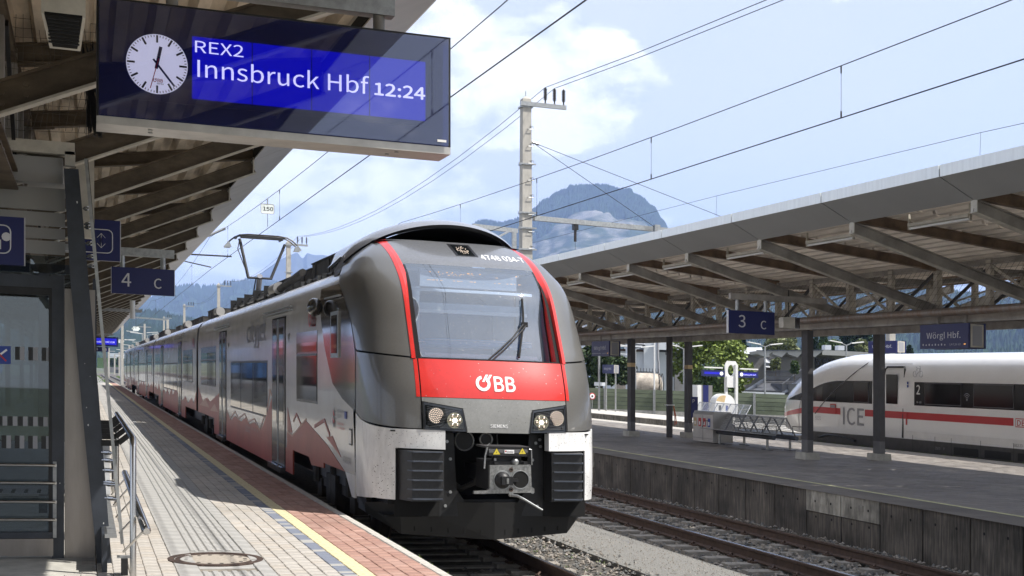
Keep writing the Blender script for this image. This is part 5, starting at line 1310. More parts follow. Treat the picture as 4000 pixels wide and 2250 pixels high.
MB('canopy_flange').box(-2.6, X_(292), YS - .12, YS + .06, Z_(120, 600), Z_(120, 553), 'canopy_flange').box(X_(254), X_(294), YS - .12, YS - .02, Z_(270, 655), Z_(270, 600), 'canopy_flange').build('head_beam', SH)
for v in (1815, 1884, 1958, 2028):
    z = Z_(100, v); MB('stainless').tube([(-2.5, YS - .05, z), (X_(218), YS - .05, z)], .0135, 10).box(X_(214), X_(222), YS - .06, YS - .01, z - .012, z + .012).build('guard_rail', SH)
MB('galvanised').box(X_(207), X_(221), YS - .012, YS, Z_(214, 2100), Z_(214, 1803)).build('rail_plate', SH)
yq = YS + .038
for v0, v1, per, u0, k0 in ((1355, 1407, 52, 58, 0), (1628, 1665, 40, -10, 0), (1703, 1753, 52, 5, 0)):
    u = u0
    while u < 192:
        for du, m in ((0, 'print_black'), (19, 'print_mid')):
            a_, c_ = X_(u + du), X_(min(196, u + du + 18)); 
            if u + du < 190: MB(m).box(a_, c_, yq - .001, yq, Z_(100, v1), Z_(100, v0), m).build('glass_marking', SH)
        u += per
a_ = X_(41); MB('print_blue').box(a_ - .15, a_, yq - .002, yq, Z_(30, 1422), Z_(30, 1352), 'print_blue').build('no_smoking_sticker', SH)
b = MB('print_red'); z = (Z_(30, 1422) + Z_(30, 1352)) / 2; b.beam((a_ - .13, yq - .004, z + .05), (a_ - .035, yq - .004, z - .05), .012, .001, 'print_red', up=(0, -1, 0)); b.beam((a_ - .12, yq - .003, z - .03), (a_ - .03, yq - .003, z + .045), .016, .001, 'print_white', up=(0, -1, 0)); b.build('sticker_print', SH)
# inner side: rear wall frame, roof
b = MB('anthracite')
for x in (-.42, -1.5, -2.5): b.box(x - .05, x + .05, 15.0, 15.1, 0, 2.7)
b.box(-2.6, .0, 15.0, 15.1, 2.6, 2.7); b.box(-.1, .0, 11.6, 15.0, 2.6, 2.7); b.build('rear_frame', SH)
MB('fascia_soffit').box(-2.6, X_(246), YS + .1, 15.2, 3.42, 3.48).build('shelter_roof', SH)
MB('clear_glass').box(-2.6, -.05, 15.04, 15.045, .2, 2.6).build('rear_pane', SH)
tag(MB('concrete').box(-7.6, .06, 10.6, 15.2, -.013, .0).build('shelter_floor', LP))
# seat inside
SB = thing('metal_seat', 'grey perforated metal seat with armrests inside the glass shelter', 'bench', (-.6, 12.8, 0))
for k in range(3):
    b = MB('bench_light'); xx = -1.35 + k * .55
    b.grid(lambda u, v: Vector((xx + .48 * u, 12.5 + .45 * v, .44 + .04 * v * v - .02 * math.sin(v * 3.1))), 4, 6, 'bench_light'); b.grid(lambda u, v: Vector((xx + .48 * u, 12.97 + .12 * v, .50 + .38 * v)), 4, 5, 'bench_light')
    for q in range(4):
        for w_ in range(4): b.box(xx + .06 + q * .11, xx + .09 + q * .11, 12.56 + w_ * .1, 12.60 + w_ * .1, .445, .455, 'black_steel')
    b.build('seat_shell', SB)
    MB('stainless').tube([(xx + .5, 12.5, .46), (xx + .5, 12.45, .58), (xx + .5, 12.6, .68), (xx + .5, 12.98, .72)], .014, 8).build('armrest', SB)
MB('galvanised').box(-1.4, .2 - .0, 12.72, 12.78, .34, .40).tube([(-1.2, 12.75, 0), (-1.2, 12.75, .35)], .025, 8).tube([(-.3, 12.75, 0), (-.3, 12.75, .35)], .025, 8).build('seat_beam', SB)
# slanted column
YC = 11.2
SCo = thing('slanted_column', 'dark blue grey slanted steel column with chipped paint beside the shelter', 'column', (on_y(YC, 400, 2200).x, YC, 0))
pl = [on_y(YC, *p) for p in ((249, 657), (275, 1100), (317, 1560), (392, 2330))]; pr_ = [on_y(YC, *p) for p in ((307, 661), (346, 1100), (387, 1560), (446, 2330))]
b = MB('anthracite'); n = len(pl)
F0 = pl + pr_[::-1]
b.prism([Vector(p) for p in F0][::-1], (0, .28, 0), 'anthracite', 'anthracite_edge'); b.build('column_body', SCo)
b = MB('white_paint')
for u, v, s_ in ((301, 790, 5), (345, 1660, 6), (338, 1592, 3), (331, 1420, 2), (270, 1500, 2), (405, 2044, 4), (262, 968, 2), (234, 1888, 3), (352, 1470, 2)):
    q = on_y(YC - .002, u, v); r = s_ * .0011; b.add([q + Vector((random.uniform(.6, 1.4) * r * math.cos(k), 0, 1.8 * random.uniform(.5, 1.4) * r * math.sin(k))) for k in (0, 1.2, 2.4, 3.6, 5)], [(0, 1, 2, 3, 4)])
b.build('paint_chips', SCo)
RD = thing('tension_bar', 'slender galvanised slanted bar with clamps beside the dark column', 'steel bar', (on_y(11.0, 476, 2118).x, 11.0, 0))
P0, P1 = on_y(11.0, 335, 620), on_y(11.0, 478, 2125)
MB('galvanised').beam(P0, P1, .026, .012, 'galvanised', up=(0, 1, 0)).beam(P0 + Vector((.012, .06, 0)), P1 + Vector((-.03, .06, .3)), .014, .014, 'black_steel', up=(0, 1, 0)).build('bar', RD)
for v in (811, 872, 884, 948, 998, 1036, 1768, 1798, 1838, 1885, 1893, 1948):
    t = (v - 620) / (2125 - 620); p = P0.lerp(P1, t); b = MB('galvanised'); xl = on_y(11.0, lerp(312, 425, t), v).x
    b.tube([(xl, 11.08, p.z), (p.x - .005, 11.0, p.z)], .009, 8, 'stainless'); b.tube([(lerp(xl, p.x, .25), 11.07, p.z), (lerp(xl, p.x, .7), 11.03, p.z)], .018, 8, 'stainless'); b.build('clamp', RD)
a_, c_ = on_y(12.6, 296, 606), on_y(12.6, 368, 930)
tag(MB('aluminium').box(a_.x, c_.x, 12.6, 12.75, c_.z, a_.z + .03, 'canopy_flange').build('downpipe_casing'), 'pale upright sheet metal casing behind the slanted column', 'casing')
# handrails
HR = thing('handrail', 'tall stainless handrail with black brackets and thick lower rail beside the slanted column', 'handrail', (.36, 10.4, 0))
MB('stainless').tube([(.355, 10.42, -.02), (.355, 10.42, 1.0), (.355, 10.46, 1.05), (.355, 10.55, 1.065), (.355, 15.8, 1.065)], .0245, 14).build('upper_rail', HR)
MB('stainless').tube([(.355, 15.7, -.02), (.355, 15.7, 1.065)], .0245, 12).build('rail_post', HR)
MB('stainless').tube([(.42, 9.62, .45), (.42, 9.66, .45), (.42, 14.9, .45)], [.022, .033, .033], 16).ball((.42, 9.66, .45), .033, 'stainless', 14, 8).build('lower_rail', HR)
for y in (11.2, 12.2, 13.2, 14.2, 15.2):
    b = MB('black_steel'); b.beam((.13, y, .985), (.27, y, .985), .012, .05, 'black_steel', up=(0, 0, 1)); b.beam((.265, y, .985), (.345, y, 1.05), .012, .045, 'black_steel', up=(0, 0, 1)); b.build('rail_bracket', HR)
for y in (9.75, 10.9, 12.1, 13.2, 14.3): MB('stainless').tube([(.41, y, .44), (.28, y + .5, .22)], .009, 8).build('rail_strut', HR)
MB('black_steel').box(.27, .32, 10.5, 10.6, -.01, .13, 'black_steel').box(.24, .36, 10.54, 10.6, .13, .145, 'galvanised').build('base_bracket', HR)
b = MB('anthracite'); b.box(.13, .17, 10.7, 15.6, .0, .30, 'anthracite').box(.15, .24, 10.6, 15.6, .28, .30, 'galvanised').box(.09, .13, 15.5, 15.6, 0, 2.6); tag(b.build('kick_board'), 'low dark steel board along the foot of the handrail', 'board')
# floodlight in the top left corner
q = at_depth(6.6, 245, 95)
FL = thing('floodlight', 'grey floodlight with dark louvred opening at the top left', 'floodlight', q)
b = MB('fascia_soffit'); b.hexa([(q.x - .10, q.y - .1, q.z + .02), (q.x + .11, q.y - .1, q.z + .02), (q.x + .085, q.y + .12, q.z - .10), (q.x - .065, q.y + .12, q.z - .10), (q.x - .10, q.y - .1, q.z + .22), (q.x + .11, q.y - .1, q.z + .22), (q.x + .1, q.y + .2, q.z + .1), (q.x - .08, q.y + .2, q.z + .1)], 'canopy_flange'); b.build('housing', FL)
b = MB('black_steel'); b.hexa([(q.x - .085, q.y - .102, q.z + .015), (q.x + .095, q.y - .102, q.z + .015), (q.x + .07, q.y + .10, q.z - .095), (q.x - .05, q.y + .10, q.z - .095), (q.x - .085, q.y - .10, q.z + .03), (q.x + .095, q.y - .10, q.z + .03), (q.x + .07, q.y + .10, q.z - .08), (q.x - .05, q.y + .10, q.z - .08)], 'hole_black')
for k in range(8): t = k / 8; b.box(q.x - .07, q.x + .08, q.y - .09 + .18 * t, q.y - .083 + .18 * t, q.z - .0 - .095 * t, q.z + .008 - .095 * t, 'black_steel')
b.build('louvre', FL)
# bird net hanging around the left truss
b = MB('net_wire')
for k in range(26):
    t = k / 25; b.tube([(-1.1 + 1.3 * t, 11.35, 4.5), (-1.05 + 1.25 * t + .05 * math.sin(k), 11.38, 3.95), (-1.1 + 1.25 * t, 11.4, 3.55)], .0022, 3)
for k in range(14):
    z = 3.55 + k * .07; b.tube([(-1.1, 11.37, z), (-.5, 11.37, z - .03 + .01 * math.sin(k)), (.18, 11.37, z)], .0022, 3)
for k in range(60): b.tube([(.02 + random.uniform(-.05, .07), 11.3, 4.3 - .3 * random.random()), (.06 + random.uniform(-.05, .08), 11.32, 3.5 + .1 * random.random())], .003, 3, 'black_steel')
tag(b.build('bird_net', origin=(-.4, 11.3, 3.5)), 'tangled dark bird net bunched above the glass shelter', 'net')

# ================================================================== THE WHITE TRAIN
IC = 23.4
IT = thing('high_speed_train', 'white high speed train with red stripe standing beyond the right platform', 'train', (IC, 30, -.75))
ip = [(-1.40, .20), (-1.45, .34), (-1.45, 1.25), (-1.44, 1.9), (-1.38, 2.25), (-1.24, 2.50), (-1.0, 2.66), (-.6, 2.76), (0, 2.79)]
def z8(x, y): return 3000 + .4486 * x, 1200 + .4486 * y
NP = [on_x(22.9, *z8(*p)) for p in ((142, 920), (160, 850), (230, 740), (300, 680), (400, 600), (500, 530), (600, 475), (700, 440), (780, 420), (900, 400), (1200, 392))]
YT = NP[0].y + .25; YN = 34.0
topt = sorted([(p.y, min(2.79, p.z + .03)) for p in NP] + [(YT, .85), (20, 2.79)])
def ih(y): return 1.45 * max(0.0, 1 - (max(0, y - YN) / (YT - YN)) ** 2.4) ** .5
def itop(y): return pw(topt, y)
def ibot(y): return .20 + .25 * max(0, (y - YN - 3) / (YT - YN - 3)) ** 2
def ipt(y, k, side=-1):
    w, z = ip[k]; h = ih(y) / 1.45; zn = (z - .2) / 2.59; return Vector((IC + side * abs(w) * h, y, ibot(y) + zn * (itop(y) - ibot(y))))
def ix(y, z, off=-.006):
    zn = (z - ibot(y)) / max(.05, (itop(y) - ibot(y))); zz = .2 + zn * 2.59; w = pw([(a[1], -a[0]) for a in ip], zz); return IC - w * ih(y) / 1.45 + off
ys = [5, 15, 25, 30, 32, 33, YN] + [YN + (YT - YN) * (k / 22.0) ** .8 for k in range(1, 23)]
b = MB('ice_white'); K = len(ip)
full = lambda y: [ipt(y, k) for k in range(K)] + [ipt(y, k, 1) for k in range(K - 2, -1, -1)]
rs = [full(min(y, YT - .001)) for y in ys]; n = 2 * K - 1
for i in range(len(rs) - 1): b.add(rs[i] + rs[i + 1], [(k, k + 1, n + k + 1, n + k) for k in range(n - 1)], None, True)
ib = b.build('coach_body', IT)
def iband(name, y0, y1, zlo, zhi, m, nu=8, nv=6, off=-.006, par=IT):
    b = MB(m); b.grid(lambda u, v: (lambda y: (lambda z: Vector((ix(y, z, off), y, z)))(lerp(zlo(y), zhi(y), v)))(lerp(y0, y1, u)), nu, nv, m); return b.build(name, par)
cst = lambda c: (lambda y: c)
iband('window_band', 33.0, 36.6, lambda y: 1.26 - .0 * y, lambda y: pw([(33, 1.93), (34.8, 1.915), (35.5, 1.86), (36.2, 1.72), (36.6, 1.60)], y), 'ice_band', 16)
iband('window_band', 36.6, 38.6, lambda y: 1.26, lambda y: pw([(36.6, 1.60), (37.6, 1.45), (38.6, 1.27)], y), 'ice_band', 10)
iband('window_band', 5.0, 30.96, cst(1.275), cst(1.925), 'ice_band', 4, 4)
iband('red_stripe', 34.69, 37.0, lambda y: pw([(34.6, .884), (36.2, .89), (37, .86)], y), lambda y: pw([(34.6, 1.077), (36.2, 1.085), (37, 1.04)], y), 'ice_red', 10, 2)
iband('red_stripe', 37.0, YT - .15, lambda y: pw([(37, .86), (38.5, .74), (40.5, .56)], y), lambda y: pw([(37, 1.04), (38.5, .88), (40.5, .66)], y), 'ice_red', 16, 2)
iband('red_stripe', 26.88, 33.37, cst(.885), cst(1.08), 'ice_red', 4, 1)
iband('lower_side', 5, 36.4, cst(.30), cst(.55), 'ice_lower', 6, 2, -.003)
b = MB('ice_skirt'); b.box(21.93, 21.96, 5, 32.6, -.1, .325, 'ice_skirt').box(21.99, 22.1, 32.6, 36.6, -.2, .30, 'ice_skirt').prism([(21.945, 32.6, .325), (21.945, 36.6, .29), (21.945, 36.3, .16), (21.945, 35.8, .18), (21.945, 33.8, .20), (21.945, 32.6, -.1)], (.02, 0, 0), 'ice_skirt'); b.build('skirt', IT)
b = MB('ice_grille')
for a, c in ((29.2, 28.2), (27.95, 26.95), (26.7, 25.7)): MB('ice_grille').box(21.925, 21.93, c, a, .02, .22, 'ice_grille').build('skirt_grille', IT)
for a in (31.0, 30.0, 29.3, 28.1, 26.85): b.box(21.927, 21.93, a, a + .012, -.1, .45, 'print_black')
b.build('skirt_joints', IT, kind='stuff')
b = MB('door_grey'); b.tube([(21.95, 35.9, .14), (21.93, 35.4, .24), (21.93, 34.6, .22), (21.93, 33.9, .12)], .03, 6, 'anthracite_edge'); b.build('bogie_fairing', IT)
dr = thing('door', None, None, (21.94, 32, .34)); dr.parent = IT; dr.location = Vector((21.94, 32, .34)) - IT.location
b = MB('print_black')
D_ = [(31.49, .34), (31.49, 2.28), (31.56, 2.35), (32.37, 2.35), (32.44, 2.28), (32.44, .34)]
b.tube([(ix(y, z, -.008), y, z) for y, z in D_], .030, 6, 'print_black'); b.build('door_seal', dr)
MB('ice_glass').box(21.925, 21.945, 31.74, 32.27, 1.29, 2.13, 'ice_glass').build('door_window', dr)
MB('print_mid').box(21.9, 21.94, 31.0, 32.7, 2.42, 2.435).build('rain_gutter', IT)
for y0, y1, z0, z1 in ((28.93, 30.46, 1.335, 1.89), (26.88, 28.39, 1.325, 1.888), (24.9, 26.4, 1.32, 1.88), (22.9, 24.4, 1.32, 1.88), (33.2, 33.94, 1.30, 1.89)):
    w_ = MB('print_grey'); w_.box(21.938, 21.948, y0 - .02, y1 + .02, z0 - .02, z1 + .02, 'print_grey').box(21.933, 21.94, y0, y1, z0, z1, 'ice_glass'); w_.build('window', IT)
iband('cab_window', 35.75, 36.15, cst(1.30), lambda y: pw([(35.7, 1.75), (36.2, 1.62)], y), 'ice_glass', 4, 4, -.012)
iband('door_hatch', 34.98, 35.3, cst(1.28), cst(1.52), 'ice_glass', 3, 3, -.012)
b = MB('print_grey'); b.tube([(ix(y, z, -.012), y, z) for y, z in ((33.3, 2.66), (33.55, 2.42), (34.1, 2.1), (34.8, 1.72), (35.4, 1.4), (35.9, 1.1), (36.25, .86))], .014, 5, 'print_grey'); b.build('panel_seam', IT)
b = MB('print_grey'); b.tube([(ix(y, z, -.008), y, z) for y, z in ((37.45, .3), (37.5, .7), (37.4, 1.1), (37.2, 1.45), (37.0, 1.75))], .008, 5, 'print_mid'); b.build('nose_seam', IT)
b = MB('door_grey'); b.box(21.935, 21.943, 34.93, 35.25, .90, 1.20, 'print_red').box(21.930, 21.94, 34.96, 35.22, 1.08, 1.17, 'print_mid'); b.build('side_vent', IT)
text('ICE', (21.938, 34.62, .60), NY, Z3, .50, 'print_mid', 'lettering', IT, width=1.12, bold=.02)
text('9231', (21.938, 36.12, .68), NY, Z3, .12, 'print_mid', 'lettering', IT, width=.32)
text('2', (21.935, 30.86, 1.59), NY, Z3, .25, 'print_white', 'lettering', IT, bold=.03)
text('81 - 118', (21.935, 30.84, 1.345), NY, Z3, .045, 'print_white', 'lettering', IT)
text('7812 23', (21.935, 26.9, .37), NY, Z3, .075, 'print_grey', 'lettering', IT); text('250 0      P', (21.925, 30.0, .11), NY, Z3, .07, 'print_mid', 'lettering', IT)
b = MB('print_red'); b.box(21.937, 21.943, 26.42, 26.80, .86, 1.08, 'print_red').box(21.934, 21.94, 26.44, 26.78, .88, 1.06, 'print_white'); b.build('operator_badge', IT); text('DB', (21.932, 26.76, .90), NY, Z3, .135, 'print_red', 'lettering', IT, width=.30, bold=.03)
b = MB('print_mid')
yb_, zb_ = 30.9, 2.15
for dy in (0, .27): b.tube([(21.93, yb_ - dy + .085 * math.cos(a * .4488), zb_ + .085 * math.sin(a * .4488)) for a in range(14)], .007, 4, closed=True)
for p, q in (((0, 0), (.09, .15)), ((.09, .15), (.24, .15)), ((.24, .15), (.12, .0)), ((.12, 0), (0, 0)), ((.12, .0), (.08, .19)), ((.27, 0), (.24, .21)), ((.24, .21), (.2, .21)), ((.05, .19), (.11, .19))): b.tube([(21.93, yb_ - p[0], zb_ + p[1]), (21.93, yb_ - q[0], zb_ + q[1])], .007, 4)
b.build('bicycle_mark', IT)
b = MB('print_mid')
for r in (.05, .10, .15): b.tube([(21.93, 28.66 - r * math.sin(a), 1.50 + r * math.cos(a)) for a in [math.radians(q) for q in range(-50, 51, 20)]], .010, 4)
b.disc((21.93, 28.66, 1.49), .03, (-1, 0, 0), .004, 8); b.build('wifi_mark', IT)
b = MB('print_blue'); b.box(21.934, 21.94, 31.22, 31.28, 1.86, 1.93).box(21.934, 21.94, 31.22, 31.28, 1.77, 1.84); b.build('seat_marks', IT)
MB('print_red').box(21.934, 21.94, 31.28, 31.34, .72, 1.08).build('emergency_handle', IT)

# ================================================================== FURNITURE ON THE RIGHT PLATFORM
def bench(x, y0, y1, label, m='bench_mesh', face=-1, grp=None):
    t = thing('bench', label, 'bench', (x, (y0 + y1) / 2, 0), grp); s = face; L_ = y1 - y0; n = max(3, int(L_ / .62))
    MB('galvanised').tube([(x, y0, .33), (x, y1, .33)], .055, 16, 'anthracite_edge').build('support_tube', t)
    for y in (y0 + .35, y1 - .45):
        MB('galvanised').tube([(x, y, 0), (x, y, .33)], .035, 10, 'galvanised').box(x - .05, x + .05, y - .22, y + .22, 0, .014, 'black_steel').build('leg', t)
    for k in range(n):
        a, c = y0 + L_ * k / n + .015, y0 + L_ * (k + 1) / n - .015; b = MB(m)
        b.beam((x + s * .38, (a + c) / 2, .425), (x - s * .05, (a + c) / 2, .40), c - a, .02, m)
        for q in range(9):
            yy = lerp(a, c, (q + .5) / 9); b.tube([(x - s * .05, yy, .41), (x - s * .30, yy, .84)], .006, 3, m)
        for q in range(9):
            t_ = (q + .5) / 9; b.tube([(x - s * lerp(.05, .30, t_), a, lerp(.41, .84, t_)), (x - s * lerp(.05, .30, t_), c, lerp(.41, .84, t_))], .006, 3, m)
        for yy in (a, c): b.beam((x - s * .04, yy, .40), (x - s * .31, yy, .85), .035, .025, m)
        b.beam((x - s * .31, a, .85), (x - s * .31, c, .85), .03, .03, m); b.build('seat', t)
    MB('black_steel').tube([(x - s * .1, y1 - .05, .45), (x - s * .1, y1 - .05, .64), (x + s * .28, y1 - .05, .63), (x + s * .33, y1 - .05, .45)], .012, 6).tube([(x - s * .1, y0 + .05, .45), (x - s * .1, y0 + .05, .64), (x + s * .28, y0 + .05, .63), (x + s * .33, y0 + .05, .45)], .012, 6).build('armrests', t); return t
bench(16.95, 29.9, 33.4, 'dark metal mesh bench facing the red train, front one of the back to back pair', grp='back to back benches on the right platform')
bench(17.62, 29.9, 33.2, 'dark metal mesh bench facing the white train, rear one of the back to back pair', face=1, grp='back to back benches on the right platform')
fb = on_z(0, 2680, 1640)
bench(27.2, 50.5, 55.5, 'pale sunlit metal bench on the far platform beyond the white train', 'bench_light')
RB = thing('recycling_bin', 'pale metal recycling bin with four coloured labels beside the dark bench', 'bin', (17.1, 33.7, 0))
b = MB('bin_steel'); b.box(16.80, 17.42, 33.05, 34.32, .03, .80, 'bin_steel').prism([(16.80, 33.04, .80), (17.42, 33.04, .80), (17.36, 33.04, .90), (16.86, 33.04, .90)], (0, 1.29, 0), 'bin_steel'); b.build('bin_body', RB)
MB('print_grey').box(16.794, 16.80, 33.675, 33.685, .08, .78, 'print_grey').box(16.794, 16.80, 33.05, 34.32, .125, .132, 'print_grey').build('door_joints', RB)
for k, m in enumerate(('print_blue', 'print_red', 'print_red', 'column_band')):
    y = 33.22 + k * .29; b = MB(m); b.box(16.792, 16.80, y, y + .15, .46, .70, m).box(16.790, 16.795, y + .04, y + .11, .50, .60, 'print_white'); b.build('waste_label', RB)
q = at_depth(62, 2822, 1590)
b = MB('bin_steel'); t = thing('recycling_bin', 'white rounded bin with an arched lid on the sunlit far platform', 'bin', (q.x, q.y, 0))
b.box(q.x - .55, q.x + .5, q.y - .3, q.y + .3, 0, .85, 'white_paint').build('bin_body', t)
b = MB('white_paint'); b.prism([(q.x + .5 * math.cos(a), q.y - .3, .85 + .42 * math.sin(a)) for a in [k * math.pi / 12 for k in range(13)]], (0, .6, 0), 'white_paint'); b.build('lid', t)
MB('column_band').prism([(q.x + .38 * math.cos(a) - .1, q.y - .305, .87 + .33 * math.sin(a)) for a in [math.radians(70 + k * 9) for k in range(12)]] + [(q.x - .05, q.y - .305, .87)], (0, .004, 0), 'column_band').box(q.x - .35, q.x - .22, q.y - .306, q.y - .30, .48, .72, 'print_black').box(q.x + .02, q.x + .14, q.y - .306, q.y - .30, .48, .72, 'print_blue').build('waste_label', t)
# smoking / parking notice on a column
p = on_y(36.68, 2716, 1510)
tag(MB('sign_blue').box(p.x - .13, p.x + .10, 36.70, 36.71, .62, 1.27, 'sign_blue').build('notice_plate'), 'small blue notice plate with letter P on the third column of the right canopy', 'notice')
text('P', (p.x - .10, 36.695, 1.08), X3, Z3, .11, 'sign_text', 'lettering', bpy.data.objects['notice_plate'])

# ================================================================== OVERHEAD LINES
def pole(x, y, ztop, label, arm=True, s=1.0, m='concrete_pole', detail=True):
    t = thing('catenary_pole', label, 'pole', (x, y, -.78), 'concrete poles of the overhead line')
    w0, w1 = .215 * s, .145 * s
    b = MB(m); b.hexa([(x - w0, y - w0, -.9), (x + w0, y - w0, -.9), (x + w0, y + w0, -.9), (x - w0, y + w0, -.9), (x - w1, y - w1, ztop), (x + w1, y - w1, ztop), (x + w1, y + w1, ztop), (x - w1, y + w1, ztop)], m)
    b.add([(x - w1, y - w1, ztop), (x + w1, y - w1, ztop), (x + w1, y + w1, ztop), (x - w1, y + w1, ztop), (x, y, ztop + .12)], [(0, 1, 4), (1, 2, 4), (2, 3, 4), (3, 0, 4)], m); b.build('shaft', t)
    MB('galvanised').tube([(x, y, ztop + .1), (x, y, ztop + .28)], .015, 6).build('spike', t)
    if arm:
        b = MB('galvanised'); z = ztop - .18; b.box(x - w1 - .1, x + 1.35, y - w1 - .08, y - w1, z - .07, z + .07, 'galvanised').box(x - w1 - .06, x + w1 + .06, y - w1 - .02, y + w1 + .06, z - .11, z - .06, 'galvanised'); b.build('insulator_arm', t)
        for k in range(3):
            xi = x + .62 + k * .32; b = MB('insulator'); b.tube([(xi, y - w1 - .04, z + .07), (xi, y - w1 - .04, z + .60)], .025, 6, 'insulator')
            for q in range(7): b.tube([(xi, y - w1 - .04, z + .20 + q * .055), (xi, y - w1 - .04, z + .225 + q * .055)], .065, 10, 'insulator')
            b.build('insulator', t)
    if detail:
        b = MB('galvanised'); z = 2.0; 
        while z < ztop - .5:
            wz = lerp(w0, w1, (z + .9) / (ztop + .9)); b.tube([(x + .02, y - wz - .005, z + .02), (x + .02, y - wz - .06, z), (x + wz + .05, y - wz - .06, z), (x + wz + .05, y - wz - .02, z + .1), (x + .1, y - wz, z + .1)], .012, 5); z += .56
        b.build('steps', t, kind='stuff')
        b = MB('galvanised')
        for z in (ztop - 2.15, 5.9, 6.6, 7.1):
            wz = lerp(w0, w1, (z + .9) / (ztop + .9)) + .03; b.box(x - wz, x + wz, y - wz, y + wz, z - .03, z + .03); b.box(x - wz - .12, x + wz + .1, y - wz - .03, y - wz, z - .025, z + .025)
        b.build('clamps', t, kind='stuff')
    return t
PX = 13.8
PY = [40.6, 93.1, 143.9, 194.9, 246.0]
PLAB = ['tall grey concrete overhead line pole with three insulators rising behind the red train front', 'concrete overhead line pole standing behind the pantograph', 'concrete overhead line pole left of the pantograph, third along the row', 'smaller distant concrete pole above the second coach, fourth along the row', 'smallest distant concrete pole near the end of the left canopy']
PT = []
for k, y in enumerate(PY): PT.append(pole(PX, y, 10.85, PLAB[k], detail=k < 2))
# brackets on the first pole
b = MB('galvanised'); a0, a1 = at_depth(42.9, 2085, 852), at_depth(45.6, 2640, 903)
b.beam(a0, a1 + (a1 - a0) * .35, .16, .16, 'galvanised'); h = at_depth(43.7, 2247, 880); b.box(h.x - .08, h.x + .08, h.y - .1, h.y + .1, h.z - .16, h.z + .14, 'black_steel').tube([(h.x, h.y, h.z - .1), (h.x, h.y, h.z - .55)], .05, 8, 'insulator').tube([(h.x, h.y, h.z - .5), (h.x, h.y, h.z - 1.8)], .006, 4, 'wire_black')
h2 = at_depth(44.8, 2565, 897); b.box(h2.x - .10, h2.x + .10, h2.y - .1, h2.y + .1, h2.z - .14, h2.z + .16, 'galvanised'); b.build('cross_beam', PT[0])
b = MB('galvanised'); a0, a1 = at_depth(42.5, 2020, 902), at_depth(41.5, 1846, 882); b.beam(a0, a1, .10, .14, 'galvanised').beam(at_depth(42.4, 2008, 905), at_depth(42.4, 2008, 1010), .14, .10, 'galvanised', up=(0, 1, 0)).beam(at_depth(42, 1985, 905), at_depth(41.7, 1950, 924), .05, .05, 'galvanised'); b.build('left_bracket', PT[0])
b = MB('wire_black'); g0 = at_depth(42.9, 2078, 555)
for u, v, D in ((2562, 890, 44.8), (2840, 855, 46.5)): b.tube([g0, at_depth(D, u, v)], .010, 4, 'wire_black')
b.tube([g0, g0 + Vector((.25, 0, -.05))], .05, 6, 'galvanised'); b.build('guy_wires', PT[0])
def wire(name, label, pts, r=.009, cat='wire', grp=None, extra=None):
    b = MB('wire_black'); b.tube(pts, r, 5, 'wire_black', caps=False)
    if extra: extra(b)
    return tag(b.build(name, origin=pts[0]), label, cat, grp)
def sagz(y, y0, y1, zs, zm): t = (y - (y0 + y1) / 2) / ((y1 - y0) / 2); return zm + (zs - zm) * t * t
def catenary(x0, x1, spans, lab, zc=5.32, zm=5.95, zs=6.55, r=.009, dstep=6.0, d0=3.0):
    t = thing('overhead_wire', lab, 'overhead wire', (x0, 0, zc)); ms = MB('wire_black'); pts = []; cs = []
    for k, (a, c) in enumerate(spans):
        n = 14
        for i in range(n + (k == len(spans) - 1)):
            y = lerp(a, c, i / n); pts.append((lerp(x0, x1, i / n if k % 2 == 0 else 1 - i / n), y, sagz(y, a, c, zs, zm))); cs.append((lerp(x0, x1, i / n if k % 2 == 0 else 1 - i / n), y, zc))
    ms.tube(pts, r * .8, 5, 'wire_black', caps=False); ms.build('messenger_wire', t)
    MB('wire_black').tube(cs, r, 5, 'wire_black', caps=False).build('contact_wire', t)
    for k, (a, c) in enumerate(spans):
        y = a + d0
        while y < min(c - 1, 170):
            f = (y - a) / (c - a); f = f if k % 2 == 0 else 1 - f; x = lerp(x0, x1, f); z = sagz(y, a, c, zs, zm)
            MB('wire_black').tube([(x, y, zc), (x, y, z)], .0035, 4).tube([(x, y, zc), (x, y, zc + .09)], .012, 5).tube([(x, y, z - .1), (x, y, z)], .011, 5).build('dropper', t); y += dstep
    return t
catenary(4.72, 4.45, [(-12, 49.8), (49.8, 100), (100, 150), (150, 210)], 'overhead line above the red train touching its pantograph', d0=9.2, dstep=11.6)
catenary(9.95, 9.6, [(-16, 40.6), (40.6, 93), (93, 144)], 'overhead line above the empty track crossing the sky at the right', zm=6.02, zs=6.5, d0=6.8, dstep=6.15)
p0, p1 = on_x(23.4, 4300, 415), on_x(23.4, 2083, 948)
dr_ = []
for a_, c_ in (((3831, 520), (3828, 606)), ((2800, 766), (2797, 845))): dr_.append((on_x(23.4, *a_), on_x(23.4, *c_)))
wire('overhead_wire', 'thin high overhead wire running above the right canopy', [p0, on_x(23.4, 3830, 518), on_x(23.4, 2800, 765), p1, p1 + (p1 - on_x(23.4, 2800, 765)) * 3], .008, 'overhead wire', extra=lambda b: [b.tube([a, c], .006, 4) for a, c in dr_])
ins = lambda k, j: Vector((PX + .62 + j * .32, PY[k] - .2, 11.27))
for j, (u, v) in enumerate(((2992, 0), (3058, 0))):
    e = at_depth(28.5, u, v); e2 = e + (e - ins(0, j)) * .8
    pts = [e2, e, e.lerp(ins(0, j), .5) - Z3 * .05, ins(0, j)]
    for k in range(4):
        for i in range(1, 11): y = i / 10; p = ins(k, j).lerp(ins(k + 1, j), y); pts.append(Vector((p.x, p.y, p.z - 1.1 * 4 * y * (1 - y))))
    wire('feeder_wire', ('upper' if j == 0 else 'lower') + ' of the two parallel feeder wires running over the concrete pole insulators', pts, .010, 'wire', 'feeder wires')
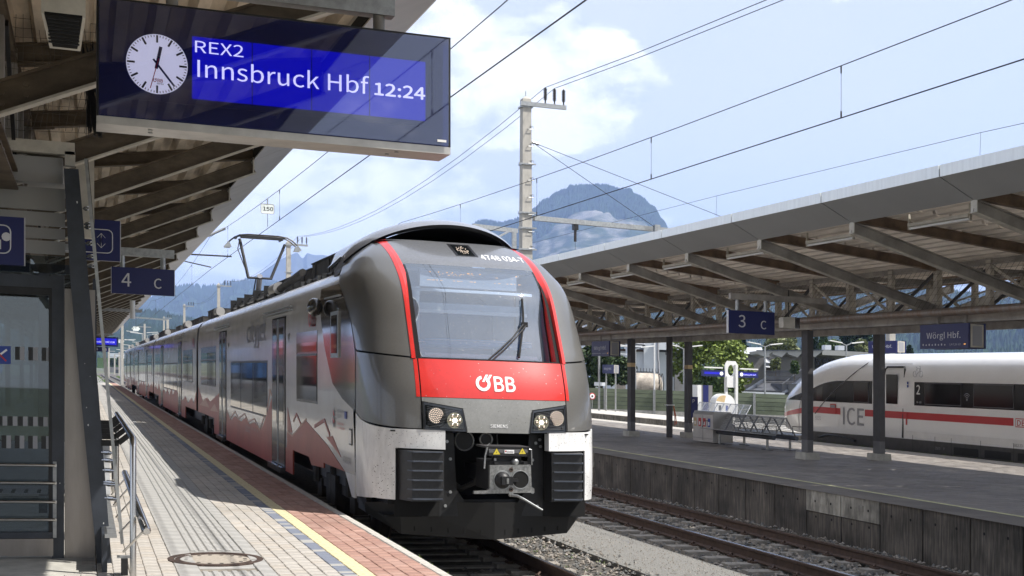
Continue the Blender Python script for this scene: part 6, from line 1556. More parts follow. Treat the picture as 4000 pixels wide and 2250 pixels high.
# cantilever above the left platform track
t = thing('catenary_bracket', 'overhead line bracket reaching out from behind the left canopy', 'bracket', (2.0, 49.8, 5.2))
b = MB('galvanised'); b.tube([(1.5, 49.8, 5.85), on_y(49.8, 905, 1002)], .03, 8, 'black_steel').tube([(1.8, 49.8, 5.9), on_y(49.8, 825, 1044)], .022, 8, 'black_steel').tube([(1.2, 49.8, 5.8), (3.6, 49.8, 6.2), on_y(49.8, 880, 892)], .05, 8, 'galvanised'); b.build('bracket_tubes', t)
pole(-1.5, 49.8, 8.5, 'overhead line pole standing behind the left canopy roof', arm=False, detail=False)
# 150 plate on the wire
p = at_depth(33.4, 1045, 816)
t = thing('distance_plate', 'small pale 150 plate hanging from the overhead wire above the pantograph', 'plate', (p.x, p.y, p.z))
b = MB('plate_150'); w_, h_ = .17, .125
pts = []
for cx_, cz_, a0 in ((w_ - .04, h_ - .04, 0), (-w_ + .04, h_ - .04, 90), (-w_ + .04, -h_ + .04, 180), (w_ - .04, -h_ + .04, 270)):
    for k in range(4): an = math.radians(a0 + k * 30); pts.append((p.x + cx_ + .04 * math.cos(an), p.y, p.z + cz_ + .04 * math.sin(an)))
b.prism(pts[::-1], (0, .02, 0), 'plate_150'); b.tube(pts, .007, 4, 'print_mid', closed=True); b.build('plate', t)
text('150', (p.x - .125, p.y - .004, p.z - .045), X3, Z3, .095, 'print_black', 'lettering', t, width=.25, bold=.025)
MB('insulator').tube([(p.x, p.y, p.z + .12), (p.x, p.y, 6.05)], .018, 6, 'galvanised').tube([(p.x, p.y, p.z - .12), (p.x, p.y, 5.32)], .006, 4, 'wire_black').build('hanger', t)

# ================================================================== BACKGROUND AT THE RIGHT
# green noise barrier
A = on_z(0, 2300, 1595); Bq = on_z(0, 2951, 1619)
dirb = (Bq - A).normalized(); A0 = A - dirb * 14; LB = 62
BR = thing('noise_barrier', 'long green board noise barrier behind the far platform', 'barrier', (A.x, A.y, 0))
k = 0; nb = Vector((dirb.y, -dirb.x, 0))
while k < LB / 3.0:
    q0 = A0 + dirb * (k * 3.0); q1 = q0 + dirb * 3.0
    if k % 1 == 0:
        MB('galvanised').beam(Vector((q0.x, q0.y, -.3)), Vector((q0.x, q0.y, 1.30)), .15, .26, 'galvanised', up=nb).build('barrier_post', BR)
    for r in range(6):
        z0 = -.25 + r * .255; m = 'barrier_green2' if r < 4 else 'barrier_green'
        MB(m).beam(q0 + dirb * .07 + Z3 * (z0 + .12), q1 - dirb * .07 + Z3 * (z0 + .12), .08, .232, m).build('barrier_board', BR)
    MB('hole_black').beam(q0 - nb * .075 + Z3 * .5, q1 - nb * .075 + Z3 * .5, .03, 1.5, 'bld_dark').build('barrier_backing', BR)
    k += 1
tag(MB('concrete').beam(A0 - Z3 * .45 - nb * .1, A0 + dirb * LB - Z3 * .45 - nb * .1, .3, .9, 'concrete').build('barrier_kerb', BR))
p = on_z(0, 2305, 1600); q = at_depth(78.5, 2306, 1547)
t = thing('prohibition_sign', 'round white sign with red rim in front of the noise barrier', 'sign', (q.x, q.y, 0))
MB('print_red').disc((q.x, q.y - .3, q.z), .20, (0, -1, 0), .01, 20, 'print_red').disc((q.x, q.y - .312, q.z), .15, (0, -1, 0), .01, 20, 'print_white').disc((q.x, q.y - .324, q.z), .06, (0, -1, 0), .01, 10, 'print_black').build('plate', t); MB('galvanised').tube([(q.x, q.y - .28, 0), (q.x, q.y - .28, q.z)], .03, 6).build('post', t)
# trees
def tree(name, label, cat, u, vtop, vbase, D, wpx, m, leaf=.22, n=3200, conifer=False, grp=None, zb=None, droop=0, seed=1, trunk=.16):
    random.seed(seed * 31 + 5); base = at_depth(D, u, vbase); top = at_depth(D, u, vtop); zb = base.z if zb is None else zb; H = top.z - zb; Rr = wpx * D / FPX / 2
    t = thing(name, label, cat, (base.x, base.y, zb), grp)
    b = MB('bark'); b.tube([(base.x, base.y, zb - .5), (base.x + .05, base.y, zb + H * .35), (base.x, base.y, zb + H * .85)], [H * .028, H * .018, H * .004], 7, 'bark'); b.build('trunk', t)
    blobs = []
    if conifer:
        for k in range(26):
            f = k / 25; r = Rr * (1 - f) ** .8; 
            for _ in range(max(1, int(7 * (1 - f)))):
                a = random.random() * 6.28; rr = r * random.uniform(.4, .95); blobs.append((base.x + rr * math.cos(a), base.y + rr * math.sin(a), zb + H * (.10 + .9 * f) - rr * .18, max(.12, r * .30)))
    else:
        b = MB('bark')
        for k in range(9):
            a = k * 2.4; f = random.uniform(.25, .6); e = Vector((base.x + Rr * .7 * math.cos(a), base.y + Rr * .7 * math.sin(a), zb + H * (f + .22))); b.tube([(base.x, base.y, zb + H * f), e], [H * .010, H * .003], 5, 'bark')
        b.build('limbs', t)
        nb_ = 46
        for k in range(nb_):
            f = random.random(); a = random.random() * 6.28; z = .16 + .84 * f; rr = Rr * math.sqrt(max(.02, 1 - ((z - .52) / .52) ** 2)) * random.uniform(.35, .95)
            blobs.append((base.x + rr * math.cos(a), base.y + rr * math.sin(a), zb + H * z * .96, Rr * random.uniform(.16, .32)))
    b = MB(m); per = n // len(blobs)
    for (x, y, z, r) in blobs:
        for _ in range(per):
            d = Vector((random.gauss(0, 1), random.gauss(0, 1), random.gauss(0, .8))).normalized() * r * random.uniform(.55, 1.08); p = Vector((x, y, z)) + d
            if droop: p.z -= abs(random.gauss(0, droop))
            a = Vector((random.gauss(0, 1), random.gauss(0, 1), random.gauss(0, .6))).normalized() * leaf * random.uniform(.5, 1.2); c = Vector((random.gauss(0, 1), random.gauss(0, 1), random.gauss(0, 1))); c = (c - a * c.dot(a) / a.length_squared).normalized() * leaf * random.uniform(.35, .7)
            b.add([p - a, p - c, p + a, p + c], [(0, 1, 2, 3)], m)
    b.build('crown', t); return t
tree('leafy_tree', 'dark green leafy tree at the left beside the red train nose', 'tree', 2350, 1340, 1530, 92, 215, 'leaf_dark', .20, 7000, seed=1)
tree('leafy_tree', 'bright yellow green tree behind the blue information boards', 'tree', 2770, 1300, 1560, 96, 330, 'leaf_bright', .20, 9000, seed=2)
tree('leafy_tree', 'dark lower tree under the bright yellow green tree', 'tree', 2800, 1440, 1560, 90, 190, 'leaf_mid', .2, 3500, seed=12)
tree('birch_tree', 'pale drooping birch behind the roofs between the 3 C sign and the next column', 'tree', 3060, 1300, 1400, 170, 150, 'leaf_pale', .34, 7000, droop=.6, seed=3)
tree('birch_tree', 'pale birch seen under the 3 C sign', 'tree', 2870, 1305, 1400, 175, 80, 'leaf_pale', .34, 3500, droop=.6, seed=4)
tree('conifer', 'dark conifer just right of the bright tree under the 3 C sign', 'tree', 2903, 1308, 1380, 165, 42, 'leaf_conifer', .28, 2600, True, seed=5)
tree('conifer', 'tall yellow green conifer right of the first near column', 'tree', 3218, 1296, 1400, 175, 60, 'leaf_mid', .30, 3500, True, seed=6)
tree('conifer', 'dark slim conifer immediately right of the first near column', 'tree', 3185, 1300, 1400, 185, 50, 'leaf_conifer', .30, 2600, True, seed=7)
tree('leafy_tree', 'broad dark green tree left of the second near column', 'tree', 3338, 1285, 1400, 175, 120, 'leaf_conifer', .36, 7000, seed=8)
tree('conifer', 'small conifer above the roof of the white train beside the large name sign', 'tree', 3553, 1350, 1400, 150, 34, 'leaf_conifer', .24, 1600, True, seed=9)
tree('shrub', 'green shrub on the dark terrace', 'shrub', 3104, 1410, 1462, 118, 34, 'leaf_mid', .18, 1300, seed=10)
tree('shrub', 'pale shrub in front of the pale roof', 'shrub', 3030, 1400, 1450, 122, 44, 'leaf_pale', .18, 1300, seed=11)
tree('shrub', 'low bush left of the second near column above the roofs', 'shrub', 3370, 1330, 1385, 150, 60, 'leaf_pale', .24, 1800, seed=13)
tree('leafy_tree', 'mid green tree behind the low roofs right of the first near column', 'tree', 3250, 1335, 1400, 165, 90, 'leaf_mid', .28, 3000, seed=14)
random.seed(99)
# buildings
def block(b, u0, u1, vt, vb, D, depth, m, dz=0):
    p0, p1 = at_depth(D, u0, vt), at_depth(D, u1, vt); zb = at_depth(D, (u0 + u1) / 2, vb).z; zt = (p0.z + p1.z) / 2 + dz
    r = Vector((CY, -SY, 0)); f = Vector((SY, CY, 0)); P0 = Vector((p0.x, p0.y, 0)); P1 = Vector((p1.x, p1.y, 0))
    c = [P0, P1, P1 + f * depth, P0 + f * depth]; b.hexa([v + Z3 * zb for v in c] + [v + Z3 * zt for v in c], m); return b
H1 = thing('white_hall', 'large white industrial hall with a downpipe behind the noise barrier', 'building', at_depth(125, 2500, 1560))
block(MB('bld_white'), 2385, 2640, 1372, 1570, 125, 20, 'bld_white').build('lower_wall', H1)
block(MB('bld_white'), 2515, 2570, 1310, 1570, 124.5, 22, 'bld_white').build('tall_wall', H1)
block(MB('bld_white'), 2566, 2720, 1322, 1368, 124, 22, 'bld_white').build('upper_wall', H1)
block(MB('ice_red'), 2385, 2515, 1363, 1372, 124.8, .3, 'rail_rust').build('red_cornice', H1)
block(MB('bld_grey'), 2636, 2720, 1368, 1540, 124.3, 12, 'bld_grey').build('grey_wall', H1)
b = MB('roof_pale'); q0, q1, q2, q3 = at_depth(124, 2380, 1336), at_depth(124, 2520, 1345), at_depth(140, 2520, 1310), at_depth(140, 2380, 1318); b.add([q0, q1, q2, q3], [(0, 1, 2, 3)], 'roof_pale'); block(b, 2380, 2520, 1345, 1356, 123.9, .4, 'bld_dark'); b.build('hall_roof', H1)
b = MB('print_mid'); p0, p1 = at_depth(123.9, 2570, 1330), at_depth(123.9, 2573, 1490); b.tube([p0, Vector((p0.x, p0.y, at_depth(123.9, 2570, 1405).z)), Vector((p1.x, p1.y, at_depth(123.9, 2573, 1415).z)), Vector((p1.x, p1.y, p1.z))], .12, 8, 'print_mid'); b.build('downpipe', H1)
block(MB('print_black'), 2600, 2608, 1376, 1386, 123.9, .3, 'print_grey').build('wall_lamp', H1)
block(MB('print_grey'), 2464, 2468, 1435, 1460, 124.9, .1, 'print_grey').build('window', H1); block(MB('print_grey'), 2442, 2446, 1485, 1505, 124.9, .1, 'print_grey').build('window', H1)
block(MB('bld_dark'), 2458, 2552, 1465, 1470, 121, 2, 'bld_dark').build('porch_roof', H1)
H2 = thing('grey_terrace_building', 'grey modern building with folded roof edge and outside stairs', 'building', at_depth(130, 3050, 1540))
block(MB('bld_grey'), 2875, 2988, 1381, 1560, 134, 10, 'bld_grey').build('left_wall', H2)
block(MB('bld_grey'), 3048, 3180, 1390, 1470, 130, 10, 'bld_grey').build('terrace_wall', H2)
block(MB('bld_grey'), 3130, 3420, 1393, 1500, 131, 12, 'bld_grey').build('right_wall', H2)
b = MB('roof_pale'); q = [at_depth(133, 2840, 1382), at_depth(133, 2984, 1382), at_depth(150, 2975, 1357), at_depth(150, 2830, 1357)]; b.add(q, [(0, 1, 2, 3)], 'roof_pale'); b.build('pale_roof', H2)
b = MB('roof_pale'); q = [at_depth(127, 2990, 1434), at_depth(127, 3036, 1437), at_depth(140, 3040, 1396), at_depth(140, 2990, 1390)]; b.add(q, [(0, 1, 2, 3)], 'roof_pale'); b.build('shingle_roof', H2)
for u0, u1, vt in ((2955, 3020, 1371), (3015, 3078, 1371), (3075, 3140, 1371), (3135, 3215, 1370)):
    b = MB('fascia_soffit'); a_, c_, d_ = at_depth(128, u0, vt), at_depth(128, u1, vt), at_depth(128, lerp(u0, u1, .62), vt + 25)
    b.prism([a_, c_, d_, at_depth(128, u0 + 4, vt + 12)], Vector((SY, CY, 0)) * 4, 'fascia_soffit'); b.beam(a_ + Z3 * .05, c_ + Z3 * .05, .3, .08, 'anthracite_edge'); b.build('folded_eave', H2)
b = MB('fascia_soffit'); q = [at_depth(128, 3212, 1367), at_depth(128, 3430, 1378), at_depth(128, 3430, 1396), at_depth(128, 3212, 1386)]; b.prism(q, Vector((SY, CY, 0)) * 5, 'fascia_soffit'); b.build('right_eave', H2)
for u in (3186, 3215, 3240): block(MB('ice_glass'), u, u + 20, 1400, 1440, 130.5, .2, 'ice_glass').build('window', H2)
for u, v in ((3223, 1348), (3275, 1350)): block(MB('bld_white'), u, u + 24, v, v + 18, 140, 1.5, 'bld_white').build('chimney', H2)
b = MB('bld_dark')
a_ = at_depth(127, 2990, 1474)
u = 2992
while u < 3180: q0, q1 = at_depth(127, u, 1450), at_depth(127, u, 1475); b.beam(q0, q1, .06, .04, 'bld_dark', up=(0, 1, 0)); u += 4.2
b.beam(at_depth(127, 2990, 1449), at_depth(127, 3182, 1449), .1, .08, 'bld_dark'); b.beam(at_depth(127, 2990, 1477), at_depth(127, 3185, 1479), .5, .3, 'bld_dark'); b.build('terrace_railing', H2)
b = MB('roof_dark'); q = [at_depth(118, 2905, 1535), at_depth(118, 3060, 1537), at_depth(130, 3110, 1482), at_depth(130, 2985, 1482)]; b.add(q, [(0, 1, 2, 3)], 'roof_dark'); block(b, 2905, 3070, 1525, 1548, 117.5, 4, 'bld_dark'); b.beam(at_depth(117.6, 2912, 1531), at_depth(129, 2990, 1480), .3, .2, 'anthracite_edge'); b.build('ramp_roof', H2)
b = MB('bld_dark'); q0, q1 = at_depth(116, 3055, 1540), at_depth(121, 3135, 1478); b.beam(q0, q1, .3, .15, 'anthracite_edge')
for k in range(18): p = q0.lerp(q1, k / 17); b.beam(p, p + Z3 * .9, .04, .04, 'bld_dark')
b.beam(q0 + Z3 * .9, q1 + Z3 * .9, .06, .06); block(b, 3080, 3200, 1500, 1560, 117, 8, 'bld_dark'); b.build('stairs', H2)
tag(block(MB('bld_white'), 2860, 3065, 1532, 1545, 100, 2, 'bld_white').build('low_wall'), 'low white wall showing just over the noise barrier', 'wall')
tag(block(MB('wagon_blue'), 2884, 2943, 1534, 1541, 97, 1, 'barrier_green').build('green_container'), 'low green strip of container just above the noise barrier', 'container')
MB_ = None
# tank wagon
q = at_depth(108, 2535, 1505)
TW = thing('tank_wagon', 'tan cylindrical tank behind the noise barrier in front of the white hall', 'tank', (q.x, q.y, -.6))
r = Vector((CY, -SY, 0)); b = MB('tank_tan'); rr = 1.05
b.tube([q - r * 2.75, q - r * 2.55, q - r * 2.0, q, q + r * .7, q + r * 1.0, q + r * 1.1], [.45, .8, 1.0, 1.05, 1.0, .75, .35], 20, 'tank_tan'); b.build('tank', TW)
b = MB('galvanised')
for s_ in (.75, .9, 1.1):
    b.tube([q + r * s_ + Vector((0, 0, 1.0 * math.cos(a))) + Vector((SY, CY, 0)) * math.sin(a) for a in [k * .5 for k in range(13)]], .035, 5, 'black_steel')
b.beam(q - r * 3.2 + Z3 * -1.0, q + r * 1.5 - Z3 * 1.0, 1.5, .3, 'white_paint'); b.beam(q - r * .2 - Z3 * .45, q + r * 1.9 - Z3 * .95, .1, .1, 'white_paint'); b.build('frame', TW)
b = MB('black_steel'); b.beam(q - r * 1.2 + Z3 * 1.1, q + r * .8 + Z3 * 1.1, .5, .06)
for k in range(9): b.beam(q + r * (-1.2 + k * .25) + Z3 * 1.1, q + r * (-1.2 + k * .25) + Z3 * 1.4, .03, .03)
b.build('walkway', TW)
# display portal on the far platform
q = at_depth(70, 2855, 1540)
PF = thing('information_portal', 'white frame with oval opening carrying two blue boards on the far platform', 'frame', (q.x, q.y, 0))
def R_(u, v, D=70): return at_depth(D, u, v)
b = MB('white_paint')
for u in (2836, 2876): p = R_(u, 1430); b.beam((p.x, p.y, 0), (p.x, p.y, R_(u, 1424).z), .14, .14, 'white_paint')
b.build('frame_posts', PF)
b = MB('white_paint'); n = 20; o = []; inn = []
c = R_(2856, 1447); hw, hh2 = .34, .42
for k in range(n):
    a = k * 2 * math.pi / n; ca, sa = math.cos(a), math.sin(a); m_ = max(abs(ca), abs(sa)); o.append(c + Vector((hw * ca / m_ * 1.05, 0, .46 * sa / m_ * 1.1))); inn.append(c + Vector((.20 * ca, 0, .30 * sa)))
for dy in (0,): b.add(o + inn, [(k, (k + 1) % n, n + (k + 1) % n, n + k) for k in range(n)], 'white_paint')
b.add([p + Vector((0, .12, 0)) for p in inn] + inn, [(k, (k + 1) % n, n + (k + 1) % n, n + k) for k in range(n)], 'white_paint'); b.build('oval_panel', PF)
c = R_(2852, 1490); MB('white_paint').box(c.x - .24, c.x + .24, c.y - .1, c.y + .1, c.z - .32, c.z + .28, 'white_paint').build('white_cabinet', PF)
for (u0, u1, v0, v1, ck, lab, txt) in ((2746, 2830, 1444, 1472, .86, 'blue board left of the white portal with a clock at its right end', ''), (2886, 2962, 1450, 1477, .14, 'blue board right of the white portal reading Salzburg Hbf', 'Salzburg Hbf 12:37')):
    a_, c_ = R_(u0, v0), R_(u1, v1); y = a_.y - (.0)
    a_, c_ = on_y(q.y, u0, v0), on_y(q.y, u1, v1)
    small_display('train_display', lab, a_.x, c_.x, q.y, c_.z, a_.z, txt or ' ', clock=ck)
    b = MB('white_paint'); b.box(a_.x + .1, c_.x - .1 if ck > .5 else c_.x, q.y, q.y + .1, a_.z + .10, a_.z + .17, 'white_paint'); b.build('carrier_arm', PF)
# grey kiosk / cabinet
p = on_z(0, 2770, 1590); a_ = at_depth(74, 2740, 1504); c_ = at_depth(74, 2790, 1560)
tag(MB('bld_grey').box(a_.x, c_.x, a_.y, a_.y + 1.0, -.2, a_.z, 'bld_grey').box(a_.x - .25, a_.x, a_.y, a_.y + .8, -.2, a_.z, 'white_paint').box(a_.x + .1, c_.x - .25, a_.y - .01, a_.y, .2, a_.z - .0, 'sign_blue').build('ticket_cabinet'), 'small grey cabinet with a violet blue panel behind the third column', 'cabinet')
# lamps
def lamp(u, vtop, D, label, w=1.0, m='galvanised', zb=0, grp='double armed platform lamps'):
    p = at_depth(D, u, vtop); t = thing('platform_lamp', label, 'lamp', (p.x, p.y, zb), grp)
    MB(m).tube([(p.x, p.y, zb), (p.x, p.y, p.z)], [.07, .05], 8, m).build('lamp_post', t)
    for s in (-1, 1):
        b = MB('white_paint'); b.beam((p.x, p.y, p.z - .05), (p.x + s * .45 * w, p.y, p.z + .12), .05, .05, 'galvanised'); b.beam((p.x + s * .35 * w, p.y, p.z + .1), (p.x + s * 1.25 * w, p.y, p.z + .22), .22, .06, 'white_paint'); b.build('lamp_head', t)
lamp(2482, 1362, 82, 'double armed lamp left of the third column')
lamp(2671, 1360, 82, 'double armed lamp in front of the bright tree')
lamp(2988, 1352, 84, 'double armed lamp in front of the grey terrace building')
lamp(3306, 1346, 84, 'double armed lamp showing above the sloping nose of the white train')
p = at_depth(88, 2556, 1440); tag(MB('white_paint').tube([(p.x, p.y, 0), (p.x, p.y, at_depth(88, 2552, 1325).z)], .06, 8, 'white_paint').build('flag_pole'), 'thin white pole in front of the white hall', 'pole')
p = at_depth(75, 2340, 1420); tag(MB('galvanised').tube([(p.x, p.y, 0), (p.x, p.y, at_depth(75, 2340, 1385).z)], .07, 8, 'galvanised').box(p.x - .3, p.x + .45, p.y - .06, p.y, at_depth(75, 2340, 1507).z, at_depth(75, 2340, 1493).z, 'bld_white').build('lamp_pole'), 'slim grey pole with a small plate in front of the dark leafy tree', 'pole')
p = at_depth(100, 2455, 1420)
t = thing('catenary_pole', 'white concrete pole with crossarms in front of the white hall', 'pole', (p.x, p.y, -.8))
MB('bld_white').beam((p.x, p.y, -.8), (p.x, p.y, at_depth(100, 2455, 1300).z), .34, .34, 'bld_white').build('shaft', t)
b = MB('bld_white'); z1 = at_depth(100, 2455, 1354).z; b.beam((p.x - 1.9, p.y - .3, z1), (p.x + 1.0, p.y - .3, z1 + .05), .08, .12, 'bld_white').beam((p.x - 1.6, p.y - .3, z1 - .55), (p.x, p.y - .3, z1 - .6), .06, .06, 'bld_white'); b.build('crossarm', t)
p = at_depth(66, 3479, 1340)
t = thing('catenary_pole', 'thick concrete pole rising behind the white train beside its name sign', 'pole', (p.x, p.y, -.8))
MB('concrete_pole').beam((p.x, p.y, -.8), (p.x, p.y, 7.4), .34, .34, 'concrete_pole').build('shaft', t); MB('white_paint').beam((p.x, p.y - .18, at_depth(66, 3479, 1345).z), (p.x, p.y - .18, at_depth(66, 3479, 1330).z), .36, .04, 'white_paint').build('white_band', t)
# ================================================================== BACKGROUND AT THE LEFT, BEYOND THE PLATFORM
LL = ['leftmost', 'second', 'third', 'fourth', 'fifth', 'sixth', 'seventh', 'eighth']
for k, (u, v, D) in enumerate(((471, 1330, 170), (505, 1372, 200), (523, 1352, 210), (540, 1334, 185), (556, 1302, 160), (560, 1342, 230), (575, 1308, 150), (492, 1392, 240))):
    lamp(u, v, D, ['far double lamp near the end of the left canopy, leftmost', 'far double lamp low over the end of the train, second from the left', 'far double lamp third from the left beyond the train', 'far double lamp fourth from the left beyond the train', 'far tall double lamp left of the highest far lamp', 'far lower double lamp close over the last coach roof', 'highest of the far double lamps beyond the train', 'lowest of the far double lamps beyond the train'][k], 1.5, 'galvanised', -.8)
for k, (u, v, D) in enumerate(((565, 1265, 250), (505, 1350, 300), (466, 1375, 330), (448, 1385, 350), (425, 1360, 260))):
    p = at_depth(D, u, v); tag(MB('concrete_pole').beam((p.x, p.y, -.8), (p.x, p.y, p.z), .35, .35, 'concrete_pole').beam((p.x - 1.2, p.y, p.z - .6), (p.x + 1.2, p.y, p.z - .6), .15, .15, 'galvanised').build('distant_mast'), ['tall distant concrete mast beyond the last coach', 'distant mast with short crossarm over the far roofs', 'thin distant mast above the green field', 'thin distant mast left of the green field edge', 'distant mast just right of the far blue display'][k], 'mast', 'distant masts')
for k, (u, v, D) in enumerate(((531, 1284, 150), (472, 1333, 190))):
    p = at_depth(D, u, v); tag(MB('plate_150').box(p.x - .32, p.x + .32, p.y, p.y + .05, p.z - .25, p.z + .25, 'plate_150').box(p.x - .45, p.x + .45, p.y + .06, p.y + .1, p.z - .1, p.z + .1, 'plate_150').tube([(p.x, p.y, p.z), (p.x, p.y, p.z + 1.6)], .02, 5, 'wire_black').build('distance_plate'), ['small pale plate hanging far above the train roofs', 'small pale plate hanging beyond the end of the canopy'][k], 'plate')
p = at_depth(165, 600, 1260); b = MB('galvanised'); b.beam(at_depth(165, 478, 1236), at_depth(165, 660, 1250), .14, .2, 'galvanised'); b.beam((at_depth(165, 655, 1250).x, at_depth(165, 655, 1250).y, -.8), at_depth(165, 655, 1250), .3, .3, 'concrete_pole'); b.beam((at_depth(165, 478, 1236).x, at_depth(165, 478, 1236).y, -.8), at_depth(165, 478, 1236), .3, .3, 'concrete_pole'); tag(b.build('wire_gantry'), 'light steel gantry spanning the tracks far beyond the train', 'gantry')
def far_block(name, label, cat, u0, u1, v0, v1, D, depth, m): return tag(block(MB(m), u0, u1, v0, v1, D, depth, m).build(name), label, cat)
far_block('meadow', 'bright green meadow far beyond the platform end', 'meadow', 380, 500, 1399, 1440, 700, 5, 'meadow')['kind'] = 'stuff'
far_block('far_hall', 'pale blue white hall far beyond the platform end', 'building', 428, 478, 1380, 1399, 680, 20, 'bld_white')
far_block('far_wall', 'dark wall across the end of the tracks', 'wall', 405, 500, 1434, 1456, 420, 3, 'bld_grey')
far_block('far_wagon', 'small dark wagon standing before the far wall', 'wagon', 448, 472, 1444, 1458, 400, 3, 'bld_dark')
tree('leafy_tree', 'dark round tree on the far green meadow', 'tree', 438, 1402, 1434, 600, 18, 'leaf_dark', .9, 900, seed=21)
tree('leafy_tree', 'dark tree on the far meadow close to the last coach', 'tree', 470, 1398, 1434, 560, 26, 'leaf_dark', .9, 900, seed=22)
random.seed(55)
b = MB('grass')
for _ in range(500):
    u, y = random.random(), random.uniform(130, 300); x = random.choice((random.uniform(.5, 2.8), random.uniform(6.2, 8))); z = -.77; h = random.uniform(.1, .35)
    b.add([(x, y, z), (x + .3, y, z), (x + .15, y + .1, z + h)], [(0, 1, 2)], 'leaf_mid')
tag(b.build('verge_weeds', kind='stuff', origin=(2, 200, -.78)), 'green weeds growing between the tracks beyond the platform end', 'weeds')
MB_ = tag(MB('kerb_stone').box(-7, 2.5, 128.2, 300, -.97, -.6, 'gravel').build('gravel_verge', kind='structure'))
# train on the far side of the left platform (mirrored in the glossy coach side)
def simple_train(name, label, cat, x, y0, y1, m, m2):
    t = thing(name, label, cat, (x, (y0 + y1) / 2, -.7)); b = MB(m)
    P = [(-1.45, .1), (-1.45, 2.6), (-1.2, 3.1), (-.5, 3.35), (.5, 3.35), (1.2, 3.1), (1.45, 2.6), (1.45, .1)]
    b.prism([(x + a, y0, z) for a, z in P], (0, y1 - y0, 0), m); b.build('body', t)
    MB(m2).box(x - 1.47, x + 1.47, y0 + .2, y1 - .2, .1, .55, m2).build('lower_band', t)
    MB('black_steel').box(x - 1.2, x + 1.2, y0 + .5, y1 - .5, -.7, .1, 'black_steel').build('underframe', t)
    y = y0 + 2.5
    while y < y1 - 2.5: MB('coach_glass').box(x + 1.45, x + 1.465, y, y + 1.5, 1.3, 2.1, 'coach_glass').build('window', t); y += 2.6
    return t
simple_train('red_locomotive', 'red locomotive on the track left of the left platform', 'locomotive', -9.35, 84, 103, 'loco_red', 'bld_dark')
simple_train('blue_wagon', 'blue wagon standing on the track left of the left platform', 'wagon', -9.35, 121, 142, 'wagon_blue', 'bld_dark')

# ================================================================== MOUNTAINS
from mathutils import noise
def mountain(name, label, ridge, D, vbase, m, m2=None, slope=.45, rough=1.0, nu=150, nv=34, trees=0, th=18, split=.5, seed=0, tz=(0, 1)):
    random.seed(seed + 3)
    us = [p[0] for p in ridge]; U0, U1 = us[0], us[-1]; sc = D / 8000
    def pt(u, t):
        uu = lerp(U0, U1, u); v = pw(ridge, uu); top = at_depth(D, uu, v); Dn = D * (1 - slope * t); bz = at_depth(Dn, uu, vbase).z
        P = at_depth(Dn, uu, 1400); g = t ** .8; z = lerp(top.z, bz, g)
        nn = noise.fractal(Vector((P.x / (900 * sc), P.y / (900 * sc), seed * 7.3)), .9, 2.1, 6)
        n2 = noise.fractal(Vector((P.x / (260 * sc), P.y / (260 * sc), z / (300 * sc) + seed)), .9, 2.1, 5)
        e = min(1, t * 5) * min(1, (1 - t) * 4 + .1)
        return Vector((P.x, P.y, z + (nn * 150 + n2 * 60) * sc * rough * (e + .35)))
    b = MB(m)
    vs = [pt(i / nu, j / nv) for j in range(nv + 1) for i in range(nu + 1)]; fs = []; 
    back = [at_depth(D * 1.35, lerp(U0, U1, i / nu), 1430) for i in range(nu + 1)]
    for j in range(nv):
        for i in range(nu): a = j * (nu + 1) + i; fs.append((a, a + nu + 1, a + nu + 2, a + 1))
    base = len(b.v); b.add(vs, [f for k, f in enumerate(fs) if (k // nu) / nv < split], m, True)
    if split < 1: b.add(vs, [f for k, f in enumerate(fs) if (k // nu) / nv >= split], m2 or m, True)
    b.add(vs[:nu + 1] + back, [(i, i + 1, nu + 2 + i, nu + 1 + i) for i in range(nu)], m, True)
    o = b.build(name, origin=at_depth(D, (U0 + U1) / 2, 1425), kind='structure')
    if trees:
        tb = MB('forest_tree')
        for _ in range(trees):
            u = random.random(); t = random.random() ** 1.5 * (tz[1] - tz[0]) + tz[0]
            if random.random() < .12: t = 0.0
            p = pt(u, t); h = th * random.uniform(.6, 1.3); r = h * random.uniform(.22, .36)
            tb.add([(p.x - r, p.y - r, p.z - h * .1), (p.x + r, p.y - r, p.z - h * .1), (p.x + r, p.y + r, p.z - h * .1), (p.x - r, p.y + r, p.z - h * .1), (p.x, p.y, p.z + h)], [(0, 1, 4), (1, 2, 4), (2, 3, 4), (3, 0, 4)])
        tag(tb.build('forest', kind='stuff', origin=at_depth(D, (U0 + U1) / 2, 1425)), label, 'forest')
    return o
mountain('mountain', 'blue hazy fir forest covering the steep flat topped mountain', [(1500, 1100), (1750, 960), (1863, 887), (1900, 880), (1960, 888), (2020, 868), (2050, 845), (2085, 832), (2110, 808), (2150, 785), (2165, 771), (2215, 755), (2230, 745), (2300, 748), (2370, 743), (2420, 752), (2455, 752), (2480, 768), (2515, 782), (2535, 806), (2562, 824), (2578, 856), (2600, 880), (2612, 925), (2635, 962), (2660, 1000), (2780, 1060), (3100, 1110)], 5200, 1440, 'forest', 'rock', .42, .55, 190, 60, 16000, 22, .15, 1, (0, .17))
mountain('hill', 'hazy wooded hillside behind the white train', [(2350, 1250), (2600, 1180), (2900, 1150), (3200, 1130), (3500, 1140), (3700, 1160), (3850, 1168), (3950, 1160), (4100, 1175), (4500, 1190)], 3000, 1450, 'forest', None, .45, .6, 150, 36, 16000, 20, 1.0, 2)
mountain('hill', 'dark wooded hill beyond the far end of the left platform', [(-400, 1330), (100, 1340), (430, 1325), (470, 1280), (520, 1240), (600, 1236), (680, 1255), (760, 1275), (900, 1300), (1200, 1340)], 2600, 1445, 'forest', None, .45, .5, 120, 26, 9000, 15, 1.0, 3)
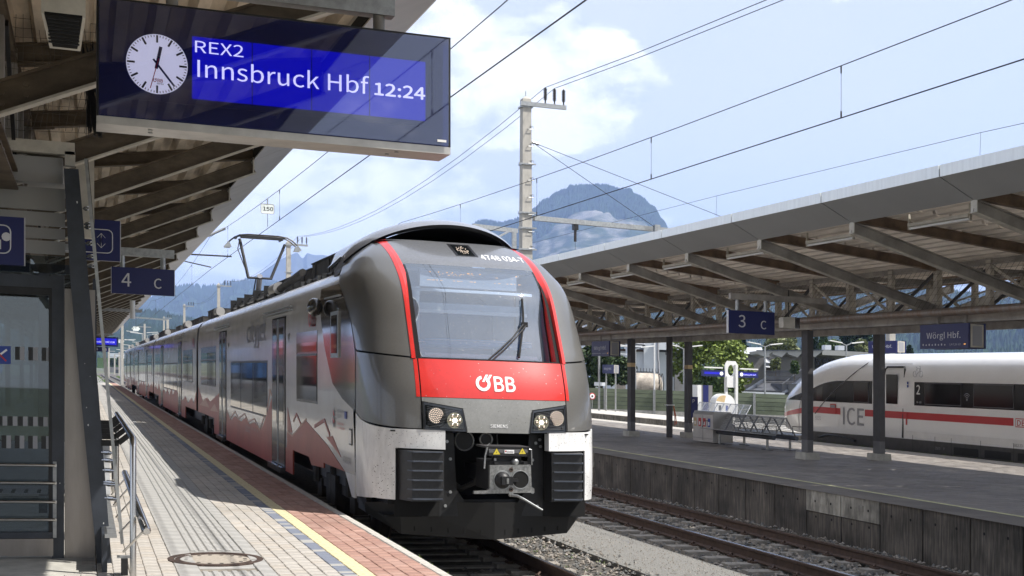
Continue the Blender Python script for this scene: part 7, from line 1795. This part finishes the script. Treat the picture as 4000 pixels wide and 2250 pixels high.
mountain('mountain', 'pale wooded ridge in the middle distance at the left', [(-600, 1130), (200, 1180), (560, 1165), (640, 1148), (700, 1138), (752, 1127), (793, 1131), (847, 1124), (900, 1110), (980, 1105), (1100, 1120), (1300, 1160), (1500, 1190)], 6500, 1440, 'forest', None, .5, .5, 130, 28, 7000, 30, 1.0, 4)
mountain('mountain', None, [(600, 1240), (780, 1180), (880, 1115), (937, 1095), (1000, 1068), (1040, 1045), (1080, 1020), (1110, 1003), (1140, 993), (1160, 985), (1172, 1000), (1182, 1010), (1190, 1002), (1198, 984), (1215, 990), (1260, 992), (1310, 1008), (1400, 1030), (1500, 1090), (1800, 1160)], 9500, 1440, 'rock_far', None, .4, .9, 160, 26, 0, 0, 1.0, 5)

# ================================================================== HAZE, CROSS FALL
hz_ = bpy.data.materials.new('haze'); hz_.use_nodes = True; t = hz_.node_tree; t.nodes.clear()
o = t.nodes.new('ShaderNodeOutputMaterial'); pv = t.nodes.new('ShaderNodeVolumePrincipled'); pv.inputs['Density'].default_value = HAZE; pv.inputs['Color'].default_value = (.44, .60, 1.0, 1); pv.inputs['Anisotropy'].default_value = 0
t.links.new(pv.outputs[0], o.inputs['Volume']); MATS['haze'] = hz_
hb = MB('haze').box(-7000, 9800, -300, 14500, -380, 1250, 'haze').build('haze', origin=(0, 0, -380), kind='stuff'); tag(hb, 'thin pale blue haze filling the valley', 'haze')
seen = set()
for ob in list(SC.objects):
    if ob.type in {'CAMERA', 'LIGHT'} or ob == hb or ob == ground: continue
    ob.location.z -= FALL * ob.location.x
    if ob.type == 'MESH' and ob.data.name not in seen:
        seen.add(ob.data.name); me = ob.data; n = len(me.vertices); co = [0.0] * (3 * n); me.vertices.foreach_get('co', co)
        for i in range(n): co[3 * i + 2] -= FALL * co[3 * i]
        me.vertices.foreach_set('co', co); me.update()
# the wide ground sheet follows the same fall
me = ground.data
for v in me.vertices: v.co.z -= FALL * v.co.x
for v in me.vertices: v.co.z -= 0
print('objects', len(SC.objects), 'tris', sum(len(o.data.polygons) for o in SC.objects if o.type == 'MESH' and o.users))
